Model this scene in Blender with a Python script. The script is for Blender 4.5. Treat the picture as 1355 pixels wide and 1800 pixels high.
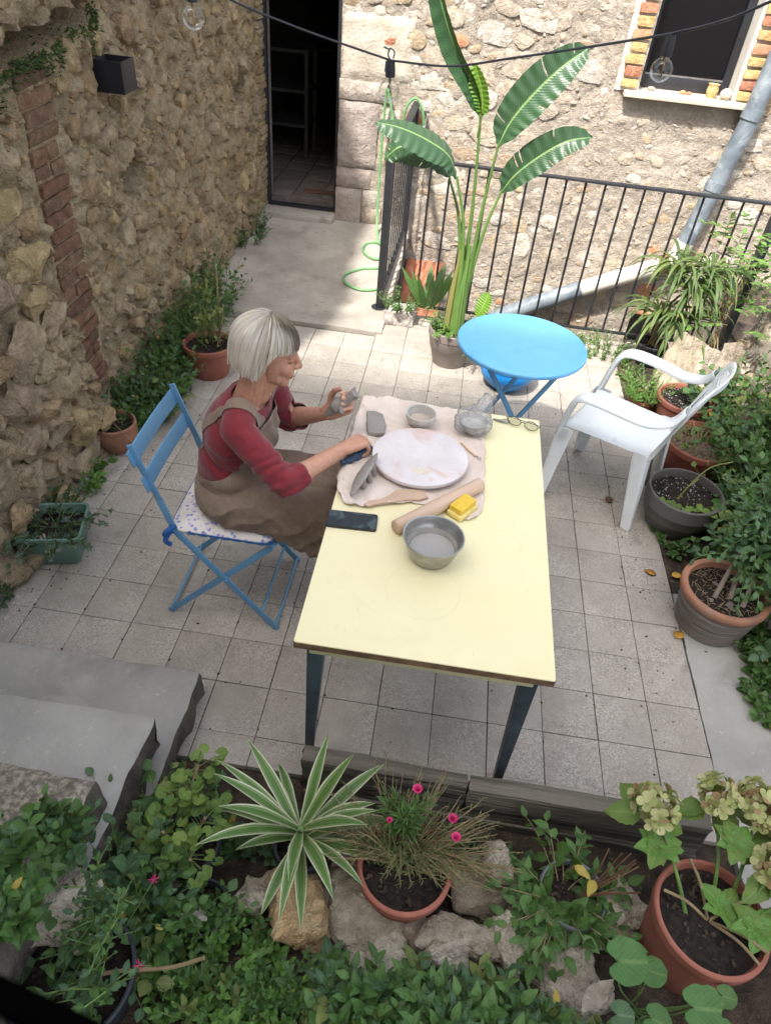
import bpy, bmesh, math, random
import numpy as np
from mathutils import Vector, Matrix, noise
from mathutils.bvhtree import BVHTree

for _o in list(bpy.data.objects):
    bpy.data.objects.remove(_o, do_unlink=True)
SC = bpy.context.scene
COL = SC.collection
R = math.radians
rng = random.Random(7)

# ------------------------------------------------------------------ camera
cam_d = bpy.data.cameras.new('camera')
cam = bpy.data.objects.new('camera', cam_d)
COL.objects.link(cam)
SC.camera = cam
_r = Vector((0.989, 0.128, 0.078)); _f = Vector((-0.045, 0.751, -0.659)).normalized()
_r = (_r - _f * _r.dot(_f)).normalized(); _u = _r.cross(_f)
cam.matrix_world = Matrix(((_r.x, _u.x, -_f.x, 0.6433), (_r.y, _u.y, -_f.y, -1.6675),
                           (_r.z, _u.z, -_f.z, 2.2203), (0, 0, 0, 1)))
cam_d.sensor_fit = 'HORIZONTAL'; cam_d.sensor_width = 36.0; cam_d.lens = 32.98
cam_d.clip_start = 0.02; cam_d.clip_end = 400.0
cam_d.dof.use_dof = True; cam_d.dof.focus_distance = 2.6; cam_d.dof.aperture_fstop = 11.0

# ------------------------------------------------------------------ sky, sun, exposure
SUN_DIR = Vector((0.42, 0.80, -1.42)).normalized()          # the way the light travels
SUN_EL = math.asin(-SUN_DIR.z); SUN_AZ = math.atan2(-SUN_DIR.x, -SUN_DIR.y)
wd = bpy.data.worlds.new('World'); SC.world = wd; wd.use_nodes = True
wn = wd.node_tree; wn.nodes.clear()
sky = wn.nodes.new('ShaderNodeTexSky'); sky.sky_type = 'NISHITA'; sky.sun_disc = False
sky.sun_elevation = SUN_EL; sky.sun_rotation = SUN_AZ
sky.dust_density = 4.0; sky.air_density = 1.0; sky.ozone_density = 1.0
hs = wn.nodes.new('ShaderNodeHueSaturation'); hs.inputs['Saturation'].default_value = 0.42
bg = wn.nodes.new('ShaderNodeBackground'); bg.inputs['Strength'].default_value = 0.15
wo = wn.nodes.new('ShaderNodeOutputWorld')
wn.links.new(sky.outputs[0], hs.inputs['Color']); wn.links.new(hs.outputs[0], bg.inputs[0]); wn.links.new(bg.outputs[0], wo.inputs[0])
sun_d = bpy.data.lights.new('sun', 'SUN'); sun_d.energy = 2.7; sun_d.angle = R(2.2); sun_d.color = (1.0, 0.955, 0.89)
sun = bpy.data.objects.new('sun', sun_d); COL.objects.link(sun)
sun.rotation_euler = SUN_DIR.to_track_quat('-Z', 'Y').to_euler(); sun.location = (-4, -8, 14)
SC.view_settings.view_transform = 'Standard'; SC.view_settings.look = 'None'
SC.view_settings.gamma = 1.0; SC.view_settings.exposure = 1.53
SC.render.engine = 'CYCLES'
SC.cycles.max_bounces = 6; SC.cycles.diffuse_bounces = 3; SC.cycles.glossy_bounces = 3; SC.cycles.transmission_bounces = 3; SC.cycles.transparent_max_bounces = 8
SC.render.resolution_x = 770; SC.render.resolution_y = 1024

# ------------------------------------------------------------------ material helpers
MATS = {}
def hexc(h):
    h = h.lstrip('#'); v = [int(h[i:i + 2], 16) / 255 for i in (0, 2, 4)]
    return tuple(((c + 0.055) / 1.055) ** 2.4 if c > 0.04045 else c / 12.92 for c in v) + (1,)
def lin(c):
    return c if isinstance(c, tuple) and len(c) == 4 else (hexc(c) if isinstance(c, str) else tuple(c) + (1,))
class NT:
    def __init__(s, name):
        s.m = bpy.data.materials.new(name); s.m.use_nodes = True; s.t = s.m.node_tree
        s.t.nodes.clear(); s.out = s.n('ShaderNodeOutputMaterial'); MATS[name] = s.m
    def n(s, typ, **kw):
        nd = s.t.nodes.new(typ)
        for k, v in kw.items():
            if k.startswith('i_'):
                key = k[2:].replace('_', ' ')
                nd.inputs[key].default_value = v
            else: setattr(nd, k, v)
        return nd
    def l(s, a, b): s.t.links.new(a, b)
    def ramp(s, fac, stops):
        r = s.n('ShaderNodeValToRGB'); e = r.color_ramp.elements
        while len(e) < len(stops): e.new(0.5)
        for el, (p, c) in zip(e, stops): el.position = p; el.color = lin(c)
        if fac is not None: s.l(fac, r.inputs[0])
        return r.outputs[0]
    def mix(s, fac, a, b, blend='MIX'):
        m = s.n('ShaderNodeMix', data_type='RGBA', blend_type=blend)
        for sock, v in ((m.inputs[0], fac), (m.inputs[6], a), (m.inputs[7], b)):
            if hasattr(v, 'is_output'): s.l(v, sock)
            elif isinstance(v, (int, float)): sock.default_value = v
            else: sock.default_value = lin(v)
        return m.outputs[2]
    def math(s, op, a, b=0.0):
        m = s.n('ShaderNodeMath', operation=op)
        for sock, v in ((m.inputs[0], a), (m.inputs[1], b)):
            if hasattr(v, 'is_output'): s.l(v, sock)
            else: sock.default_value = v
        return m.outputs[0]
    def coords(s, kind='Object', jitter=True, scale=None):
        tc = s.n('ShaderNodeTexCoord'); o = tc.outputs[kind]
        if jitter:
            oi = s.n('ShaderNodeObjectInfo'); va = s.n('ShaderNodeVectorMath', operation='MULTIPLY_ADD')
            cx = s.n('ShaderNodeCombineXYZ'); mm = s.math('MULTIPLY', oi.outputs['Random'], 37.0)
            for i in range(3): s.l(mm, cx.inputs[i])
            ad = s.n('ShaderNodeVectorMath', operation='ADD'); s.l(o, ad.inputs[0]); s.l(cx.outputs[0], ad.inputs[1]); o = ad.outputs[0]
            s.t.nodes.remove(va); s.oi = oi
        if scale:
            mp = s.n('ShaderNodeVectorMath', operation='MULTIPLY'); mp.inputs[1].default_value = scale; s.l(o, mp.inputs[0]); o = mp.outputs[0]
        return o
    def noise(s, vec, scale, detail=4.0, rough=0.6, dist=0.0):
        n = s.n('ShaderNodeTexNoise', i_Scale=scale, i_Detail=detail, i_Roughness=rough, i_Distortion=dist)
        if vec is not None: s.l(vec, n.inputs['Vector'])
        return n.outputs['Fac']
    def vor(s, vec, scale, feature='F1', out='Distance'):
        n = s.n('ShaderNodeTexVoronoi', feature=feature, i_Scale=scale)
        if vec is not None: s.l(vec, n.inputs['Vector'])
        return n.outputs[out]
    def bump(s, height, strength, dist=0.01, normal=None):
        b = s.n('ShaderNodeBump', i_Strength=strength, i_Distance=dist); s.l(height, b.inputs['Height'])
        if normal is not None: s.l(normal, b.inputs['Normal'])
        return b.outputs[0]
    def bsdf(s, col, rough=0.6, nrm=None, **kw):
        p = s.n('ShaderNodeBsdfPrincipled')
        for sock, v in ((p.inputs['Base Color'], col), (p.inputs['Roughness'], rough)):
            if hasattr(v, 'is_output'): s.l(v, sock)
            else: sock.default_value = lin(v) if sock.name == 'Base Color' else v
        if nrm is not None: s.l(nrm, p.inputs['Normal'])
        for k, v in kw.items(): p.inputs[k.replace('_', ' ')].default_value = v
        s.p = p
        return p.outputs[0]
    def done(s, sh): s.l(sh, s.out.inputs['Surface']); return s.m

def pmat(name, c1, c2=None, scale=8.0, rough=0.6, bump=0.25, bscale=90.0, bdist=0.004, rnd=0.12, lo=0.35, hi=0.65,
         spots=None, dirt=None, coord='Object', stretch=None, **kw):
    m = NT(name); v = m.coords(coord, True, stretch)
    c2 = c2 or c1
    col = m.ramp(m.noise(v, scale), [(lo, c1), (hi, c2)])
    if spots:                                     # (colour, scale, threshold)
        sc, ss, th = spots
        f = m.ramp(m.noise(v, ss, 3.0, 0.7), [(th, (0, 0, 0)), (th + 0.08, (1, 1, 1))])
        col = m.mix(f, col, sc)
    if dirt:
        dc, ds, th = dirt
        f = m.ramp(m.noise(v, ds, 4.0, 0.65, 0.6), [(th, (0, 0, 0)), (th + 0.25, (1, 1, 1))])
        col = m.mix(f, col, dc)
    if rnd:
        h = m.n('ShaderNodeHueSaturation'); m.l(col, h.inputs['Color'])
        m.l(m.math('ADD', m.math('MULTIPLY', m.oi.outputs['Random'], 2 * rnd), 1.0 - rnd), h.inputs['Value']); col = h.outputs[0]
    nr = m.bump(m.noise(v, bscale, 3.0, 0.65), bump, bdist) if bump else None
    return m.done(m.bsdf(col, rough, nr, **kw))

# ------------------------------------------------------------------ mesh helpers
def hashn(x, y, z=0.0): return noise.noise(Vector((x, y, z)))
def fbm(x, y, z=0.0, o=4): return noise.fractal(Vector((x, y, z)), 1.0, 2.0, o)

def add_obj(name, me, parent=None):
    o = bpy.data.objects.new(name, me); COL.objects.link(o)
    if parent is not None: o.parent = parent
    return o
def tag(o, label=None, cat=None, group=None, kind=None):
    if label: o['label'] = label
    if cat: o['category'] = cat
    if group: o['group'] = group
    if kind: o['kind'] = kind
    return o
def thing(name, label, cat, loc=(0, 0, 0), rz=0.0, group=None):
    o = bpy.data.objects.new(name, None); COL.objects.link(o)
    o.empty_display_size = 0.1; o.location = loc; o.rotation_euler = (0, 0, rz)
    return tag(o, label, cat, group)

class MB:
    """collects shapes in one coordinate frame; build() links them as one mesh object"""
    def __init__(s): s.v = []; s.f = []; s.uv = {}; s.mi = []; s.cur = 0
    def add(s, vs, fs):
        b = len(s.v); s.v.extend([tuple(p) for p in vs]); s.f.extend([tuple(i + b for i in f) for f in fs]); s.mi.extend([s.cur] * len(fs)); return b
    def raw(s, fs): s.f.extend(fs); s.mi.extend([s.cur] * len(fs))
    def box(s, c, size, rot=None):
        x, y, z = (k / 2 for k in size)
        vs = [Vector(p) for p in ((-x, -y, -z), (x, -y, -z), (x, y, -z), (-x, y, -z), (-x, -y, z), (x, -y, z), (x, y, z), (-x, y, z))]
        if rot is not None: vs = [rot @ p for p in vs]
        c = Vector(c)
        s.add([p + c for p in vs], [(0, 3, 2, 1), (4, 5, 6, 7), (0, 1, 5, 4), (1, 2, 6, 5), (2, 3, 7, 6), (3, 0, 4, 7)])
    def bar(s, a, b, w, t, up=(0, 0, 1), ext=0.0):
        a = Vector(a); b = Vector(b); d = (b - a); L = d.length; d.normalize()
        up = Vector(up); sd = d.cross(up)
        if sd.length < 1e-4: sd = d.cross(Vector((0, 1, 0)))
        sd.normalize(); u2 = sd.cross(d)
        M = Matrix((d, sd, u2)).transposed()
        s.box((a + b) / 2, (L + 2 * ext, w, t), M)
    def tube(s, pts, rad, seg=8, cap=True):
        pts = [Vector(p) for p in pts]; n = len(pts)
        if not hasattr(rad, '__len__'): rad = [rad] * n
        t0 = (pts[1] - pts[0]).normalized(); ref = Vector((0, 0, 1)) if abs(t0.z) < 0.9 else Vector((1, 0, 0))
        nx = t0.cross(ref).normalized(); base = len(s.v)
        for i, p in enumerate(pts):
            t = (pts[min(i + 1, n - 1)] - pts[max(i - 1, 0)])
            t = t.normalized() if t.length > 1e-9 else t0
            nx = (nx - t * nx.dot(t)); nx = nx.normalized() if nx.length > 1e-6 else t.orthogonal().normalized()
            ny = t.cross(nx)
            for k in range(seg):
                a = 2 * math.pi * k / seg; s.v.append(tuple(p + (nx * math.cos(a) + ny * math.sin(a)) * rad[i]))
        fs = []
        for i in range(n - 1):
            for k in range(seg):
                a = base + i * seg + k; b2 = base + i * seg + (k + 1) % seg
                fs.append((a, b2, b2 + seg, a + seg))
        if cap:
            fs.append(tuple(base + k for k in reversed(range(seg)))); fs.append(tuple(base + (n - 1) * seg + k for k in range(seg)))
        s.f.extend(fs); s.mi.extend([s.cur] * len(fs))
    def lathe(s, prof, c=(0, 0, 0), seg=32, wob=None, close=False):
        base = len(s.v); n = len(prof)
        for i, (r, z) in enumerate(prof):
            for k in range(seg):
                a = 2 * math.pi * k / seg; rr = r * (1 + (wob(a, z) if wob else 0))
                s.v.append((c[0] + rr * math.cos(a), c[1] + rr * math.sin(a), c[2] + z))
        fs = []
        for i in range(n - 1 + (1 if close else 0)):
            j = (i + 1) % n
            for k in range(seg):
                a = base + i * seg + k; b2 = base + i * seg + (k + 1) % seg
                fs.append((a, b2, base + j * seg + (k + 1) % seg, base + j * seg + k))
        if not close:
            if prof[0][0] > 1e-6: fs.append(tuple(base + k for k in reversed(range(seg))))
            if prof[-1][0] > 1e-6: fs.append(tuple(base + (n - 1) * seg + k for k in range(seg)))
        s.f.extend(fs); s.mi.extend([s.cur] * len(fs))
    def ell(s, c, r, rot=None, seg=20, rings=12):
        vs = []; c = Vector(c); r = r if hasattr(r, '__len__') else (r, r, r)
        vs.append(Vector((0, 0, -r[2])))
        for i in range(1, rings):
            th = math.pi * i / rings - math.pi / 2
            for k in range(seg):
                a = 2 * math.pi * k / seg; vs.append(Vector((r[0] * math.cos(th) * math.cos(a), r[1] * math.cos(th) * math.sin(a), r[2] * math.sin(th))))
        vs.append(Vector((0, 0, r[2])))
        if rot is not None: vs = [rot @ p for p in vs]
        fs = [(0, 1 + (k + 1) % seg, 1 + k) for k in range(seg)]
        for i in range(rings - 2):
            for k in range(seg):
                a = 1 + i * seg + k; b = 1 + i * seg + (k + 1) % seg; fs.append((a, b, b + seg, a + seg))
        t = len(vs) - 1; fs += [(t, 1 + (rings - 2) * seg + k, 1 + (rings - 2) * seg + (k + 1) % seg) for k in range(seg)]
        s.add([p + c for p in vs], fs)
    def cap(s, a, b, ra, rb, seg=16):
        """tapered capsule"""
        a = Vector(a); b = Vector(b); d = b - a; L = d.length; d.normalize()
        pts = []; rad = []
        for i in range(7):
            t = -math.pi / 2 + i * math.pi / 2 / 6; pts.append(a + d * (ra * math.sin(t))); rad.append(max(ra * math.cos(t), 1e-4))
        for i in range(7):
            t = i * math.pi / 2 / 6; pts.append(b + d * (rb * math.sin(t))); rad.append(max(rb * math.cos(t), 1e-4))
        s.tube(pts, rad, seg)
    def prism(s, poly, z0, z1):
        n = len(poly); vs = [(x, y, z0) for x, y in poly] + [(x, y, z1) for x, y in poly]
        s.add(vs, [tuple(reversed(range(n))), tuple(range(n, 2 * n))] + [(k, (k + 1) % n, n + (k + 1) % n, n + k) for k in range(n)])
    def mesh(s, name, mats, off=None):
        me = bpy.data.meshes.new(name)
        vs = s.v if off is None else [(x - off[0], y - off[1], z - off[2]) for x, y, z in s.v]
        me.from_pydata(vs, [], s.f)
        for m in (mats if isinstance(mats, (list, tuple)) else [mats]): me.materials.append(MATS[m] if isinstance(m, str) else m)
        if any(s.mi): me.polygons.foreach_set('material_index', s.mi)
        me.update(); return me
    def build(s, name, mats, parent=None, smooth=True, angle=40, bevel=0.0, bseg=2, world=False, fix=True, sub=0):
        off = tuple(parent.location) if (world and parent is not None) else None
        me = s.mesh(name, mats, off)
        if bevel or fix:
            bm = bmesh.new(); bm.from_mesh(me)
            if bevel:
                es = [e for e in bm.edges if len(e.link_faces) == 2 and e.calc_face_angle(0) > R(35)]
                bmesh.ops.bevel(bm, geom=es, offset=bevel, segments=bseg, profile=0.6, affect='EDGES', clamp_overlap=True)
            if fix: bmesh.ops.recalc_face_normals(bm, faces=bm.faces)
            bm.to_mesh(me); bm.free()
        if smooth:
            me.polygons.foreach_set('use_smooth', [True] * len(me.polygons)); me.set_sharp_from_angle(angle=R(angle))
        o = add_obj(name, me, parent)
        if sub:
            md = o.modifiers.new('sub', 'SUBSURF'); md.levels = sub; md.render_levels = sub
        return o

def copy_tree(o, parent=None):
    c = o.copy(); COL.objects.link(c); c.parent = parent
    for ch in [x for x in bpy.data.objects if x.parent == o]: copy_tree(ch, c)
    return c
def spline(pts, n=8):
    """Catmull-Rom through pts"""
    P = [Vector(p) for p in pts]; P = [P[0] * 2 - P[1]] + P + [P[-1] * 2 - P[-2]]; out = []
    for i in range(1, len(P) - 2):
        for k in range(n):
            t = k / n; a, b, c, d = P[i - 1:i + 3]
            out.append(0.5 * ((2 * b) + (c - a) * t + (2 * a - 5 * b + 4 * c - d) * t * t + (3 * b - a - 3 * c + d) * t ** 3))
    out.append(P[-2]); return out
def remesh(mb, name, voxel, smooth_it=4):
    """closed union of everything in mb as one continuous surface"""
    me = mb.mesh(name, []); o = bpy.data.objects.new(name, me); COL.objects.link(o)
    md = o.modifiers.new('r', 'REMESH'); md.mode = 'VOXEL'; md.voxel_size = voxel; md.use_smooth_shade = True
    if smooth_it:
        sm = o.modifiers.new('s', 'SMOOTH'); sm.factor = 0.5; sm.iterations = smooth_it
    dg = bpy.context.evaluated_depsgraph_get(); ev = o.evaluated_get(dg)
    res = bpy.data.meshes.new_from_object(ev); bpy.data.objects.remove(o, do_unlink=True); bpy.data.meshes.remove(me)
    res.polygons.foreach_set('use_smooth', [True] * len(res.polygons)); return res
def verts_of(me):
    a = np.empty(len(me.vertices) * 3); me.vertices.foreach_get('co', a); return a.reshape(-1, 3)
def norms_of(me):
    a = np.empty(len(me.vertices) * 3); me.vertices.foreach_get('normal', a); return a.reshape(-1, 3)
def set_verts(me, a): me.vertices.foreach_set('co', a.ravel()); me.update()
def cut_mesh(me, keep):
    """delete vertices where keep is False"""
    bm = bmesh.new(); bm.from_mesh(me); bm.verts.ensure_lookup_table()
    bmesh.ops.delete(bm, geom=[v for v in bm.verts if not keep[v.index]], context='VERTS')
    bnd = {}
    for e in bm.edges:
        if len(e.link_faces) == 1:
            for a, b in ((e.verts[0], e.verts[1]), (e.verts[1], e.verts[0])): bnd.setdefault(a, []).append(b)
    for _ in range(14):
        new = {v: v.co * 0.4 + sum((n.co for n in ns), Vector()) * (0.6 / len(ns)) for v, ns in bnd.items()}
        for v, c in new.items(): v.co = c
    bm.to_mesh(me); bm.free()
def struct(o): o['kind'] = 'structure'; return o
# ------------------------------------------------------------------ materials
def tile_mat():
    m = NT('tile'); tc = m.n('ShaderNodeTexCoord'); v = m.coords('Object')
    base = m.ramp(m.noise(v, 9.0, 6.0), [(0.3, '#999188'), (0.7, '#aea69b')])
    v1 = m.vor(v, 210.0, 'F1', 'Color'); sep = m.n('ShaderNodeSeparateColor'); m.l(v1, sep.inputs[0])
    chip = m.ramp(sep.outputs[0], [(0.0, '#736e67'), (0.30, '#9b948a'), (0.62, '#aea69b'), (0.86, '#c5c0b6'), (1.0, '#d5d0c7')])
    big = m.ramp(m.noise(v, 3.2, 5.0, 0.6), [(0.38, (0.12, 0.12, 0.12)), (0.66, (0.7, 0.7, 0.7))])
    col = m.mix(big, base, chip)
    geo = m.n('ShaderNodeNewGeometry'); d = m.ramp(m.noise(geo.outputs['Position'], 1.7, 6.0, 0.62), [(0.42, (0, 0, 0)), (0.72, (0.55, 0.55, 0.55))])
    col = m.mix(d, col, '#7d766c')
    d2 = m.ramp(m.noise(geo.outputs['Position'], 7.0, 5.0, 0.7, 0.4), [(0.6, (0, 0, 0)), (0.75, (0.5, 0.5, 0.5))])
    col = m.mix(d2, col, '#6a6258')
    h = m.n('ShaderNodeHueSaturation'); m.l(col, h.inputs['Color'])
    m.l(m.math('ADD', m.math('MULTIPLY', m.oi.outputs['Random'], 0.10), 0.97), h.inputs['Value'])
    nr = m.bump(m.noise(v, 190.0, 4.0, 0.6), 0.25, 0.002)
    return m.done(m.bsdf(h.outputs[0], 0.62, nr))
tile_mat()
pmat('grout', '#5e5850', '#7d766c', 14, 0.95, 0.6, 120, 0.006)
pmat('concrete_ramp', '#989187', '#b2aa9f', 3.5, 0.9, 0.5, 130, 0.006, spots=('#837b70', 26, 0.62), dirt=('#756c60', 5, 0.58))
pmat('concrete_grey', '#93918b', '#a7a59e', 2.6, 0.8, 0.45, 45, 0.008, spots=('#b3b0a8', 34, 0.64), dirt=('#7f7d77', 3.0, 0.50))
pmat('concrete_pebble', '#777063', '#aea595', 70, 0.95, 0.9, 95, 0.012, lo=0.42, hi=0.6, dirt=('#59534a', 5, 0.5))
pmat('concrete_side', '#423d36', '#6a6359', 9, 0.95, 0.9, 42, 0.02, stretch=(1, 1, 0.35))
pmat('earth', '#2c241c', '#54473a', 12, 1.0, 1.0, 60, 0.02, spots=('#6b5d4c', 40, 0.62))
pmat('soil', '#191310', '#332921', 60, 1.0, 1.0, 110, 0.012, lo=0.4, hi=0.6)
pmat('litter', '#57463a', '#7d6a58', 60, 1.0, 1.0, 110, 0.01)
def wallmat(name, cs, spot, moss=None, bump=0.9, bdist=0.03):
    m = NT(name); v = m.coords('Object', False); geo = m.n('ShaderNodeNewGeometry')
    a = m.ramp(m.noise(v, 4.0, 5.0, 0.68, 0.5), [(0.28, cs[0]), (0.45, cs[1]), (0.58, cs[2]), (0.74, cs[3])])
    b = m.ramp(m.noise(v, 46.0, 6.0, 0.72), [(0.36, cs[0]), (0.5, cs[2]), (0.66, cs[3])])
    col = m.mix(0.42, a, b)
    f = m.ramp(m.noise(v, 15.0, 5.0, 0.7), [(0.58, (0, 0, 0)), (0.68, (0.8, 0.8, 0.8))]); col = m.mix(f, col, spot)
    f = m.ramp(m.noise(v, 1.6, 4.0, 0.65, 0.3), [(0.5, (0, 0, 0)), (0.72, (0.6, 0.6, 0.6))]); col = m.mix(f, col, cs[1])
    if moss:
        f = m.ramp(m.noise(v, 3.0, 5.0, 0.72, 0.3), [(0.56, (0, 0, 0)), (0.74, (0.8, 0.8, 0.8))]); col = m.mix(f, col, moss)
    hsum = m.math('ADD', m.noise(v, 26.0, 5.0, 0.75, 0.6), m.math('MULTIPLY', m.noise(v, 90.0, 3.0, 0.7), 0.5))
    return m.done(m.bsdf(col, 0.95, m.bump(hsum, bump, bdist), Specular_IOR_Level=0.2))
wallmat('mortar_left', ('#74664f', '#9c8a6e', '#b5a385', '#cebca0'), '#c8b698', '#85785f', 0.9, 0.035)
wallmat('mortar_back', ('#8f8478', '#ab9f90', '#bdb1a2', '#cfc4b5'), '#d6ccbf', None)
wallmat('mortar_right', ('#6e685f', '#8f877c', '#a49b8f', '#b8b0a4'), '#c0b8ac', '#7c7868')
def stonemat(name, c1, c2, c3, bump=0.8, sc=14.0, vr=0.22):
    m = NT(name); v = m.coords('Object'); 
    col = m.ramp(m.noise(v, sc, 5.0, 0.68, 0.6), [(0.3, c1), (0.5, c2), (0.7, c3)])
    f = m.ramp(m.noise(v, sc * 5, 5.0, 0.7), [(0.52, (0, 0, 0)), (0.7, (0.55, 0.55, 0.55))]); col = m.mix(f, col, c1)
    h = m.n('ShaderNodeHueSaturation'); m.l(col, h.inputs['Color'])
    m.l(m.math('ADD', m.math('MULTIPLY', m.oi.outputs['Random'], vr), 1.0 - vr / 2), h.inputs['Value'])
    m.l(m.math('ADD', m.math('MULTIPLY', m.oi.outputs['Random'], 0.02), 0.49), h.inputs['Hue'])
    hs_ = m.math('ADD', m.noise(v, 26.0, 5.0, 0.7, 0.5), m.math('MULTIPLY', m.noise(v, 130.0, 2.0, 0.6), 0.3))
    return m.done(m.bsdf(h.outputs[0], 0.93, m.bump(hs_, bump, 0.035), Specular_IOR_Level=0.2))
stonemat('stone_brown', '#7d6b52', '#9c8767', '#b7a382')
stonemat('stone_tan', '#8a775a', '#ab9671', '#c7b28f')
stonemat('stone_grey', '#82745f', '#a08f76', '#bbab91')
stonemat('stone_cream', '#a39582', '#bfb19e', '#d4c8b7')
stonemat('stone_white', '#b5aa9b', '#cfc6b8', '#e2dbcf')
stonemat('stone_pink', '#9c9087', '#b5a89e', '#c9bdb3')
stonemat('stone_buff', '#a6937a', '#bda98e', '#cfbda3')
stonemat('rock_ochre', '#a3865a', '#c9ad80', '#ddcba8', 1.0, 7)
stonemat('rock_pale', '#a19684', '#c6bba9', '#dcd2c2', 1.0, 9)
stonemat('rock_slab', '#8d8170', '#a89b87', '#bdb19d', 0.7, 9)
stonemat('rock_grey', '#938878', '#b5a997', '#cdc2b1', 1.0, 9)
stonemat('brick_red', '#6f5342', '#846551', '#987b65', 0.9, 16)
stonemat('brick_brown', '#665041', '#7d6350', '#927865', 0.9, 16)
stonemat('brick_yellow', '#b08d58', '#cbab78', '#dcc396', 0.6, 20)
stonemat('brick_orange', '#a87358', '#bf8a6c', '#cba488', 0.6, 20)
pmat('mortar_pale', '#b9b2a6', '#d6d0c6', 20, 0.95, 0.8, 60, 0.012)
pmat('plaster_reveal', '#c9c4ba', '#dad6ce', 8, 0.9, 0.4, 60)
pmat('plaster_pale', '#b9ad9b', '#d2c9bb', 7, 0.95, 0.7, 40, 0.012)
pmat('marble_sill', '#cdbda6', '#e0d4c2', 7, 0.45, 0.1, 60, stretch=(1, 4, 1))
pmat('wood_grey', '#403b34', '#777165', 16, 0.9, 1.0, 40, 0.02, stretch=(0.06, 1, 1), lo=0.4, hi=0.6, dirt=('#403b35', 6, 0.55))
pmat('iron', '#1f2125', '#2b2d31', 20, 0.5, 0.15, 150, Metallic=0.0)
pmat('anthracite', '#24262b', '#2a2c31', 20, 0.45, 0.1, 200)
pmat('dark_lamp', '#1d1d24', '#22222a', 20, 0.5, 0.1, 200, Specular_IOR_Level=0.4)
pmat('pvc_grey', '#5f6870', '#7b848b', 8, 0.5, 0.25, 60, dirt=('#a8b0b4', 6, 0.55))
pmat('pvc_white', '#d3cdbd', '#e2ddcf', 5, 0.5, 0.15, 60, dirt=('#b2a68e', 5, 0.6))
pmat('pvc_rust', '#6b4a30', '#8b6a48', 14, 0.8, 0.3, 60)
pmat('hose_green', '#5f8f5c', '#73a46d', 12, 0.45, 0.1, 100)
pmat('hose_dull', '#5d6b48', '#74825a', 12, 0.6, 0.1, 100)
pmat('terracotta', '#8c5243', '#9d6352', 6, 0.75, 0.2, 120, 0.003, dirt=('#bb8b77', 5, 0.62))
pmat('terracotta_dark', '#7c4334', '#96584a', 6, 0.75, 0.2, 120, 0.003, dirt=('#a5806f', 5, 0.62))
pmat('terracotta_old', '#8b5f4a', '#a2745c', 9, 0.85, 0.4, 100, 0.004, dirt=('#75695f', 4, 0.5))
pmat('ribbed_grey', '#675f59', '#87807a', 6, 0.85, 0.8, 40, 0.008, stretch=(0.5, 0.5, 9), rnd=0, dirt=('#8a6b58', 3, 0.55))
pmat('pot_taupe', '#7b716b', '#8b817b', 5, 0.6, 0.15, 100, dirt=('#9d948d', 6, 0.6))
pmat('pot_grey', '#565351', '#64605d', 5, 0.6, 0.15, 100, dirt=('#78736f', 6, 0.62))
pmat('pot_black', '#20242a', '#2b3036', 8, 0.5, 0.15, 100, dirt=('#555a60', 5, 0.66))
pmat('pot_greyplastic', '#5d6166', '#747a80', 8, 0.5, 0.15, 100)
pmat('pot_green', '#56756a', '#668577', 6, 0.5, 0.15, 100, dirt=('#7f8f84', 5, 0.6))
pmat('pot_blue', '#1873b8', '#2484c8', 6, 0.35, 0.05, 100)
pmat('stone_planter', '#8d8580', '#c9c2bb', 40, 0.9, 0.9, 60, 0.01)
pmat('blue_paint', '#5d8eb4', '#689abf', 5, 0.42, 0.12, 60, 0.002, rnd=0.04, dirt=('#5788b0', 6, 0.66))
pmat('blue_light', '#6db8ef', '#76bff3', 3, 0.38, 0.10, 40, 0.002, rnd=0, spots=('#86c4ee', 30, 0.66), dirt=('#64a9de', 5, 0.52))
pmat('blue_ribbon', '#1f4f8e', '#2a60a4', 20, 0.8, 0.3, 200)
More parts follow.
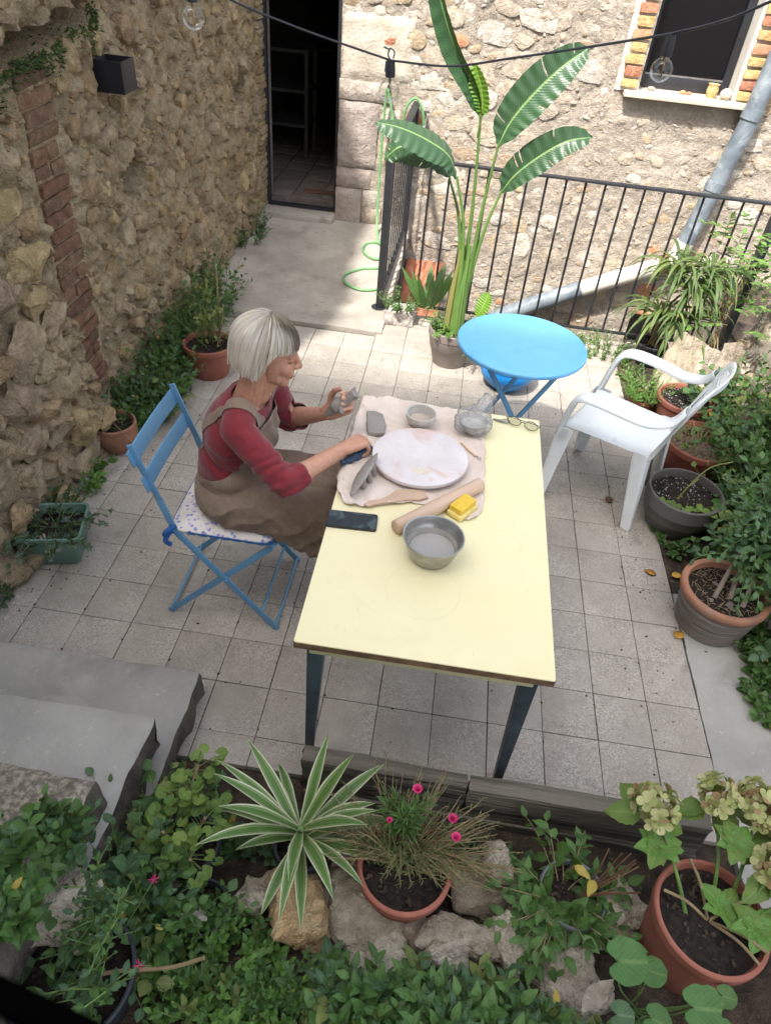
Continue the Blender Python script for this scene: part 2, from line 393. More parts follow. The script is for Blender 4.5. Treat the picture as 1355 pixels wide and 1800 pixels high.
def laminate():
    m = NT('cream_laminate'); v = m.coords('Object', False); sx = m.n('ShaderNodeSeparateXYZ'); m.l(v, sx.inputs[0])
    col = m.ramp(m.noise(v, 2.4, 4.0), [(0.35, '#e4dbad'), (0.65, '#e8e0b6')])
    def ring(cx, cy, rad, wid, a0):                                   # old cup and bowl marks
        dx = m.math('SUBTRACT', sx.outputs[0], cx); dy = m.math('SUBTRACT', sx.outputs[1], cy)
        d = m.math('SQRT', m.math('ADD', m.math('MULTIPLY', dx, dx), m.math('MULTIPLY', dy, dy)))
        f = m.ramp(m.math('ABSOLUTE', m.math('SUBTRACT', d, rad)), [(0.0, (a0,) * 3), (wid, (0, 0, 0))])
        return m.mix(m.ramp(m.noise(v, 9.0, 3.0), [(0.45, (0, 0, 0)), (0.6, (1, 1, 1))]), (0, 0, 0, 1), f)
    for cx, cy, rad, wid, a0, c in ((-0.02, -0.36, 0.105, 0.004, 0.22, '#cdb884'), (0.20, -0.12, 0.06, 0.003, 0.18, '#d8cb9c'), (-0.18, -0.30, 0.05, 0.003, 0.15, '#d3c593')): col = m.mix(ring(cx, cy, rad, wid, a0), col, c)
    sm = m.ramp(m.noise(v, 5.0, 5.0, 0.7, 0.8), [(0.55, (0, 0, 0)), (0.8, (0.45,) * 3)]); col = m.mix(sm, col, '#d9cf9f')
    st = m.n('ShaderNodeVectorMath', operation='MULTIPLY'); st.inputs[1].default_value = (6.0, 0.5, 1.0); m.l(v, st.inputs[0])
    sc = m.ramp(m.noise(st.outputs[0], 34.0, 2.0, 0.5, 0.4), [(0.70, (0, 0, 0)), (0.73, (0.3,) * 3)]); col = m.mix(sc, col, '#c9bd8c')
    sp = m.ramp(m.noise(v, 160.0, 2.0, 0.6), [(0.74, (0, 0, 0)), (0.78, (0.5,) * 3)]); col = m.mix(sp, col, '#bdb394')
    rg = m.ramp(m.noise(v, 7.0, 5.0, 0.7), [(0.35, (0.28,) * 3), (0.7, (0.55,) * 3)])
    return m.done(m.bsdf(col, rg, m.bump(m.noise(v, 40.0, 2.0), 0.03, 0.002)))
laminate()
pmat('table_edge', '#4a3a2c', '#7b6248', 24, 0.8, 0.4, 80)
pmat('table_apron', '#c3bd97', '#d2cca6', 6, 0.6, 0.1, 80)
pmat('steel_leg', '#3e4a52', '#525f68', 8, 0.38, 0.15, 60, Metallic=0.3, dirt=('#2a2f33', 7, 0.58))
pmat('white_plastic', '#d8dedf', '#e1e6e6', 4, 0.42, 0.08, 60, 0.002, rnd=0, dirt=('#bfc2bd', 11, 0.60))
pmat('canvas', '#d0c1b4', '#ded1c6', 5, 0.95, 0.5, 300, 0.002, rnd=0, dirt=('#c4b2a3', 4, 0.55))
pmat('plaster_bat', '#cdc6c6', '#d9d4d4', 9, 0.85, 0.15, 150, 0.001, rnd=0, dirt=('#c9a08d', 7, 0.5))
pmat('clay', '#85807a', '#948f88', 9, 0.75, 0.25, 60, 0.003, rnd=0.04)
pmat('stoneware', '#a8a49e', '#c7c3bd', 14, 0.5, 0.15, 120, spots=('#8e8983', 30, 0.64))
pmat('slip_water', '#9b9893', '#a5a29d', 5, 0.16, 0.02, 20, 0.001)
pmat('slip_dry', '#a89a8c', '#c3b5a6', 12, 0.7, 0.1, 60)
pmat('wood_pin', '#bf9f86', '#cfb49d', 10, 0.6, 0.15, 60, 0.002, stretch=(0.15, 1, 1))
pmat('wood_paddle', '#c6a88f', '#d4b9a1', 10, 0.65, 0.15, 60, 0.002, stretch=(0.3, 1, 1))
pmat('sponge', '#e3bb3d', '#eecb55', 60, 0.95, 0.9, 260, 0.004, rnd=0)
pmat('sponge_pale', '#e6cf74', '#efdc8c', 60, 0.95, 0.9, 260, 0.004, rnd=0)
pmat('steel', '#9a9a98', '#b4b4b1', 12, 0.34, 0.15, 60, 0.002, Metallic=0.85, dirt=('#77746e', 6, 0.5))
pmat('steel_slip', '#a09c94', '#b5b1a9', 6, 0.55, 0.2, 60, 0.002, Metallic=0.25)
pmat('matte_black', '#040404', '#060606', 20, 1.0, 0.0, Specular_IOR_Level=0.0)
pmat('phone_body', '#14181c', '#1a1f24', 20, 0.4, 0.0)
pmat('tool_blue', '#22354a', '#2e455f', 16, 0.55, 0.2, 100)
pmat('spect_frame', '#262320', '#3a352f', 12, 0.35, 0.0)
pmat('brass', '#8a6a3a', '#a88650', 20, 0.35, 0.1, 60, Metallic=0.9)
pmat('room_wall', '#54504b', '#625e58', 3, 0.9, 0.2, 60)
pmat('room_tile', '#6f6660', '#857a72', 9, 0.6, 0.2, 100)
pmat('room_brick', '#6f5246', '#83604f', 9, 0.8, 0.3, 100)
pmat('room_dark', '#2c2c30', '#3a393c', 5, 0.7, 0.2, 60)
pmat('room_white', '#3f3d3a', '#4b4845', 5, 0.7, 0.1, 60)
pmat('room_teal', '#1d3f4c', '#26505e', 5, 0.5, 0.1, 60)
pmat('shirt_red', '#6f1c25', '#7e252e', 6, 0.95, 0.35, 700, 0.0012, rnd=0, Sheen_Weight=0.25)
pmat('linen', '#7a6858', '#887565', 9, 0.95, 0.55, 75, 0.007, rnd=0, stretch=(1.6, 1.0, 0.6), Sheen_Weight=0.15)
pmat('shoe', '#3a3430', '#4a433d', 9, 0.7, 0.2, 60)
pmat('pantiles', '#a5644a', '#bd7d60', 14, 0.9, 0.4, 60, dirt=('#8f7466', 5, 0.55))
pmat('bark', '#6e6357', '#948879', 20, 0.95, 0.8, 60, 0.006, stretch=(1, 1, 0.3))
pmat('twig', '#7b6a4e', '#9a8866', 20, 0.9, 0.4, 60)
pmat('stem_green', '#55703a', '#6c8748', 14, 0.6, 0.2, 60)
pmat('stalk_yellow', '#6f7f44', '#948c52', 5, 0.5, 0.15, 60, stretch=(1, 1, 0.4), dirt=('#8f6a3c', 5, 0.6))
pmat('stalk_green', '#4d6b33', '#66843f', 5, 0.5, 0.15, 60, stretch=(1, 1, 0.4))
pmat('flower_pink', '#b01f5c', '#cf3a76', 30, 0.6, 0.0)
pmat('moss', '#3c4526', '#57603a', 40, 1.0, 1.0, 120, 0.01)
pmat('moss_dark', '#2a2e1e', '#434a2c', 40, 1.0, 1.0, 120, 0.01)
pmat('gold_leaf', '#a8742c', '#c79a3a', 20, 0.6, 0.2, 60)
pmat('brown_leaf', '#57402c', '#76593e', 20, 0.8, 0.3, 60)
pmat('label_white', '#a5aaa4', '#b9beb8', 20, 0.6, 0.0)
pmat('render_plain', '#a89d8c', '#b9ae9d', 3, 0.95, 0.4, 30, 0.01)

def glassmat(name, tint, rough=0.0, alpha=0.2, ior=1.45):
    m = NT(name); g = m.n('ShaderNodeBsdfGlossy', i_Roughness=rough); t = m.n('ShaderNodeBsdfTransparent'); t.inputs[0].default_value = lin(tint)
    fr = m.n('ShaderNodeFresnel', i_IOR=ior); mx = m.n('ShaderNodeMixShader')
    m.l(m.math('ADD', m.math('MULTIPLY', fr.outputs[0], 0.45), alpha), mx.inputs[0]); m.l(t.outputs[0], mx.inputs[1]); m.l(g.outputs[0], mx.inputs[2])
    return m.done(mx.outputs[0])
glassmat('bulb_glass', '#fbfbf8', 0.02, 0.05, 1.25)
glassmat('lens_glass', '#e6e8dc', 0.02, 0.06)
def bagmat():
    m = NT('bag_plastic'); v = m.coords('Object', False)
    nr = m.bump(m.noise(v, 55.0, 5.0, 0.6, 1.5), 0.6, 0.01)
    g = m.n('ShaderNodeBsdfGlossy', i_Roughness=0.18); m.l(nr, g.inputs['Normal'])
    t = m.n('ShaderNodeBsdfTransparent'); t.inputs[0].default_value = (0.93, 0.94, 0.95, 1)
    d = m.n('ShaderNodeBsdfDiffuse'); d.inputs[0].default_value = (0.86, 0.88, 0.9, 1)
    fr = m.n('ShaderNodeFresnel', i_IOR=1.5); m.l(nr, fr.inputs['Normal'])
    m1 = m.n('ShaderNodeMixShader', i_Fac=0.11); m.l(t.outputs[0], m1.inputs[1]); m.l(d.outputs[0], m1.inputs[2])
    m2 = m.n('ShaderNodeMixShader'); m.l(m.math('ADD', m.math('MULTIPLY', fr.outputs[0], 0.7), 0.05), m2.inputs[0]); m.l(m1.outputs[0], m2.inputs[1]); m.l(g.outputs[0], m2.inputs[2])
    return m.done(m2.outputs[0])
bagmat()
def screenmat():
    m = NT('phone_screen'); v = m.coords('Object', False)
    c = m.ramp(m.noise(v, 24.0, 1.0, 0.5, 0.6), [(0.42, '#11191b'), (0.56, '#1d2a2c'), (0.66, '#3f4c4e')])  # paler blotches: reflections painted into the screen colour
    return m.done(m.bsdf(c, 0.06, None))
screenmat()
def winmat():
    m = NT('window_glass'); return m.done(m.bsdf('#101114', 0.05, None, Specular_IOR_Level=0.5))
winmat()
def fabric_floral():
    m = NT('floral_fabric'); v = m.coords('Object', False)
    n = m.n('ShaderNodeTexVoronoi', feature='F1', i_Scale=62.0); m.l(v, n.inputs['Vector'])
    wob = m.noise(v, 90.0, 3.0); d = m.math('ADD', n.outputs['Distance'], m.math('MULTIPLY', wob, 0.5))
    sp = m.n('ShaderNodeSeparateColor'); m.l(n.outputs['Color'], sp.inputs[0])
    petal = m.ramp(sp.outputs[0], [(0.0, '#7d84c4'), (0.5, '#a3a0d2'), (0.7, '#c4bccb'), (1.0, '#ded7d0')])
    col = m.mix(m.ramp(d, [(0.60, (1, 1, 1)), (0.72, (0, 0, 0))]), '#dcd6cf', petal)
    n2 = m.n('ShaderNodeTexVoronoi', feature='F1', i_Scale=22.0); m.l(v, n2.inputs['Vector'])
    st = m.math('ADD', n2.outputs['Distance'], m.math('MULTIPLY', m.noise(v, 60.0, 2.0), 0.7))
    col = m.mix(m.ramp(st, [(0.36, (0.9, 0.9, 0.9)), (0.42, (0, 0, 0))]), col, '#7f9a86')
    return m.done(m.bsdf(col, 0.95, m.bump(m.noise(v, 500.0, 2.0), 0.3, 0.001)))
fabric_floral()
def leafmat(name, c1, c2, c3, vein='#8fa36a', vw=0.35, rough=0.42, trans=0.22, kind='plain', edge=None):
    m = NT(name); uv = m.n('ShaderNodeUVMap'); sx = m.n('ShaderNodeSeparateXYZ'); m.l(uv.outputs[0], sx.inputs[0])
    geo = m.n('ShaderNodeNewGeometry'); rnd = geo.outputs['Random Per Island']
    col = m.ramp(rnd, [(0.0, c1), (0.5, c2), (1.0, c3)])
    pos = m.n('ShaderNodeTexCoord').outputs['Object']
    col = m.mix(m.ramp(m.noise(pos, 38.0, 4.0), [(0.4, (0, 0, 0)), (0.7, (0.45, 0.45, 0.45))]), col, c3)
    across = m.math('ABSOLUTE', m.math('SUBTRACT', sx.outputs[0], 0.5))
    if kind == 'stripe':                                    # pale margins, pale mid-band lines
        f = m.ramp(across, [(0.0, (0.15,) * 3), (0.03, (0, 0, 0)), (0.22, (0, 0, 0)), (0.25, (0.7,) * 3), (0.28, (0.1,) * 3), (0.36, (0.1,) * 3), (0.39, (1, 1, 1)), (0.5, (1, 1, 1))])
        col = m.mix(f, col, edge)
        line = m.math('SINE', m.math('MULTIPLY', sx.outputs[0], 120.0))
        bh = m.math('MULTIPLY', line, 0.3)
    elif kind == 'strelitzia':
        f = m.ramp(across, [(0.0, (1, 1, 1)), (0.016, (1, 1, 1)), (0.035, (0, 0, 0))]); col = m.mix(f, col, vein)
        bh = m.math('MULTIPLY', m.math('SINE', m.math('ADD', m.math('MULTIPLY', sx.outputs[1], 260.0), m.math('MULTIPLY', across, -60.0))), 0.5)
        col = m.mix(m.ramp(bh, [(0.3, (0, 0, 0)), (0.5, (0.12, 0.12, 0.12))]), col, vein)
    else:
        f = m.ramp(across, [(0.0, (vw,) * 3), (0.03, (vw * 0.8,) * 3), (0.06, (0, 0, 0))]); col = m.mix(f, col, vein)
        side = m.math('SINE', m.math('ADD', m.math('MULTIPLY', sx.outputs[1], 40.0), m.math('MULTIPLY', across, -45.0)))
        col = m.mix(m.ramp(side, [(0.86, (0, 0, 0)), (1.0, (vw * 0.5,) * 3)]), col, vein); bh = m.math('MULTIPLY', side, -0.4)
    nr = m.bump(bh, 0.35, 0.002)
    p = m.bsdf(col, rough, nr, Specular_IOR_Level=0.4)
    t = m.n('ShaderNodeBsdfTranslucent'); tc = m.mix(0.5, col, '#9fb63c', 'MIX'); m.l(tc, t.inputs[0])
    mx = m.n('ShaderNodeMixShader', i_Fac=trans); m.l(p, mx.inputs[1]); m.l(t.outputs[0], mx.inputs[2])
    return m.done(mx.outputs[0])
leafmat('leaf_dark', '#2f4a24', '#416130', '#53753f', '#6f8a55', 0.3, 0.4)
leafmat('leaf_mid', '#365429', '#476a34', '#5c8044', '#86a066', 0.3, 0.45)
leafmat('leaf_fresh', '#436629', '#557d34', '#6b9344', '#94ae68', 0.3, 0.45, 0.16)
leafmat('leaf_blue', '#2f4a30', '#3d5c3b', '#51714a', '#86a184', 0.35, 0.42)
leafmat('leaf_ivy', '#26392c', '#35493a', '#4c604e', '#a7b49a', 0.5, 0.42)
leafmat('leaf_olive', '#4d5a2b', '#64713a', '#7f8a4e', '#9aa468', 0.25, 0.5)
leafmat('leaf_portulaca', '#4c5b32', '#5f6f40', '#7c8552', '#98a070', 0.1, 0.5)
leafmat('leaf_geranium', '#44602b', '#587736', '#7a8f42', '#91a765', 0.3, 0.55)
leafmat('leaf_nasturtium', '#345a2c', '#426a34', '#517b3f', '#8aa668', 0.35, 0.5)
leafmat('leaf_strap', '#3f6432', '#53783c', '#6b8f4a', '#b5c08a', 0.2, 0.4, kind='stripe', edge='#cfd4b0')
leafmat('leaf_grass', '#2f4a2a', '#435f34', '#6f7d44', '#b4b878', 0.3, 0.45)
leafmat('leaf_strelitzia', '#2f4833', '#365239', '#3f5d40', '#7d9860', 0.5, 0.27, 0.07, kind='strelitzia')
leafmat('leaf_strelitzia_new', '#5f8a30', '#6a9636', '#78a440', '#a8c468', 0.5, 0.33, 0.3, kind='strelitzia')
leafmat('leaf_yellow', '#8f8136', '#a8953c', '#b5a452', '#c0b478', 0.3, 0.5)
leafmat('petal_dry', '#8f9c58', '#adb474', '#c6bf92', '#ccc898', 0.2, 0.7, 0.2)
leafmat('petal_brown', '#8d6f52', '#a38664', '#b39a78', '#b0946f', 0.2, 0.8, 0.15)
leafmat('hair_base', '#bdb6aa', '#c4bdb1', '#cac3b7', '#cac3b7', 0.0, 0.5, 0.0)

# ------------------------------------------------------------------ leaves
def leaf_tpl(w=0.55, fold=0.12, curl=0.18, prof=((0.22, 0.75), (0.5, 1.0), (0.78, 0.62)), lobes=0):
    V = [(0, 0, 0)]; UV = [(0.5, 0)]
    for t, k in prof:
        for sgn in (-1, 0, 1):
            y = sgn * k * w / 2; V.append((t, y, fold * abs(y) - curl * t * t)); UV.append((0.5 + 0.5 * sgn, t))
    V.append((1, 0, -curl)); UV.append((0.5, 1)); n = len(prof); F = [(0, 2, 1), (0, 3, 2)]
    for i in range(n - 1):
        a = 1 + 3 * i; F += [(a, a + 1, a + 4, a + 3), (a + 1, a + 2, a + 5, a + 4)]
    a = 1 + 3 * (n - 1); T = len(V) - 1; F += [(a, a + 1, T), (a + 1, a + 2, T)]
    return np.array(V, float), F, UV
def round_tpl(n=12, cup=0.18, lobe=0.12, k=5, notch=True):
    V = [(0.45, 0, -cup * 0.6)]; UV = [(0.5, 0.5)]
    for i in range(n):
        a = math.pi * 2 * i / n + math.pi; r = 0.5 * (1 + lobe * math.cos(k * (a - math.pi)))
        if notch and i == 0: r *= 0.25
        V.append((0.45 + r * math.cos(a), r * math.sin(a), cup * (r / 0.5) ** 2 * 0.3)); UV.append((0.5 + 0.5 * math.sin(a), 0.5 + 0.5 * math.cos(a)))
    return np.array(V, float), [(0, 1 + i, 1 + (i + 1) % n) for i in range(n)], UV
T_OV = leaf_tpl(); T_LAN = leaf_tpl(0.32, 0.15, 0.25); T_BROAD = leaf_tpl(0.78, 0.1, 0.2); T_NEEDLE = leaf_tpl(0.14, 0.2, 0.2)
def round_hi(n=36, rings=4, cup=0.25, lobe=0.04, k=9, wav=0.05):
    V = [(0.45, 0, -cup * 0.12)]; UV = [(0.5, 0.5)]; F = []
    for j in range(1, rings + 1):
        for i in range(n):
            a = math.pi * 2 * i / n + math.pi; rr = 0.5 * (1 + lobe * math.cos(k * (a - math.pi))) * (1 - 0.75 * math.exp(-((min(i, n - i)) / 1.6) ** 2)) * j / rings
            V.append((0.45 + rr * math.cos(a), rr * math.sin(a), cup * (rr / 0.5) ** 2 * 0.3 + wav * 0.3 * (j / rings) ** 2 * math.sin(k * a * 0.55 + 1))); UV.append((0.5 + 0.5 * (j / rings) * math.sin(a), 0.5 + 0.5 * (j / rings) * math.cos(a)))
    F += [(0, 1 + i, 1 + (i + 1) % n) for i in range(n)]
    for j in range(rings - 1):
        for i in range(n): a = 1 + j * n + i; b = 1 + j * n + (i + 1) % n; F.append((a, a + n, b + n, b))
    return np.array(V, float), F, UV
def leaf_hi(w=0.72, fold=0.2, curl=0.3, n=11, ser=0.05, wav=0.03):
    V = []; UV = []; F = []
    for i in range(n + 1):
        t = i / n; k = math.sin(math.pi * t ** 0.72) ** 0.85 * (1 + ser * (1 if i % 2 else -1)) if 0 < i < n else 0.004
        for s_ in (-1, -0.5, 0, 0.5, 1):
            y = s_ * k * w / 2; V.append((t, y, fold * abs(y) - curl * t * t + wav * math.sin(t * 15 + s_ * 2) * abs(s_))); UV.append((0.5 + 0.5 * s_, t))
    for i in range(n):
        for q in range(4): a = i * 5 + q; F.append((a, a + 1, a + 6, a + 5))
    return np.array(V, float), F, UV
T_ROUND = round_tpl(); T_NAST = round_hi(36, 4, 0.30, 0.022, 9, 0.10); T_SCAL = round_hi(30, 2, 0.25, 0.06, 9, 0.10); T_BHI = leaf_hi(); T_OHI = leaf_hi(0.52, 0.2, 0.25, 10, 0.0, 0.03)
T_IVY = round_tpl(10, 0.1, 0.32, 5)
T_PETAL = leaf_tpl(0.85, 0.25, -0.12, ((0.3, 0.7), (0.62, 1.0), (0.88, 0.75)))
class LB:
    def __init__(s): s.V = []; s.F = []; s.U = []; s.M = []; s.n = 0
    def leaf(s, tpl, pos, axis, nrm, size, mi=0):
        a = Vector(axis).normalized(); n = Vector(nrm); n = n - a * n.dot(a)
        n = n.normalized() if n.length > 1e-5 else a.orthogonal().normalized(); b = n.cross(a)
        M = np.array((a, b, n)) * size
        s.V.append(tpl[0] @ M + np.array(pos)); s.F.extend([tuple(i + s.n for i in f) for f in tpl[1]]); s.U.extend(tpl[2]); s.M.extend([mi] * len(tpl[1])); s.n += len(tpl[0])
    def tube(s, pts, rad, seg=5, mi=0):
        mb = MB(); mb.tube(pts, rad, seg, cap=False); s.V.append(np.array(mb.v)); s.F.extend([tuple(i + s.n for i in f) for f in mb.f]); s.U.extend([(0.3, 0.5)] * len(mb.v)); s.M.extend([mi] * len(mb.f)); s.n += len(mb.v)
    def raw(s, V, F, U, mi=0):
        s.V.append(np.array(V, float)); s.F.extend([tuple(i + s.n for i in f) for f in F]); s.U.extend(U); s.M.extend([mi] * len(F)); s.n += len(V)
    def build(s, name, mats, parent=None, world=False, smooth=True):
        me = bpy.data.meshes.new(name); V = np.concatenate(s.V) if s.V else np.zeros((0, 3))
        if world and parent is not None: V = V - np.array(parent.location)
        me.from_pydata(V.tolist(), [], s.F)
        for m in (mats if isinstance(mats, (list, tuple)) else [mats]): me.materials.append(MATS[m])
        me.polygons.foreach_set('material_index', s.M)
        if smooth: me.polygons.foreach_set('use_smooth', [True] * len(me.polygons))
        ul = me.uv_layers.new(name='UVMap'); li = np.empty(len(me.loops), dtype=np.int32); me.loops.foreach_get('vertex_index', li)
        ul.data.foreach_set('uv', np.array(s.U, dtype=np.float32)[li].ravel()); me.update()
        return add_obj(name, me, parent)
def rv(r=rng):
    a = r.uniform(0, 2 * math.pi); z = r.uniform(-1, 1); q = math.sqrt(1 - z * z); return Vector((q * math.cos(a), q * math.sin(a), z))
def sprig(lb, base, d, L, nl, ls, tpl, mi=0, smi=1, r=rng, droop=0.25, srad=0.0022, up=0.9, taper=0.35, alt=None):
    """a leafy shoot: stem and leaves in pairs, bigger below"""
    base = Vector(base); d = Vector(d).normalized(); pts = []; p = base.copy(); st = 6; dd = d.copy()
    for i in range(st + 1):
        pts.append(p.copy()); dd = (dd + Vector((r.uniform(-.12, .12), r.uniform(-.12, .12), -droop / st)) ).normalized(); p = p + dd * (L / st)
    lb.tube(pts, [srad * (1 - 0.6 * i / st) for i in range(st + 1)], 4, smi)
    az = r.uniform(0, 6.28)
    for k in range(nl):
        t = (k + 0.6) / nl * 0.98 + 0.02; q = t * st; i = min(int(q), st - 1); pos = pts[i].lerp(pts[i + 1], q - i)
        tg = (pts[i + 1] - pts[i]).normalized(); az += 2.4 + r.uniform(-.4, .4)
        o = tg.orthogonal().normalized(); o2 = tg.cross(o); side = o * math.cos(az) + o2 * math.sin(az)
        ax = side * (1.0 - 0.45 * t) + tg * (0.35 + 0.5 * t) + Vector((0, 0, r.uniform(-.15, .2)))
        nr = Vector((0, 0, up)) + tg * 0.5 + rv(r) * 0.35
        lb.leaf(tpl, pos, ax, nr, ls * r.uniform(0.7, 1.15) * (1 - taper * t), alt if (alt is not None and r.random() < 0.007) else mi)
# ------------------------------------------------------------------ ground and paving
mb = MB()
Z = -0.03
for (x0, x1, y0, y1) in ((-40, 40, -40, 2.98), (-40, 0.2, 2.98, 4.5), (2.75, 40, 2.98, 4.5), (-40, 40, 4.5, 60)):
    mb.add([(x0, y0, Z), (x1, y0, Z), (x1, y1, Z), (x0, y1, Z)], [(0, 1, 2, 3)])
struct(mb.build('ground', 'earth', smooth=False, fix=False))

patio = MB(); patio.box((0.3, 1.145, -0.023), (3.0, 3.29, 0.03))
patio = struct(patio.build('patio', 'grout', smooth=False))
tm = MB(); tm.box((0, 0, -0.012), (0.1972, 0.1972, 0.024))
t0 = tm.build('tile', 'tile', patio, bevel=0.0022, bseg=2)
first = True
for i in range(-6, 9):
    for j in range(-3, 14):
        if j == 13 and i < 1: continue
        o = t0 if first else t0.copy()
        if not first: COL.objects.link(o)
        first = False
        x = i * 0.2 + 0.1; y = j * 0.2 + 0.1
        o.scale.y = 1.0
        if j == -3: y = -0.4545; o.scale.y = 0.55
        o.location = (x + rng.uniform(-.0008, .0008), y + rng.uniform(-.0008, .0008), rng.uniform(-.0012, .0008))
        o.rotation_euler = (rng.uniform(-.003, .003), rng.uniform(-.003, .003), (rng.choice((0, 1, 2, 3)) * math.pi / 2 if j > -3 else 0) + rng.uniform(-.003, .003))

def slab(name, mat, x0, x1, y0, y1, zf, nx, ny, thick=0.1, amp=0.004, nf=6.0, edge=0.0, kind=True):
    m = MB(); vs = []; fs = []
    for j in range(ny + 1):
        for i in range(nx + 1):
            x = x0 + (x1 - x0) * i / nx; y = y0 + (y1 - y0) * j / ny
            ex = 0
            if edge and (i in (0, nx) or j in (0, ny)): ex = edge * fbm(x * 5, y * 5, 3.1, 3)
            vs.append((x + (ex if i in (0, nx) else 0), y + (ex if j in (0, ny) else 0), zf(x, y) + amp * fbm(x * nf, y * nf, 1.7)))
    for j in range(ny):
        for i in range(nx):
            a = j * (nx + 1) + i; fs.append((a, a + 1, a + nx + 2, a + nx + 1))
    b = m.add(vs, fs)
    ring = [i for i in range(nx + 1)] + [(nx + 1) * j + nx for j in range(1, ny + 1)] + [(nx + 1) * ny + i for i in range(nx - 1, -1, -1)] + [(nx + 1) * j for j in range(ny - 1, 0, -1)]
    low = m.add([(vs[k][0], vs[k][1], vs[k][2] - thick) for k in ring], [])
    n = len(ring); m.raw([(ring[k], low + k, low + (k + 1) % n, ring[(k + 1) % n]) for k in range(n)])
    o = m.build(name, mat, angle=50, fix=False)
    return struct(o) if kind else o
slab('ramp', 'concrete_ramp', -1.3, 0.235, 2.63, 4.5, lambda x, y: 0.018 + 0.062 * max(0, min(1, (y - 2.7) / 1.6)), 44, 54, 0.08, 0.006, 7, 0.02)
slab('path', 'concrete_grey', 1.806, 2.5, -0.8, 0.62, lambda x, y: -0.002, 20, 40, 0.05, 0.006, 5, 0.012)
slab('soil_strip', 'earth', 1.806, 2.75, 0.60, 2.98, lambda x, y: -0.006, 24, 50, 0.05, 0.014, 9)
slab('patio_edge', 'concrete_ramp', 0.24, 2.75, 2.79, 2.985, lambda x, y: 0.004, 60, 8, 0.06, 0.006, 9, 0.01)

# sunken area behind the railing
mb = MB()
mb.box((1.47, 3.75, -2.3), (2.6, 1.5, 0.1))
mb.box((1.47, 2.93, -1.2), (2.6, 0.1, 2.2)); mb.box((0.14, 3.73, -1.17), (0.1, 1.5, 2.2)); mb.box((2.82, 3.73, -1.2), (0.12, 1.5, 2.2))
struct(mb.build('lightwell', 'mortar_right', smooth=False))

# ------------------------------------------------------------------ rubble masonry
def stone_mesh(ru, rv2, h, seed, n=9, block=0.35):
    r = random.Random(seed); vs = []; fs = []; ang = [2 * math.pi * (k + r.uniform(-.28, .28)) / n for k in range(n)]
    rad = []
    for a in ang:
        c, s_ = abs(math.cos(a)), abs(math.sin(a)); sq = 1 / max(c, s_)
        rad.append(((1 - block) + block * sq) * r.uniform(0.82, 1.14))
    tx, ty = r.uniform(-.45, .45), r.uniform(-.45, .45); th = r.uniform(0, 6.28)
    for sc, hh in ((1.04, -0.035), (0.98, 0.42 * h), (0.72, 0.93 * h)):
        for a, q in zip(ang, rad):
            x = ru * q * sc * math.cos(a); y = rv2 * q * sc * math.sin(a)
            d = hh * (1 + (tx * math.cos(a) + ty * math.sin(a)) * sc) if hh > 0 else hh
            if hh > 0: d += h * r.uniform(-.16, .16); x += ru * r.uniform(-.06, .06); y += rv2 * r.uniform(-.06, .06)
            vs.append((x, y, d))
    vs.append((ru * r.uniform(-.15, .15), rv2 * r.uniform(-.15, .15), h * r.uniform(0.92, 1.08)))
    for k in range(2):
        for i in range(n):
            a = k * n + i; b = k * n + (i + 1) % n; fs.append((a, b, b + n, a + n))
    fs += [(2 * n + i, 2 * n + (i + 1) % n, 3 * n) for i in range(n)]
    return vs, fs
def scatter(u0, u1, v0, v1, sizes, ok, r, asp=(1.0, 1.7), gap=0.86, tries=40, cap=300):
    out = []; cell = {}
    for (rmin, rmax, count) in sizes:
        made = 0; t = 0
        while made < count and t < count * tries and len(out) < cap:
            t += 1; rr = r.uniform(rmin, rmax); u = r.uniform(u0, u1); v = r.uniform(v0, v1)
            k = ok(u, v, rr)
            if not k: continue
            rr *= k if not isinstance(k, bool) else 1
            a = r.uniform(*asp); ru = rr * math.sqrt(a); rw = rr / math.sqrt(a); good = True
            for (u2, v2, a2, b2) in out:
                du = (u - u2) / (ru + a2); dv = (v - v2) / (rw + b2)
                if du * du + dv * dv < gap: good = False; break
            if good: out.append((u, v, ru, rw)); made += 1
    return out
def gridwall(name, mat, us, vs, disp, mapf, hole=None):
    m = MB(); idx = {}
    for j, v in enumerate(vs):
        for i, u in enumerate(us): idx[(i, j)] = len(m.v); m.v.append(tuple(mapf(u, v, disp(u, v))))
    for j in range(len(vs) - 1):
        for i in range(len(us) - 1):
            if hole and hole((us[i] + us[i + 1]) / 2, (vs[j] + vs[j + 1]) / 2): continue
            m.f.append((idx[(i, j)], idx[(i + 1, j)], idx[(i + 1, j + 1)], idx[(i, j + 1)])); m.mi.append(0)
    return m.build(name, mat, angle=70, fix=False)
def steps_list(a, b, st, extra=()):
    n = max(1, int(round((b - a) / st))); L = [a + (b - a) * k / n for k in range(n + 1)]
    L = [x for x in L if all(abs(x - e) > st * 0.4 for e in extra)] + list(extra); return sorted(L)
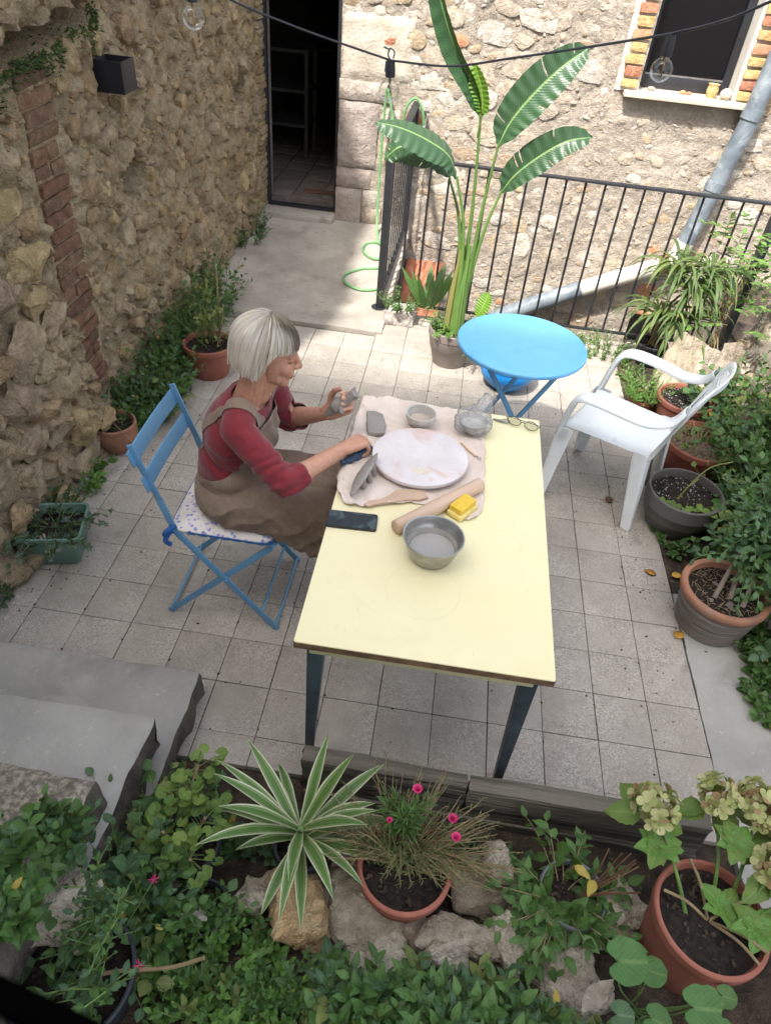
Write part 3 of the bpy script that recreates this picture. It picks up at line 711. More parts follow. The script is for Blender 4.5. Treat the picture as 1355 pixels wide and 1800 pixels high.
def craggy_mesh(ru, rw, h, seed):
    r = random.Random(seed); bm = bmesh.new()
    for k in range(22):
        a = r.uniform(0, 6.283); q = r.uniform(0.7, 1.12) if k < 14 else r.uniform(0, .6); bm.verts.new((ru * q * math.cos(a), rw * q * math.sin(a), h * (r.uniform(-.6, .75) if k < 14 else r.uniform(.6, 1.05))))
    res = bmesh.ops.convex_hull(bm, input=bm.verts); bmesh.ops.delete(bm, geom=list({g for g in res['geom_interior'] + res['geom_unused'] if isinstance(g, bmesh.types.BMVert)}), context='VERTS')
    bmesh.ops.bevel(bm, geom=list(bm.edges), offset=0.008, segments=1, profile=0.5, affect='EDGES', clamp_overlap=True)
    bmesh.ops.triangulate(bm, faces=list(bm.faces)); bmesh.ops.subdivide_edges(bm, edges=[e for e in bm.edges if e.calc_length() > 0.03], cuts=2, use_grid_fill=True); bmesh.ops.triangulate(bm, faces=list(bm.faces)); bm.normal_update()
    for v in bm.verts:
        p = v.co; v.co = p + v.normal * (0.016 * fbm(p.x * 13 + seed, p.y * 13, p.z * 13, 4) - 0.010 * abs(fbm(p.x * 26 + seed, p.y * 26, p.z * 26, 3)))
    bm.verts.index_update(); vs = [tuple(v.co) for v in bm.verts]; fs = [tuple(v.index for v in f.verts) for f in bm.faces]; bm.free(); return vs, fs
def craggy_mesh_round(ru, rw, h, seed):
    r = random.Random(seed); n = 16; vs = []; fs = []; ph = [r.uniform(0, 6.28) for _ in range(4)]; pw = r.uniform(2.4, 4)
    tx, ty = r.uniform(-.5, .5), r.uniform(-.5, .5); rings = ((1.05, -0.05), (1.0, 0.25), (0.93, 0.62), (0.74, 0.88), (0.5, 0.97), (0.24, 1.0))
    cuts = [(r.uniform(0, 6.28), r.uniform(.5, .85), r.uniform(.25, .8)) for _ in range(4)]
    for sc, hh in rings:
        for k in range(n):
            a = 2 * math.pi * k / n; c, s_ = math.cos(a), math.sin(a); q = (abs(c) ** pw + abs(s_) ** pw) ** (-1 / pw) * (1 + 0.10 * math.sin(2 * a + ph[0]) + 0.08 * math.sin(3 * a + ph[1]) + 0.05 * math.sin(5 * a + ph[2])) * sc
            x, y = c * q, s_ * q; d = hh * (1 + tx * x * .6 + ty * y * .6)
            for ca, cd, cs in cuts:
                e = x * math.cos(ca) + y * math.sin(ca) - cd * .6
                if e > 0: d -= e * cs * (1 if hh > 0.5 else hh)
            X, Y = x * ru, y * rw; D = d * h if hh > 0 else -0.05
            if hh > 0: D += 0.016 * fbm(X * 14 + seed, Y * 14, 1.0, 4); X += 0.010 * fbm(X * 16, Y * 16, seed, 3); Y += 0.010 * fbm(X * 16, Y * 16, seed + 7, 3)
            vs.append((X, Y, D))
    vs.append((0, 0, h * 1.0)); m = len(rings)
    for j in range(m - 1):
        for k in range(n): a = j * n + k; b = j * n + (k + 1) % n; fs.append((a, b, b + n, a + n))
    fs += [((m - 1) * n + k, (m - 1) * n + (k + 1) % n, m * n) for k in range(n)]
    return vs, fs
def place_stones(parent, lst, rot, mapf, mats, hf, seed, name='stone', n=9, pick=None, disp=None, crag=False):
    r = random.Random(seed)
    for k, (u, v, ru, rw) in enumerate(lst):
        h = hf(r, u, v, min(ru, rw)); vs, fs = craggy_mesh(ru, rw, h, seed * 1000 + k) if crag else stone_mesh(ru, rw, h, seed * 1000 + k, n)
        me = bpy.data.meshes.new(name); me.from_pydata(vs, [], fs)
        me.materials.append(MATS[pick(r, u, v) if pick else r.choice(mats)])
        me.polygons.foreach_set('use_smooth', [True] * len(me.polygons)); me.set_sharp_from_angle(angle=R(32 if crag else 38))
        o = add_obj(name, me, parent); o.matrix_local = Matrix.Translation(mapf(u, v, (disp(u, v) if disp else 0.0))) @ rot @ Matrix.Rotation(r.uniform(-.25, .25), 4, 'Z')
def pebbles(parent, lst, rot, mapf, mat, hf, seed, disp=None):
    r = random.Random(seed); m = MB()
    for k, (u, v, ru, rw) in enumerate(lst):
        vs, fs = stone_mesh(ru, rw, hf(r), seed * 1000 + k, 6); M = Matrix.Translation(mapf(u, v, (disp(u, v) if disp else 0.0))) @ rot @ Matrix.Rotation(r.uniform(-.5, .5), 4, 'Z')
        m.cur = r.randrange(len(mat)); m.add([M @ Vector(p) for p in vs], fs)
    o = m.build('small_stones', mat, parent, angle=45); o['kind'] = 'stuff'; return o

def cells(u, v, sc, amp, seed, flat_=0.22):
    """relief of fitted rough stones: raised cells of uneven height with sunk joints"""
    w = 0.35 * fbm(u * sc * 0.7, v * sc * 0.7, seed + 2, 2); p = Vector((u * sc + w, v * sc * 1.25 + w * 0.7, seed))
    ds, ps = noise.voronoi(p); e = min(1.0, (ds[1] - ds[0]) / flat_); q = ps[0]; hsh = math.sin(q.x * 12.99 + q.y * 78.2 + q.z * 37.7) * 43758.5; hsh -= math.floor(hsh)
    tilt = (p.x - q.x) * (hsh - .5) * 0.9 + (p.y - q.y) * ((hsh * 7.3) % 1 - .5) * 0.9
    return amp * (e * e * (3 - 2 * e)) * (0.25 + 0.9 * hsh + tilt)
# ---- left wall: front face at x = -1.05, u runs along y
LW = -1.05
mapL = lambda u, v, d: Vector((LW + d, u, v))
rotL = Matrix(((0, 0, 1, 0), (1, 0, 0, 0), (0, 1, 0, 0), (0, 0, 0, 1)))
def dispL(u, v):
    d = 0.035 * fbm(u * 2.2, v * 2.2, 0.3, 3) + 0.014 * fbm(u * 9, v * 9, 4.0, 4) + 0.012 * fbm(u * 26, v * 26, 8.0, 4) + cells(u, v, 6.5, 0.045, 1.0) + cells(u, v, 17.0, 0.012, 5.0)
    d += 0.10 * max(0, 1 - v / 0.9) * max(0, min(1, (1.25 - u) / 0.3))                     # thicker foot near the steps
    for (hu, hv, a, b, dep) in ((1.98, 1.04, 0.105, 0.080, 0.50), (3.92, 1.08, 0.075, 0.11, 0.4)):
        q = ((u - hu) / a) ** 2 + ((v - hv) / b) ** 2
        if q < 1.6: d -= dep * max(0, min(1, (1.6 - q) / 0.2))
    if u < 1.75:                                                                            # undercut ledge
        zl = 1.665 + 0.12 * (u - 1.0) + 0.03 * fbm(u * 4, 2.0); q = abs(v - zl) / 0.05
        if q < 1: d -= 0.34 * (1 - q ** 4)
        elif v > zl: d += 0.03
    if 1.08 < u < 1.36 and 0.15 < v < 1.66: d = 0.012 + 0.006 * fbm(u * 30, v * 30, 2.0, 3)
    if u < 1.08: d += 0.045 * abs(fbm(u * 5, v * 5, 6.6, 4)) - 0.02 + 0.012 * fbm(u * 16, v * 16, 2.2, 4)
    return d
left_wall = gridwall('rubble_wall', 'mortar_left', steps_list(-1.6, 0.2, 0.05) + steps_list(0.215, 4.5, 0.0155), steps_list(-0.05, 2.1, 0.0165) + [2.4, 2.8, 3.2], dispL, mapL, lambda u, v: v > 2.2 and u < 0.9)
tag(left_wall, 'tall shaded brown rubble stone wall with a brick column, left of the seated person', 'wall')
hole_ok = lambda u, v, r: not (abs(u - 1.98) < 0.12 + r and abs(v - 1.04) < 0.10 + r) and not (abs(u - 3.9) < 0.09 + r and abs(v - 1.06) < 0.1 + r)
def okL(u, v, r):
    if not hole_ok(u, v, r): return False
    if 1.08 - r < u < 1.345 + r and v < 1.66: return False
    if u < 1.75 and abs(v - (1.665 + 0.12 * (u - 1.0))) < 0.05 + r: return False
    return True
rs = random.Random(3)
SL = scatter(0.25, 1.1, 0.0, 1.15, ((0.09, 0.15, 20), (0.05, 0.085, 34)), okL, rs, (0.8, 1.8), 0.62)
SL2 = scatter(0.3, 4.42, 0.02, 1.98, ((0.05, 0.075, 60), (0.03, 0.05, 150), (0.02, 0.03, 120)), lambda u, v, r: okL(u, v, r) and not (u < 1.1 and v < 1.15), rs, (0.8, 1.8), 0.95, cap=245)
pickL = lambda r, u, v: r.choice(('stone_brown', 'stone_tan', 'stone_brown', 'stone_grey')) if u > 1.1 else r.choice(('stone_grey', 'stone_grey', 'stone_brown', 'stone_tan'))
place_stones(left_wall, SL, rotL, mapL, None, lambda r, u, v, m: r.uniform(0.035, 0.075), 11, pick=pickL, disp=dispL, crag=True)
place_stones(left_wall, SL2, rotL, mapL, None, lambda r, u, v, m: m * r.uniform(0.25, 0.6), 12, pick=pickL, disp=dispL)
PB = [(rs.uniform(0.3, 4.4), rs.uniform(0, 1.95)) for _ in range(1500)]
PB = [(u, v, rs.uniform(.008, .022), rs.uniform(.007, .016)) for u, v in PB if okL(u, v, 0.01)]
pebbles(left_wall, PB, rotL, mapL, ['stone_brown', 'stone_tan', 'stone_grey'], lambda r: r.uniform(0.006, 0.018), 13, dispL)
# brick column in the left wall
k = 0; v = 0.22
while v < 1.60:
    hb = rs.uniform(0.047, 0.056); u = 1.10 + rs.uniform(-.008, .012); end = 1.345 + rs.uniform(-.03, .012)
    cuts = [u, end] if rs.random() < 0.5 else [u, u + (end - u) * rs.uniform(.35, .65), end]
    for a, b in zip(cuts[:-1], cuts[1:]):
        m = MB(); L = b - a - 0.008
        m.box((0, 0, 0), (L, hb, 0.09))
        m.v = [(x + rs.uniform(-.006, .006), y + rs.uniform(-.004, .004), z + rs.uniform(-.007, .007)) for x, y, z in m.v]
        o = m.build('brick', rs.choice(('brick_red', 'brick_brown', 'brick_brown', 'brick_red')), left_wall, bevel=0.006)
        o.matrix_local = Matrix.Translation(mapL((a + b) / 2, v + hb / 2, rs.uniform(-.026, -.013))) @ rotL @ Matrix.Rotation(rs.uniform(-.03, .03), 4, 'Z')
    v += hb + rs.uniform(0.009, 0.014)
# moss along the ledge, coloured dark to carry the shadow in the groove
lb = LB()
for k in range(2200):
    u = rs.uniform(0.6, 1.85); vv = 1.62 + 0.12 * (u - 1.0) + 0.03 * fbm(u * 4, 2.0) + rs.gauss(0, 0.022) - (0.05 if rs.random() < .2 else 0)
    lb.leaf(T_LAN, mapL(u, vv, dispL(u, vv) + 0.004), Vector((1, rs.uniform(-1, 1), rs.uniform(-1.2, .8))), rv(rs), rs.uniform(.012, .026), rs.choice((0, 0, 1)))
o = lb.build('moss', ['leaf_dark', 'moss_dark'], left_wall); o['kind'] = 'stuff'

# ---- back wall: front face at y = 4.47, u runs along x
BW = 4.47
mapB = lambda u, v, d: Vector((u, BW - d, v))
rotB = Matrix(((1, 0, 0, 0), (0, 0, -1, 0), (0, 1, 0, 0), (0, 0, 0, 1)))
DOOR = (-1.03, -0.41, -0.1, 2.05); WIN = (1.785, 2.465, 1.27, 2.35); VENT = (2.27, 2.66, -0.78, -0.41)
def inside(u, v, q, m=0.0): return q[0] - m < u < q[1] + m and q[2] - m < v < q[3] + m
def dispB(u, v):
    d = 0.010 * fbm(u * 3, v * 3, 2.3, 3) + 0.007 * fbm(u * 10, v * 10, 6.0, 4) + 0.006 * fbm(u * 30, v * 30, 9.0, 3) + cells(u, v, 5.5, 0.008, 3.0, 0.10) + cells(u, v, 15.0, 0.004, 8.0, 0.15) - 0.005 * abs(fbm(u * 22, v * 22, 5.0, 4))
    if inside(u, v, WIN, 0.16): d *= 0.3
    return d
holeB = lambda u, v: inside(u, v, DOOR) or inside(u, v, WIN) or inside(u, v, VENT)
us = steps_list(-1.35, 3.4, 0.019, (DOOR[0], DOOR[1], WIN[0], WIN[1], VENT[0], VENT[1]))
vs_ = steps_list(-1.3, 2.1, 0.019, (DOOR[2], DOOR[3], WIN[2], VENT[2], VENT[3])) + [2.35, 2.8, 3.2]
vs_ = [-2.3] + vs_
back_wall = gridwall('stone_house_wall', 'mortar_back', us, vs_, dispB, mapB, holeB)
tag(back_wall, 'sunlit pale rubble stone house wall with a dark doorway and a window', 'wall')
def okB(u, v, r):
    if inside(u, v, DOOR, r + 0.02) or inside(u, v, (1.64, 2.64, 1.17, 2.4), r) or inside(u, v, VENT, r + 0.04): return False
    if -0.44 < u < 0.16 + r and 0.02 < v < 1.32 + r and u < 0.05 + r: return False
    return True
rs = random.Random(5)
SB = scatter(-0.35, 1.0, 0.0, 1.9, ((0.085, 0.13, 20), (0.05, 0.085, 40), (0.03, 0.045, 40)), okB, rs, (1.2, 2.4), 0.92)
SB2 = scatter(0.2, 3.3, -1.2, 1.9, ((0.07, 0.11, 26), (0.045, 0.07, 60), (0.028, 0.045, 120)), lambda u, v, r: okB(u, v, r) and not (u < 1.0 and v > 0), rs, (0.9, 2.0), 1.05, cap=195)
def pickB(r, u, v):
    q = r.random()
    if q < 0.035: return 'brick_orange'
    if u < 1.0: return r.choice(('stone_white', 'stone_cream', 'stone_white', 'stone_cream', 'stone_buff'))
    return r.choice(('stone_cream', 'stone_cream', 'stone_buff', 'stone_white'))
place_stones(back_wall, SB, rotB, mapB, None, lambda r, u, v, m: r.uniform(0.003, 0.008), 21, pick=pickB, disp=dispB)
place_stones(back_wall, SB2, rotB, mapB, None, lambda r, u, v, m: r.uniform(0.002, 0.007), 22, pick=pickB, disp=dispB)
PB = [(rs.uniform(-0.3, 3.3), rs.uniform(-1.2, 1.9)) for _ in range(1100)]
PB = [(u, v, rs.uniform(.01, .03), rs.uniform(.007, .017)) for u, v in PB if okB(u, v, 0.02)]
pebbles(back_wall, PB, rotB, mapB, ['stone_cream', 'stone_buff', 'stone_white'], lambda r: r.uniform(0.002, 0.005), 23, dispB)
# dressed blocks at the door jamb
def block(u0, u1, v0, v1, d, mat, seed, name='jamb_block', par=None):
    r = random.Random(seed); m = MB(); nx = max(2, int((u1 - u0) / 0.035)); ny = max(2, int((v1 - v0) / 0.035)); vs = []; fs = []
    for j in range(ny + 1):
        for i in range(nx + 1):
            a = i / nx; b = j / ny; e = min(min(a, 1 - a) * (u1 - u0), min(b, 1 - b) * (v1 - v0)); rnd_ = -0.02 * max(0, 1 - e / 0.018) ** 2
            x = u0 + (u1 - u0) * a + 0.006 * fbm(b * 6, seed, 0); y = v0 + (v1 - v0) * b + 0.006 * fbm(a * 6, seed, 5)
            vs.append((x, BW - (d + rnd_ + 0.007 * fbm(x * 14, y * 14, seed, 4)), y))
    for j in range(ny):
        for i in range(nx): q = j * (nx + 1) + i; fs.append((q, q + 1, q + nx + 2, q + nx + 1))
    m.add(vs, fs); ring = [i for i in range(nx + 1)] + [(nx + 1) * j + nx for j in range(1, ny + 1)] + [(nx + 1) * ny + i for i in range(nx - 1, -1, -1)] + [(nx + 1) * j for j in range(ny - 1, 0, -1)]
    lo = m.add([(vs[k][0], BW + 0.06, vs[k][2]) for k in ring], []); n = len(ring); m.raw([(ring[k], lo + k, lo + (k + 1) % n, ring[(k + 1) % n]) for k in range(n)])
    return m.build(name, mat, par or back_wall, angle=50, fix=False)
for i, (u0, u1, v0, v1, d, mt) in enumerate((
        (-0.415, -0.20, -0.02, 0.34, 0.055, 'stone_pink'), (-0.415, -0.13, 0.352, 0.50, 0.03, 'stone_pink'),
        (-0.412, -0.10, 0.512, 0.985, 0.035, 'stone_pink'), (-0.415, -0.02, 0.995, 1.125, 0.04, 'stone_pink'),
        (-0.405, 0.14, 1.135, 1.56, 0.02, 'plaster_pale'), (-0.405, -0.28, 1.57, 1.72, 0.02, 'stone_buff'),
        (-0.41, -0.27, 1.73, 1.83, 0.025, 'brick_yellow'), (-0.41, -0.26, 1.84, 2.0, 0.025, 'brick_orange'),
        (-0.19, -0.03, 0.06, 0.20, 0.035, 'stone_cream'), (-0.19, -0.06, 0.21, 0.34, 0.03, 'stone_white'), (-0.09, 0.06, 0.52, 0.72, 0.02, 'stone_cream'), (-0.085, 0.08, 0.73, 0.97, 0.018, 'stone_white'))):
    block(u0, u1, v0, v1, d, mt, i + 3)
# worn thin stones up the left jamb
v = 0.10; r = random.Random(9); i = 0
while v < 1.95:
    h = r.uniform(0.03, 0.065); m = MB(); m.box((0, 0, 0), (0.09, 0.16, h - 0.006)); m.v = [(x + r.uniform(-.008, .008), y + r.uniform(-.008, .008), z + r.uniform(-.004, .004)) for x, y, z in m.v]
    o = m.build('jamb_stone', r.choice(('stone_brown', 'stone_grey', 'stone_tan')), back_wall, bevel=0.009); o.location = (-1.052 + r.uniform(-.008, .008), 4.425 + r.uniform(-.01, .01), v + h / 2); v += h; i += 1
# door reveal, threshold
mb = MB(); mb.box((-1.065, 4.64, 1.02), (0.06, 0.30, 2.1)); mb.box((-0.375, 4.64, 1.02), (0.06, 0.30, 2.1)); mb.box((-0.72, 4.64, 2.085), (0.62, 0.30, 0.06))
mb.build('door_reveal', 'mortar_right', back_wall, smooth=False)
mb = MB(); mb.box((-0.735, 4.40, 0.075), (0.64, 0.19, 0.09)); mb.build('threshold', 'concrete_ramp', back_wall, bevel=0.012)
mb = MB(); mb.box((-1.012, 4.53, 1.06), (0.04, 0.06, 1.96)); mb.box((-0.428, 4.53, 1.06), (0.03, 0.06, 1.96)); mb.box((-0.72, 4.53, 0.128), (0.55, 0.05, 0.02)); mb.build('door_frame', 'anthracite', back_wall, bevel=0.004)
# window
wv = 1.29
for side in (0, 1):
    v = 1.285; k = 0; r = random.Random(31 + side)
    while v < 2.3:
        h = r.uniform(0.052, 0.062); w = r.uniform(0.105, 0.125) if k % 2 else r.uniform(0.12, 0.145)
        u0, u1 = (WIN[0] - w, WIN[0] - 0.004) if side == 0 else (WIN[1] + 0.03, WIN[1] + 0.03 + w)
        m = MB(); m.box((0, 0, 0), (u1 - u0, h, 0.10)); m.v = [(x + r.uniform(-.005, .005), y + r.uniform(-.004, .004), z + r.uniform(-.004, .004)) for x, y, z in m.v]
        o = m.build('brick', ('brick_yellow', 'brick_orange', 'brick_yellow', 'brick_yellow', 'brick_orange')[k % 5], back_wall, bevel=0.004)
        o.matrix_local = Matrix.Translation(mapB((u0 + u1) / 2, v + h / 2, -0.012 + r.uniform(0, .01))) @ rotB; v += h + r.uniform(0.014, 0.02); k += 1
mb = MB(); mb.box((WIN[0] - 0.075, 4.475, 1.79), (0.17, 0.036, 1.06)); mb.box((WIN[1] + 0.095, 4.475, 1.79), (0.17, 0.036, 1.06)); mb.build('pointing', 'mortar_pale', back_wall, smooth=False)
mb = MB(); mb.box((WIN[0] - 0.01, 4.60, 1.82), (0.022, 0.22, 1.08)); mb.build('window_reveal', 'stone_buff', back_wall, smooth=False)
mb = MB(); mb.box((WIN[1] + 0.014, 4.58, 1.82), (0.022, 0.25, 1.08)); mb.build('window_reveal', 'plaster_reveal', back_wall, smooth=False)
mb = MB(); mb.box((2.145, 4.53, 1.251), (0.90, 0.30, 0.036)); mb.build('window_sill', 'marble_sill', back_wall, bevel=0.003)
wf = MB(); 
for (c, s_) in (((WIN[0] + 0.03, 4.63, 1.82), (0.055, 0.05, 1.08)), ((WIN[1] - 0.03, 4.63, 1.82), (0.055, 0.05, 1.08)), ((2.125, 4.63, 1.315), (0.57, 0.05, 0.085))): wf.box(c, s_)
wf = wf.build('window_frame', 'anthracite', back_wall, bevel=0.004)
mb = MB(); mb.box((2.125, 4.64, 1.85), (0.60, 0.012, 1.0)); mb.build('pane', 'window_glass', wf, smooth=False)
mb = MB(); mb.box((2.125, 4.612, 1.362), (0.57, 0.01, 0.01)); mb.build('glazing_bead', 'steel', wf, smooth=False)
# small cellar opening low in the wall, its unlit depth a dark panel
mb = MB(); mb.box((2.465, 4.72, -0.6), (0.39, 0.02, 0.37)); mb.build('cellar_dark_panel', 'room_dark', back_wall, smooth=False)
mb = MB(); mb.box((2.262, 4.6, -0.6), (0.016, 0.26, 0.37)); mb.box((2.668, 4.6, -0.6), (0.016, 0.26, 0.37)); mb.box((2.465, 4.6, -0.788), (0.42, 0.26, 0.016)); mb.build('opening_reveal', 'mortar_pale', back_wall, smooth=False)
for i in range(4):
    m = MB(); m.box((2.31 + i * 0.105, 4.475, -0.392), (0.098, 0.09, 0.026)); m.build('lintel_brick', 'brick_orange', back_wall, bevel=0.004)

# ---- low rough wall on the right
mapR = lambda u, v, d: Vector((2.44 - d, u, v)); rotR = Matrix(((0, 0, -1, 0), (-1, 0, 0, 0), (0, 1, 0, 0), (0, 0, 0, 1)))
dispR = lambda u, v: 0.05 * fbm(u * 2.5, v * 2.5, 7.3, 3) + 0.03 * fbm(u * 8, v * 8, 3.0, 4) - 0.25 * (v / 0.9)
m = MB(); us2 = steps_list(-1.0, 2.7, 0.03); vv2 = steps_list(-0.05, 0.75, 0.03)
right_wall = gridwall('retaining_wall', 'mortar_right', us2, vv2 + [0.76], lambda u, v: dispR(u, v) if v < 0.755 else -0.7, mapR)
tag(right_wall, 'low grey rough stone wall behind the pots along the right edge', 'wall')
rs = random.Random(17)
place_stones(right_wall, scatter(-0.4, 2.65, 0.02, 0.7, ((0.07, 0.11, 16), (0.035, 0.06, 40)), lambda u, v, r: True, rs, (1, 1.7), 0.95), rotR, mapR, None, lambda r, u, v, m: r.uniform(0.02, 0.04), 33, pick=lambda r, u, v: r.choice(('stone_grey', 'rock_grey', 'rock_pale')), disp=dispR)

# ------------------------------------------------------------------ steps, sleepers, bed
def bedz(x, y):
    z = -0.13 + 0.62 * max(0, min(0.29, -0.57 - y)) + 0.40 * max(0, -0.86 - y)
    return z + 0.012 * fbm(x * 5, y * 5, 3.3, 3)
slab('planting_bed', 'earth', -0.10, 2.6, -1.75, -0.515, bedz, 120, 60, 0.15, 0.02, 8)
def step(x1, y0, y1, z0, z1, mat, seed, name='step'):
    m = MB(); nx, ny, nz = 60, max(6, int((y1 - y0) / 0.025)), 6; x0 = -1.55; top = []
    def P(x, y, z):
        return (x + 0.012 * fbm(y * 7, z * 9, seed, 3) * (1 if x > x1 - .01 else 0), y + 0.008 * fbm(x * 6, z * 8, seed + 4, 3) * (1 if y > y1 - .01 else 0), z)
    vs = []; fs = []
    for j in range(ny + 1):
        for i in range(nx + 1):
            x = x0 + (x1 - x0) * i / nx; y = y0 + (y1 - y0) * j / ny
            e = min(x1 - x, y1 - y); vs.append(P(x, y, z1 + 0.005 * fbm(x * 7, y * 7, seed, 4) - 0.012 * max(0, 1 - e / 0.02) ** 2))
    for j in range(ny):
        for i in range(nx): q = j * (nx + 1) + i; fs.append((q, q + 1, q + nx + 2, q + nx + 1))
    m.add(vs, fs)
    m.cur = 1
    for a, b, (ax, ay, bx, by) in ((0, 0, (x1, y0, x1, y1)), (0, 0, (x1, y1, x0, y1))):
        n = ny if ax == bx else nx; g = []
        for k in range(nz + 1):
            for i in range(n + 1):
                t = i / n; x = ax + (bx - ax) * t; y = ay + (by - ay) * t; f = k / nz
                if k == nz:
                    ii = nx if ax == bx else nx - i; jj = i if ax == bx else ny; g.append(vs[jj * (nx + 1) + ii])
                else:
                    q = 0.016 * fbm(x * 11, y * 11, f * 2 + seed, 4); p = P(x, y, z0 + (z1 - z0) * f)
                    g.append((p[0] + (q if ax == bx else 0), p[1] + (q if ay == by else 0), p[2]))
        m.add(g, [(k * (n + 1) + i, k * (n + 1) + i + 1, (k + 1) * (n + 1) + i + 1, (k + 1) * (n + 1) + i) for k in range(nz) for i in range(n)])
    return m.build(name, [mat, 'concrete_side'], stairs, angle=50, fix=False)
stairs = thing('stairs', 'grey concrete steps at the lower left, the upper ones pebbled', 'stairs')
step(-0.025, -1.7, -0.265, -0.03, 0.14, 'concrete_grey', 2)
step(-0.052, -1.7, -0.56, 0.10, 0.305, 'concrete_grey', 5)
step(-0.075, -1.7, -0.845, 0.26, 0.465, 'concrete_pebble', 8)
step(-0.06, -1.7, -1.105, 0.42, 0.625, 'concrete_pebble', 11)
step(-0.02, -1.75, -1.33, 0.58, 0.79, 'concrete_pebble', 14)
def sleeper(x0, x1, y, z0, z1, w, label, seed, rz, group=None):
    L = x1 - x0; m = MB(); nx, ny, nz = 40, 5, 6
    def P(a, b, c):
        x = L * (a - .5); yy = w * (b - .5); zz = z0 + (z1 - z0) * c
        k = fbm(x * 2.5, yy * 30, zz * 30 + seed, 4); e = min(min(b, 1 - b) * w, min(c, 1 - c) * (z1 - z0))
        ch = -0.004 * max(0, 1 - e / 0.01)
        return (x + (0.01 * fbm(yy * 20, zz * 20, seed) if a in (0, 1) else 0), yy + (0.006 * k + ch if b == 1 else (-0.006 * k - ch if b == 0 else 0)), zz + (0.006 * k + ch if c == 1 else 0))
    def face(n1, n2, fn):
        m.add([fn(i / n1, j / n2) for j in range(n2 + 1) for i in range(n1 + 1)], [(j * (n1 + 1) + i, j * (n1 + 1) + i + 1, (j + 1) * (n1 + 1) + i + 1, (j + 1) * (n1 + 1) + i) for j in range(n2) for i in range(n1)])
    face(nx, ny, lambda i, j: P(i, j, 1)); face(nx, nz, lambda i, j: P(i, 0, j)); face(nx, nz, lambda i, j: P(1 - i, 1, j)); face(ny, nz, lambda i, j: P(0, 1 - i, j)); face(ny, nz, lambda i, j: P(1, i, j))
    o = m.build('wooden_sleeper', 'wood_grey', angle=45); o.location = ((x0 + x1) / 2, y, 0); o.rotation_euler = (0, 0, rz); return tag(o, label, 'sleeper', group)
sleeper(0.40, 0.915, -0.537, 0.02, 0.195, 0.060, 'short upper weathered timber sleeper behind the striped plant', 3, R(-0.6), 'sleepers edging the bed')
sleeper(0.922, 1.66, -0.540, 0.015, 0.185, 0.060, 'long upper weathered timber sleeper behind the small glossy shrub', 9, R(-0.3), 'sleepers edging the bed')
sleeper(0.41, 1.67, -0.546, -0.19, 0.016, 0.060, 'dark lower timber sleeper under the two upper ones', 15, R(-0.4), 'sleepers edging the bed')
lb = LB(); r = random.Random(41)                      # crumbled reddish bark fallen along the sleepers
m = MB()
for k in range(420):
    x = r.uniform(0.44, 1.62); y = -0.490 + abs(r.gauss(0, 0.020)); m.box((x, y, 0.004 + r.uniform(0, .006)), (r.uniform(.006, .03), r.uniform(.004, .012), r.uniform(.003, .01)), Matrix.Rotation(r.uniform(-.5, .5), 3, 'Z') @ Matrix.Rotation(r.uniform(-.5, .5), 3, 'X'))
o = m.build('bark_litter', 'litter', smooth=False); tag(o, 'crumbled reddish bark lying on the tiles behind the sleepers', 'litter', kind='stuff')

# ------------------------------------------------------------------ room beyond the door
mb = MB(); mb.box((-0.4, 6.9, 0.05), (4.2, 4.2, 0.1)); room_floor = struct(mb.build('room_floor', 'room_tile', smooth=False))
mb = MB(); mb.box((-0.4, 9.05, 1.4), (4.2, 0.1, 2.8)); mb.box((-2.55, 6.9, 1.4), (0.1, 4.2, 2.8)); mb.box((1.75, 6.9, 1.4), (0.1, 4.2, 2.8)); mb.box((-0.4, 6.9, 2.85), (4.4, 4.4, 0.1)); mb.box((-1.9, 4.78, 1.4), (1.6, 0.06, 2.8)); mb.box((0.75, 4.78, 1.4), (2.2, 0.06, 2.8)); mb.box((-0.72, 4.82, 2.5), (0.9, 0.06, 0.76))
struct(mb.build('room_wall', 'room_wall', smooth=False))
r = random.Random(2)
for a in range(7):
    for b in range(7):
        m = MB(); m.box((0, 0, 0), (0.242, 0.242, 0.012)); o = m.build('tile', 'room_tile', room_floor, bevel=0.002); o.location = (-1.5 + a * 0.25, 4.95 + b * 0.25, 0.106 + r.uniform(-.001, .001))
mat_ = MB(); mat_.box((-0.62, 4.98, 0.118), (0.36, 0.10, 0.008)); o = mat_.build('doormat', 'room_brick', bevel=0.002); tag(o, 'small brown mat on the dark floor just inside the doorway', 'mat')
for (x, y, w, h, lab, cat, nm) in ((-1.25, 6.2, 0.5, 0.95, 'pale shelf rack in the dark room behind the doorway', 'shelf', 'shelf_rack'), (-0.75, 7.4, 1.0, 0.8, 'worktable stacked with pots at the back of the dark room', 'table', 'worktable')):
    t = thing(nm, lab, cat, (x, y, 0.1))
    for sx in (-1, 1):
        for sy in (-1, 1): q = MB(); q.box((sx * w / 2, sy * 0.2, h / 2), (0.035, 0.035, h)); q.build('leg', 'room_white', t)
    for zz in ((0.3, 0.6, 0.93) if nm == 'shelf_rack' else (0.78,)): q = MB(); q.box((0, 0, zz), (w + 0.04, 0.44, 0.03)); q.build('shelf' if nm == 'shelf_rack' else 'table_top', 'room_white', t)
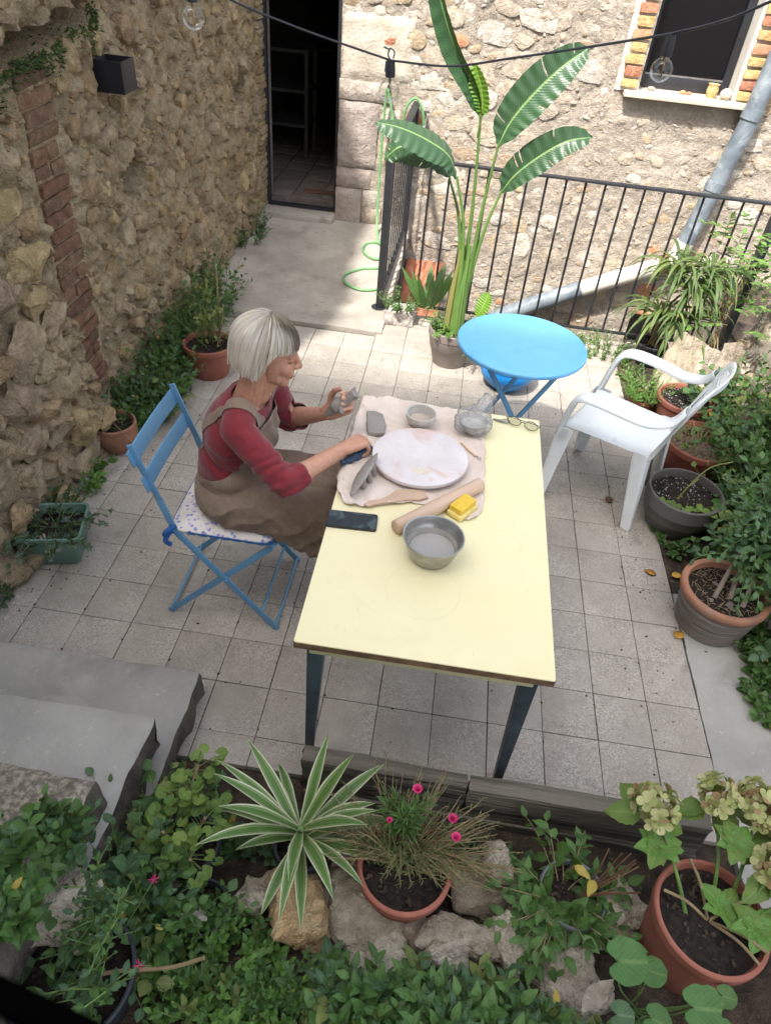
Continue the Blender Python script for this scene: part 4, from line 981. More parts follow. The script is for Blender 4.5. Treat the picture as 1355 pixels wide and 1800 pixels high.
for i, (x, y, z, rr, lab) in enumerate(((-1.0, 7.3, 0.91, 0.09, 'pale bowl on the left of the worktable in the dark room'), (-0.72, 7.35, 0.91, 0.07, 'pale tall pot at the middle of the worktable in the dark room'), (-0.45, 7.3, 0.91, 0.1, 'pale wide bowl on the right of the worktable in the dark room'))):
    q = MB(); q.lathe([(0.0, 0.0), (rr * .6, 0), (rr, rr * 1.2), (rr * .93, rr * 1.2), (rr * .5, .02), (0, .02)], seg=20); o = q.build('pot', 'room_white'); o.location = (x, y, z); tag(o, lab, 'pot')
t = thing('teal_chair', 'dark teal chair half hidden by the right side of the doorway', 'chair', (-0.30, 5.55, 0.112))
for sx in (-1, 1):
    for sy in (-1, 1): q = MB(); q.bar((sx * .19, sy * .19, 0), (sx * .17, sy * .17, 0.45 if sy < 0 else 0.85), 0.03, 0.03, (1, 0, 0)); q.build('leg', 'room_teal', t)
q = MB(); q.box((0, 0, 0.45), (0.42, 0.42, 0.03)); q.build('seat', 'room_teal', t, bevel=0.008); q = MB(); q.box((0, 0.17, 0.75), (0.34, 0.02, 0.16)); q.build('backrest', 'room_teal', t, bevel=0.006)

# unseen house block added behind the camera, sized to shade the near yard
hb = thing('shade_house', 'plain unseen house block added behind the viewer to shade the near yard', 'house', (0, -4.2, 0))
q = MB(); q.box((-2.3, -2.0, 5.3), (7.4, 4.0, 10.6)); q.build('wall', 'render_plain', hb, smooth=False)
q = MB(); q.box((-2.3, -2.0, 10.68), (7.8, 4.4, 0.12)); q.build('roof', 'pantiles', hb, smooth=False)
mb = MB(); mb.box((-1.85, 2.75, 1.7), (0.5, 3.7, 3.0)); mb.box((-1.85, -0.35, 1.05), (0.5, 2.5, 2.3)); mb.build('wall_core', 'render_plain', left_wall, smooth=False)
# ------------------------------------------------------------------ railing
rail = thing('railing', 'dark grey iron railing with thin upright bars around the sunken area', 'railing', (0.17, 2.98, 0))
def rpart(name, fn, bevel=0.002):
    m = MB(); fn(m); return m.build(name, 'iron', rail, bevel=bevel, world=True)
RY = 3.02
rpart('post', lambda m: (m.box((0.17, 2.98, 0.5), (0.045, 0.045, 1.0)), m.lathe([(0.0, 0.02), (0.055, 0.02), (0.055, 0.032), (0.0, 0.032)], (0.17, 2.98, 0), 20)))
rpart('post', lambda m: m.box((0.195, 4.40, 0.54), (0.04, 0.04, 0.98)))
rpart('post', lambda m: m.box((2.54, RY, 0.5), (0.045, 0.07, 1.1)))
rpart('top_rail', lambda m: m.bar((0.17, 2.96, 1.0), (0.195, 4.43, 1.03), 0.05, 0.018))
rpart('top_rail', lambda m: m.bar((0.195, RY, 1.0), (2.56, RY - 0.03, 1.0), 0.045, 0.014))
rpart('bottom_rail', lambda m: m.bar((0.17, 3.0, 0.09), (0.195, 4.4, 0.12), 0.03, 0.012))
rpart('bottom_rail', lambda m: m.bar((0.195, RY, 0.06), (2.54, RY - 0.03, 0.06), 0.03, 0.012))
for k in range(10):
    y = 3.11 + k * 0.128; x = 0.17 + 0.025 * (y - 2.98) / 1.4; rpart('bar', lambda m: m.box((x, y, 0.56), (0.010, 0.012, 0.90)), 0)
for k in range(19):
    x = 0.305 + k * 0.1185; rpart('bar', lambda m: m.tube([(x, RY - 0.012 * k / 19, 0.055), (x, RY - 0.012 * k / 19, 0.99)], 0.0075, 8), 0)

# drain pipe in three joined lengths
pipe = thing('drain_pipe', 'grey and white plastic drain pipe slanting down the sunlit wall', 'pipe', (2.47, 4.36, 0.2))
def pp(name, pts, r, mat): m = MB(); m.tube(pts, r, 20); return m.build(name, mat, pipe, world=True)
up_ = pp('upper_pipe', [(2.70, 4.36, 2.3), (2.615, 4.36, 1.15), (2.50, 4.36, 0.42), (2.47, 4.36, 0.24)], 0.066, 'pvc_grey')
for a in ((2.62, 4.36, 1.22), (2.545, 4.36, 0.72)):
    m = MB(); d = Vector((0.12, 0, 0.99)); m.tube([Vector(a) - d * 0.035, Vector(a) + d * 0.035], 0.073, 20); m.build('collar', 'pvc_grey', pipe, world=True)
pp('elbow', spline([(2.475, 4.36, 0.28), (2.44, 4.36, 0.14), (2.34, 4.36, 0.06)], 6), 0.07, 'pvc_white')
pp('joint', [(2.41, 4.36, 0.105), (2.345, 4.36, 0.065)], 0.0735, 'pvc_rust')
pp('lower_pipe', [(2.36, 4.36, 0.075), (1.74, 4.36, -0.225)], 0.066, 'pvc_white')
pp('end_pipe', [(1.76, 4.36, -0.215), (1.36, 4.36, -0.42), (1.05, 4.36, -0.60)], 0.069, 'pvc_grey')
for (x, z) in ((2.05, -0.08), (1.55, -0.33)): pp('bracket', [(x, 4.36, z), (x + 0.02, 4.46, z - 0.12)], 0.012, 'iron')

# garden hose, tap
tap = thing('wall_tap', 'small metal garden tap on the wall at the far end of the railing', 'tap', (0.27, 4.42, 0.9))
m = MB(); m.tube([(0.27, 4.47, 0.93), (0.27, 4.36, 0.93), (0.265, 4.34, 0.88)], 0.016, 10); m.build('spout', 'steel', tap, world=True); m = MB(); m.tube([(0.27, 4.36, 0.945), (0.27, 4.36, 0.985)], 0.01, 8); m.box((0.27, 4.36, 0.99), (0.06, 0.014, 0.012)); m.build('handle', 'steel', tap, world=True)
hp = spline([(0.268, 4.34, 0.885), (0.25, 4.33, 0.99), (0.19, 4.33, 1.075), (0.12, 4.33, 1.0), (0.10, 4.34, 0.80), (0.03, 4.36, 0.90), (-0.03, 4.38, 1.10), (-0.045, 4.39, 1.02), (-0.05, 4.38, 0.7), (-0.045, 4.34, 0.35), (-0.02, 4.22, 0.10), (0.06, 3.95, 0.075), (0.10, 3.78, 0.072), (0.03, 3.72, 0.07), (-0.07, 3.82, 0.072), (-0.08, 3.98, 0.075), (0.02, 4.02, 0.085),
             (0.11, 3.80, 0.085), (0.10, 3.60, 0.06), (-0.04, 3.52, 0.06), (-0.14, 3.40, 0.055), (-0.12, 3.26, 0.052), (0.0, 3.18, 0.05), (0.12, 3.22, 0.05), (0.15, 3.36, 0.052)], 8)
m = MB(); m.tube(hp, 0.0095, 8); o = m.build('garden_hose', 'hose_green'); tag(o, 'green garden hose hanging on the wall and coiled on the concrete ramp', 'hose')
m = MB(); m.tube([(-0.03, 4.46, 1.11), (-0.03, 4.385, 1.115), (-0.03, 4.37, 1.14)], 0.005, 6); tag(m.build('hose_hook', 'iron'), 'little iron hook on the wall holding the green hose', 'hook')

# tiled hood in the sunken area
hood = thing('tiled_hood', 'small terracotta tiled hood low in the sunken area behind the railing corner', 'roof', (0.45, 4.2, -0.4))
for a in range(4):
    for b in range(3):
        x = 0.27 + a * 0.085; y = 4.44 - b * 0.19; z = -0.20 - b * 0.13; vs = []; n = 8
        for k in range(n + 1):
            t = math.pi * k / n; vs.append((x + 0.045 * math.cos(t), y, z + 0.03 * math.sin(t))); vs.append((x + 0.05 * math.cos(t), y - 0.22, z - 0.15 + 0.035 * math.sin(t)))
        m = MB(); m.add(vs, [(2 * k, 2 * k + 1, 2 * k + 3, 2 * k + 2) for k in range(n)]); o = m.build('roof_tile', 'pantiles', hood, world=True)
        md = o.modifiers.new('s', 'SOLIDIFY'); md.thickness = 0.012
m = MB(); m.bar((0.42, 4.44, -0.25), (0.42, 3.88, -0.64), 0.42, 0.02); m.build('hood_board', 'wood_grey', hood, world=True)

# wall lamp on the left wall
lamp = thing('wall_lamp', 'black cube wall lamp open at the top on the left wall', 'lamp', (LW, 1.80, 1.455))
m = MB()
for c, s_ in (((0.085, -0.068, 0.06), (0.13, 0.006, 0.125)), ((0.085, 0.068, 0.06), (0.13, 0.006, 0.125)), ((0.147, 0, 0.06), (0.006, 0.13, 0.125)), ((0.023, 0, 0.06), (0.006, 0.13, 0.125)), ((0.085, 0, 0.015), (0.118, 0.13, 0.006))): m.box(c, s_)
m.build('housing', 'dark_lamp', lamp, bevel=0.0012)
m = MB(); m.box((0.085, 0.01, 0.095), (0.06, 0.07, 0.012)); m.build('lamp_unit', 'steel_leg', lamp, bevel=0.002); m = MB(); m.box((-0.02, 0, 0.06), (0.08, 0.09, 0.09)); m.build('back_plate', 'dark_lamp', lamp)

# string lights
sl = thing('string_lights', 'black cable with clear globe bulbs strung across the yard', 'string lights', (0.40, 0.59, 1.86))
cab = spline([(-0.9, 0.72, 2.22), (-0.12, 0.50, 2.01), (0.12, 0.545, 1.935), (0.395, 0.59, 1.873)], 10)[:-1] + spline([(0.395, 0.59, 1.873), (0.56, 0.51, 1.888), (0.72, 0.42, 1.935), (0.88, 0.325, 1.985), (1.039, 0.231, 2.037)], 8)[:-1] + spline([(1.039, 0.231, 2.037), (1.10, 0.12, 2.075), (1.16, -0.01, 2.132), (1.5, -0.45, 2.42)], 8)
m = MB(); m.tube(cab, 0.0029, 8); m.build('cable', 'anthracite', sl, world=True)
for i, (sx, sy, sz) in enumerate(((-0.122, 0.496, 2.0), (0.395, 0.59, 1.868), (1.039, 0.231, 2.03))):
    k = 0.82 if i == 2 else 1.0
    m = MB(); m.lathe([(0, 0.004), (0.0105, 0.004), (0.0115, -0.004), (0.0135, -0.022), (0.0135, -0.034), (0.0, -0.034)], (sx, sy, sz), 16); m.box((sx, sy, sz + 0.001), (0.012, 0.018, 0.012)); m.build('socket', 'anthracite', sl, world=True)
    prof = [(0.0115 * k, -0.034), (0.013 * k, -0.040)] + [(0.0295 * k * math.sin(t), -0.0335 - 0.0335 * k + 0.0295 * k * math.cos(t)) for t in [R(26 + j * 11) for j in range(15)]] 
    m = MB(); m.lathe(prof[:-1] + [(0.0005, prof[-1][1])], (sx, sy, sz), 24); b = m.build('bulb', 'bulb_glass', sl, world=True)
    m = MB(); m.tube([(sx, sy, sz - 0.034), (sx, sy, sz - 0.052)], 0.0035, 8); m.tube([(sx, sy, sz - 0.05), (sx + 0.003, sy, sz - 0.072)], 0.0018, 6); m.build('filament', 'brass', b, world=False); b.children[0].location = (-sl.location[0], -sl.location[1], -sl.location[2])
m = MB(); m.tube(spline([(0.395, 0.59, 1.872), (0.385, 0.592, 1.885), (0.39, 0.595, 1.90), (0.402, 0.592, 1.893), (0.40, 0.59, 1.878)], 5), 0.0022, 6); m.tube([(0.39, 0.594, 1.897), (0.372, 0.60, 1.901)], 0.0026, 6); m.tube([(0.384, 0.588, 1.872), (0.383, 0.586, 1.845)], 0.0045, 8); m.build('hook', 'steel_leg', sl, world=True)

# ------------------------------------------------------------------ furniture
# work table
wt = thing('work_table', 'long cream laminate work table with dark edge and splayed steel legs', 'table', (0.71, 0.057, 0))
TX0, TX1, TY0, TY1, TZ = -0.336, 0.342, -0.602, 0.603, 0.75
def rrect(x0, x1, y0, y1, r, n=5):
    out = []
    for cx, cy, a0 in ((x1 - r, y1 - r, 0), (x0 + r, y1 - r, 90), (x0 + r, y0 + r, 180), (x1 - r, y0 + r, 270)):
        for k in range(n + 1): a = R(a0 + 90 * k / n); out.append((cx + r * math.cos(a), cy + r * math.sin(a)))
    return out
m = MB(); m.prism(rrect(TX0, TX1, TY0, TY1, 0.006), TZ - 0.003, TZ); top = m.build('table_top', 'cream_laminate', wt, angle=30)
m = MB(); m.prism(rrect(TX0 - .001, TX1 + .001, TY0 - .001, TY1 + .001, 0.006), TZ - 0.024, TZ - 0.0032); m.build('edge_band', 'table_edge', top, angle=30)
m = MB()
for c, s_ in (((0, TY0 + 0.035, 0.70), (0.60, 0.018, 0.05)), ((0, TY1 - 0.035, 0.70), (0.60, 0.018, 0.05)), ((TX0 + 0.035, 0, 0.70), (0.018, 1.11, 0.05)), ((TX1 - 0.035, 0, 0.70), (0.018, 1.11, 0.05))): m.box(c, s_)
m.build('apron', 'table_apron', wt, bevel=0.002)
for sx in (-1, 1):
    for sy in (-1, 1):
        m = MB(); a = Vector((sx * 0.285 + 0.003, sy * 0.555, 0.724)); b = Vector((sx * 0.315 + 0.003, sy * (0.50 if sy < 0 else 0.58), 0.0))
        # tapered folded-steel leg: wide at the top
        vs = []
        for p, w in ((a, 0.030), (b, 0.016)):
            for ox, oy in ((-1, -1), (1, -1), (1, 1), (-1, 1)): vs.append((p.x + ox * w * 0.8, p.y + oy * w * 0.8, p.z))
        m.add(vs, [(3, 2, 1, 0), (4, 5, 6, 7), (0, 1, 5, 4), (1, 2, 6, 5), (2, 3, 7, 6), (3, 0, 4, 7)]); lg = m.build('leg', 'steel_leg', wt, bevel=0.004)
        m = MB(); m.box((b.x, b.y, 0.008), (0.032, 0.032, 0.016)); m.build('foot', 'anthracite', lg, bevel=0.003)

# blue folding chair, facing +x
ch = thing('folding_chair', 'blue metal folding bistro chair with a floral cushion under the seated person', 'chair', (-0.03, 0.265, 0))
def cpart(name, fn, mat='blue_paint', bevel=0.0015, par=None): m = MB(); fn(m); return m.build(name, mat, par or ch, bevel=bevel)
for sy in (-1, 1):
    y = sy * 0.192
    cpart('frame_bar', lambda m: (m.bar((-0.275, y, 0.82), (-0.205, y, 0.60), 0.008, 0.022, (1, 0, 0.3)), m.bar((-0.205, y, 0.60), (-0.165, y, 0.46), 0.008, 0.024, (1, 0, 0.3)), m.bar((-0.165, y, 0.46), (0.19, y, 0.004), 0.008, 0.024, (1, 0, .6))))
    cpart('frame_bar', lambda m: m.bar((0.175, y * 0.93, 0.435), (-0.245, y * 0.93, 0.004), 0.008, 0.024, (-1, 0, .6)))
    cpart('pivot', lambda m: m.tube([(0.005, y * 0.90, 0.245), (0.005, y * 1.06, 0.245)], 0.007, 10))
for (x, z) in ((0.185, 0.02), (-0.235, 0.025), (0.13, 0.08)): cpart('rung', lambda m: m.tube([(x, -0.19, z), (x, 0.19, z)], 0.006, 8))
def slat(m, x, z, tilt, w=0.055, ysp=0.218):
    n = 12; vs = []
    for k in range(n + 1):
        y = -ysp + 2 * ysp * k / n; bow = -0.007 * (1 - (y / ysp) ** 2)
        for dz in (-w / 2, w / 2):
            for dx in (-0.0025, 0.0025): vs.append((x + bow + dx - dz * tilt, y, z + dz))
    fs = []
    for k in range(n):
        b = 4 * k; fs += [(b, b + 1, b + 5, b + 4), (b + 2, b + 6, b + 7, b + 3), (b, b + 4, b + 6, b + 2), (b + 1, b + 3, b + 7, b + 5)]
    fs += [(0, 2, 3, 1), (4 * n, 4 * n + 1, 4 * n + 3, 4 * n + 2)]; m.add(vs, fs)
s1 = cpart('back_slat', lambda m: slat(m, -0.268, 0.775, 0.3)); s2 = cpart('back_slat', lambda m: slat(m, -0.235, 0.675, 0.3))
for s_, x, z in ((s1, -0.275, 0.775), (s2, -0.243, 0.675)):
    for sy in (-1, 1): cpart('rivet', lambda m: (m.ell((x + 0.004, sy * 0.192, z + 0.012), 0.006, None, 8, 6), m.ell((x + 0.004, sy * 0.192, z - 0.012), 0.006, None, 8, 6)), par=s_, bevel=0)
for k in range(9): cpart('seat_slat', lambda m: m.box((-0.155 + k * 0.042, 0, 0.448), (0.030, 0.37, 0.005)))
m = MB()
vs = []; n = 26; fs = []
pl = rrect(-0.19, 0.185, -0.195, 0.195, 0.05, 6); cxs = len(pl)
for f, z in ((0.94, 0.452), (1.0, 0.462), (1.0, 0.472), (0.93, 0.484), (0.6, 0.492), (0.2, 0.494)): vs += [(x * f, y * f, z + 0.003 * fbm(x * 20, y * 20, z * 3)) for x, y in pl]
for k in range(5): fs += [(k * cxs + i, k * cxs + (i + 1) % cxs, (k + 1) * cxs + (i + 1) % cxs, (k + 1) * cxs + i) for i in range(cxs)]
fs += [tuple(range(5 * cxs, 6 * cxs)), tuple(reversed(range(cxs)))]; m.add(vs, fs); cu = m.build('cushion', 'floral_fabric', None)
cu.location = (-0.03, 0.265, 0); tag(cu, 'white seat cushion with small blue flowers on the blue chair', 'cushion')
m = MB(); m.tube(spline([(-0.175, -0.19, 0.462), (-0.2, -0.205, 0.45), (-0.19, -0.215, 0.475), (-0.165, -0.2, 0.49), (-0.18, -0.185, 0.46), (-0.2, -0.21, 0.43), (-0.19, -0.2, 0.40)], 6), 0.009, 8); m.build('tie', 'blue_ribbon', cu)
m = MB(); m.tube(spline([(x * 1.005, y * 1.005, 0.466) for x, y in pl[::3]] + [(pl[0][0], pl[0][1], 0.466)], 4), 0.004, 6); m.build('piping', 'blue_ribbon', cu)

# round blue bistro table
bt = thing('round_bistro_table', 'round sky blue metal bistro table on crossed legs', 'table', (1.008, 1.36, 0))
m = MB(); m.lathe([(0, 0.703), (0.285, 0.703), (0.288, 0.690), (0.296, 0.690), (0.3, 0.697), (0.3, 0.707), (0.297, 0.711), (0.290, 0.7115), (0, 0.7115)], seg=72); m.build('table_top', 'blue_light', bt, angle=50)
def tleg(a, b, w=0.022):
    m = MB(); m.bar(a, b, w, 0.009, (0, 1, 0)); return m.build('leg', 'blue_paint', bt, bevel=0.0015)
for sy in (-1, 1):
    tleg((-0.20, sy * 0.15, 0.69), (0.215, sy * 0.15, 0.004)); tleg((0.20, sy * 0.125, 0.69), (-0.215, sy * 0.125, 0.004))
for (a, b) in (((-0.215, -0.135, 0.012), (-0.215, 0.135, 0.012)), ((0.215, -0.16, 0.012), (0.215, 0.16, 0.012)), ((-0.2, -0.15, 0.687), (-0.2, 0.15, 0.687)), ((0.2, -0.13, 0.687), (0.2, 0.13, 0.687)), ((0.004, -0.16, 0.35), (0.004, 0.16, 0.35))):
    m = MB(); m.tube([a, b], 0.006, 8); m.build('rung', 'blue_paint', bt)
bt.rotation_euler = (0, 0, R(14))

# white plastic armchair; local frame faces +x
wc = thing('plastic_armchair', 'white moulded plastic armchair with slatted back by the round table', 'chair', (1.545, 1.256, 0), math.atan2(0.175, -0.326))
def curved(name, rows, th=0.006, sub=2, par=None, mat='white_plastic'):
    """a sheet through rows of points, thickened"""
    m = MB(); n = len(rows[0]); vs = [p for row in rows for p in row]
    m.add(vs, [(i * n + k, i * n + k + 1, (i + 1) * n + k + 1, (i + 1) * n + k) for i in range(len(rows) - 1) for k in range(n - 1)])
    o = m.build(name, mat, par or wc, angle=80, fix=False); md = o.modifiers.new('t', 'SOLIDIFY'); md.thickness = th; md.offset = 0
    if sub: ms = o.modifiers.new('s', 'SUBSURF'); ms.levels = sub; ms.render_levels = sub
    return o
rows = []
for i, x in enumerate((0.225, 0.222, 0.19, 0.12, 0.02, -0.10, -0.17, -0.20)):
    row = []; wd_ = 0.225 - 0.035 * i / 7
    for k in range(-4, 5):
        t = k / 4; z = 0.415 - 0.02 * (1 - t * t) * (1 if x < 0.2 else 0.4) - 0.015 * (0.22 - x); 
        if i == 0: z -= 0.035
        if abs(k) == 4: z += 0.012
        row.append((x, wd_ * t, z))
    rows.append(row)
curved('seat', rows)
def leg_strip(top, bot, wt_, wb_, nrm_in, sgn):
    """angle-section leg: two webs meeting along an outer edge"""
    top = Vector(top); bot = Vector(bot); rows = []
    for t in (0, 0.03, 0.33, 0.66, 0.97, 1.0):
        p = top.lerp(bot, t); w = wt_ + (wb_ - wt_) * t
        a = p + Vector((nrm_in[0] * w, 0, 0)); b = p + Vector((0, nrm_in[1] * w, 0)); rows.append([tuple(a), tuple(p.lerp(a, .5)), tuple(p.lerp(a, .06)), tuple(p.lerp(b, .06)), tuple(p.lerp(b, .5)), tuple(b)])
    return curved('leg', rows, 0.006, 1)
for s_ in (-1, 1):
    leg_strip((0.235, s_ * 0.235, 0.43), (0.245, s_ * 0.262, 0.0), 0.085, 0.045, (-1, -s_), s_)
    leg_strip((-0.19, s_ * 0.195, 0.43), (-0.235, s_ * 0.20, 0.0), 0.075, 0.045, (1, -s_), s_)
    # arm: rises from the seat front, runs back and joins the backrest
    path = spline([(0.225, s_ * 0.240, 0.40), (0.205, s_ * 0.252, 0.52), (0.175, s_ * 0.262, 0.615), (0.115, s_ * 0.268, 0.648), (-0.02, s_ * 0.268, 0.645), (-0.14, s_ * 0.255, 0.635), (-0.225, s_ * 0.235, 0.66), (-0.262, s_ * 0.205, 0.72)], 4)
    rows = []
    for i, p in enumerate(path):
        tg = (path[min(i + 1, len(path) - 1)] - path[max(i - 1, 0)]).normalized(); sd = Vector((0, s_, 0)); up = tg.cross(sd) * (1 if s_ < 0 else -1)
        w = 0.037 + 0.006 * math.sin(min(1, i / (len(path) - 1)) * math.pi); up = up.normalized()
        if up.z < 0 and abs(up.z) > abs(up.x): up = -up
        rows.append([tuple(p - sd * w - up * 0.020), tuple(p - sd * w * 0.86), tuple(p + up * 0.003), tuple(p + sd * w * 0.86), tuple(p + sd * w - up * 0.020)])
    curved('armrest', rows, 0.006, 2)
# backrest: hoop frame and lattice
def bp(t, z):          # t across -1..1, z height
    k = (z - 0.40) / 0.42; hw = 0.19 + 0.03 * k - 0.02 * max(0, k - 0.75) * 4 * 0.5
    return Vector((-0.195 - 0.12 * k - 0.045 * (1 - t * t) * 0.8 * k, t * hw, z))
hoop = [bp(-1, 0.40 + 0.36 * k / 8) for k in range(9)] + [bp(-1 + 2 * k / 12, 0.795 + 0.025 * math.sin(math.pi * k / 12)) for k in range(1, 12)] + [bp(1, 0.76 - 0.36 * k / 8) for k in range(9)]
rows = []
for i, p in enumerate(hoop):
    c = Vector((p.x, 0, 0.58)); inn = (c - p).normalized(); rows.append([tuple(p + inn * 0.048), tuple(p + inn * 0.024 + Vector((0.008, 0, 0))), tuple(p + Vector((0.006, 0, 0))), tuple(p - inn * 0.006 + Vector((-0.006, 0, 0)))])
curved('back_frame', rows, 0.006, 1)
for k in range(-6, 7):
    rows = []; t = k / 7.0
    for z in (0.43, 0.52, 0.61, 0.70, 0.785):
        a = bp(t - 0.045, z); b = bp(t + 0.045, z); rows.append([tuple(a), tuple((a + b) / 2), tuple(b)])
    curved('back_slat', rows, 0.004, 0)
for k, z in enumerate((0.47, 0.55, 0.63, 0.71)):
    curved('back_band', [[tuple(bp(t / 6, zz)) for t in range(-6, 7)] for zz in (z - 0.009, z + 0.009)], 0.004, 0)
# ------------------------------------------------------------------ things on the work table
TT = 0.75
rs = random.Random(8)
# canvas cloth
out = [(0.372, 0.655), (0.595, 0.662), (0.835, 0.60), (0.848, 0.45), (0.85, 0.286), (0.852, 0.12), (0.836, 0.05), (0.80, 0.022), (0.762, 0.042), (0.649, 0.066), (0.56, 0.045), (0.473, 0.012), (0.405, 0.02), (0.369, 0.113), (0.356, 0.236), (0.362, 0.37), (0.366, 0.504)]
op = spline([(x, y, 0) for x, y in out] + [(out[0][0], out[0][1], 0)], 6)[:-1]; cc = Vector((0.61, 0.33, 0)); m = MB(); NR = 44
op = [p + (p - cc).normalized() * (0.006 * fbm(p.x * 30, p.y * 30, 1.0, 3)) for p in spline(op + [op[0]], 3)[:-1]]; n = len(op)
def clothz(x, y, e):
    ridge = abs(fbm(x * 12 + y * 6, y * 8, 3.0, 4)); k = 0.005 + 0.016 * e ** 5
    edge_left = max(0, 1 - abs(x - 0.385) / 0.05) * max(0, 1 - abs(y - 0.06) / 0.16)
    z = TT + 0.0022 + k * ridge + 0.016 * edge_left * (0.5 + fbm(x * 45, y * 45, 2, 3))
    if x < 0.372: z -= (0.372 - x) * 1.2
    return max(z, TT + 0.0015) if x > 0.373 else z
for j in range(1, NR + 1):
    f = (j / NR) ** 0.7
    for p in op: q = cc.lerp(p, f); m.v.append((q.x, q.y, clothz(q.x, q.y, f)))
c0 = len(m.v); m.v.append((cc.x, cc.y, TT + 0.003))
fs = [(c0, i, (i + 1) % n) for i in range(n)] + [((j) * n + i, (j + 1) * n + i, (j + 1) * n + (i + 1) % n, j * n + (i + 1) % n) for j in range(NR - 1) for i in range(n)]
m.f = fs; m.mi = [0] * len(fs); cl = m.build('canvas_cloth', 'canvas', angle=80); md = cl.modifiers.new('t', 'SOLIDIFY'); md.thickness = 0.0012; md.offset = 1
tag(cl, 'wrinkled pinkish canvas cloth spread over the far end of the table', 'cloth')
CZ = TT + 0.0065
# plaster disc
t = thing('plaster_bat', 'large round white plaster bat stained pink, in the middle of the canvas', 'disc', (0.625, 0.286, CZ))
m = MB(); m.lathe([(0, 0.008), (0.142, 0.008), (0.164, 0.014), (0.166, 0.020), (0.164, 0.0265), (0.158, 0.0275), (0.11, 0.0262), (0, 0.0262)], seg=72); m.build('disc', 'plaster_bat', t, angle=55)
m = MB(); m.lathe([(0, 0), (0.13, 0), (0.13, 0.0078), (0, 0.0078)], seg=56); m.build('foot_ring', 'stoneware', t)
m = MB(); r = random.Random(4); pts = [(0.04 + 0.032 * math.cos(a) * r.uniform(.8, 1.15) - 0.03, -0.085 + 0.02 * math.sin(a) * r.uniform(.8, 1.1)) for a in [k * 6.283 / 16 for k in range(16)]]
m.prism(pts, 0.0263, 0.0267); m.build('dry_patch', 'plaster_pale', t, smooth=False)
# ceramic bowl
def bowl(name, label, c, rt, rb, h, th, mat, fill, fmat, fz, parts=None, foot=0.006):
    t = thing(name, label, 'bowl', c); m = MB()
    pr_ = [(0, foot * 0.4), (rb * 0.9, foot * .4), (rb, 0), (rb, foot)] + [(rb + (rt - rb) * math.sin(k / 8 * math.pi / 2) ** 0.85, foot + (h - foot) * (1 - math.cos(k / 8 * math.pi / 2)) ** 0.9) for k in range(1, 9)]
    m.lathe(pr_ + [(rt + 0.0015, h + 0.001), (rt - th, h)] + [(max(0.001, r_ - th), z + th * 0.6) for r_, z in reversed(pr_[4:-1])] + [(rb * 0.8, foot + th), (0, foot + th)], seg=48); b = m.build('body', mat, t, angle=45)
    m = MB(); m.lathe([(0, fz), (fill, fz), (fill, fz - 0.002), (0, fz - 0.002)], seg=40); m.build('contents', fmat, t, angle=30); return t
bowl('ceramic_bowl', 'small speckled grey ceramic bowl at the far edge of the canvas', (0.605, 0.512, CZ), 0.056, 0.030, 0.052, 0.004, 'stoneware', 0.041, 'slip_dry', 0.024)
t = thing('metal_bowl', 'stainless steel bowl half full of cloudy water at the near end of the rolling pin', 'bowl', (0.700, -0.160, TT + 0.001)); m = MB()
ou = [(0.052, 0.0), (0.060, 0.003), (0.066, 0.012), (0.074, 0.034), (0.083, 0.064), (0.087, 0.078)]
m.lathe([(0, 0)] + ou + [(0.0905, 0.0795), (0.0905, 0.082), (0.086, 0.0815)] + [(0.080, 0.066), (0.0795, 0.058), (0.076, 0.054), (0.069, 0.032), (0.06, 0.012), (0, 0.008)], seg=56); b = m.build('body', 'steel', t, angle=40)
m = MB(); m.lathe([(0, 0.030), (0.0672, 0.030), (0.0672, 0.027), (0, 0.027)], seg=48); m.build('contents', 'slip_water', t, angle=30)
m = MB(); m.lathe([(0.0685, 0.0305), (0.0725, 0.044), (0.0735, 0.0475), (0.0728, 0.0475), (0.068, 0.0305)], seg=48, wob=lambda a, z: 0.01 * math.sin(5 * a) if z > 0.04 else 0, close=True); m.build('slip_stain', 'steel_slip', t, angle=60)
# rolling pin
a = Vector((0.583, -0.085, TT + 0.0255)); b = Vector((0.836, 0.183, TT + 0.0275)); d = (b - a).normalized()
pin = thing('rolling_pin', 'plain wooden rolling pin lying diagonally across the canvas edge', 'rolling pin', a); pin.rotation_euler = d.to_track_quat('X', 'Z').to_euler(); L = (b - a).length
m = MB(); m.tube([(0, 0, 0), (0.003, 0, 0), (0.02, 0, 0), (L / 2, 0, 0), (L - 0.02, 0, 0), (L - 0.003, 0, 0), (L, 0, 0)], [0.0195, 0.0225, 0.0228, 0.0232, 0.0228, 0.0225, 0.0195], 32); m.build('barrel', 'wood_pin', pin, angle=50)
# yellow sponge
sp = thing('sponge', 'yellow two-layer washing sponge beside the rolling pin', 'sponge', (0.782, 0.056, TT + 0.006), R(55))
def soft_box(name, c, s_, mat, par, amp=0.0015, cut=4):
    m = MB(); m.box(c, s_); o = m.build(name, mat, par, bevel=0.003, bseg=2); md = o.modifiers.new('s', 'SUBSURF'); md.subdivision_type = 'SIMPLE'; md.levels = 3; md.render_levels = 3
    return o
soft_box('base_layer', (0, 0, 0.008), (0.090, 0.056, 0.016), 'sponge_pale', sp); soft_box('grip_layer', (0.004, 0.003, 0.0265), (0.082, 0.046, 0.020), 'sponge', sp)
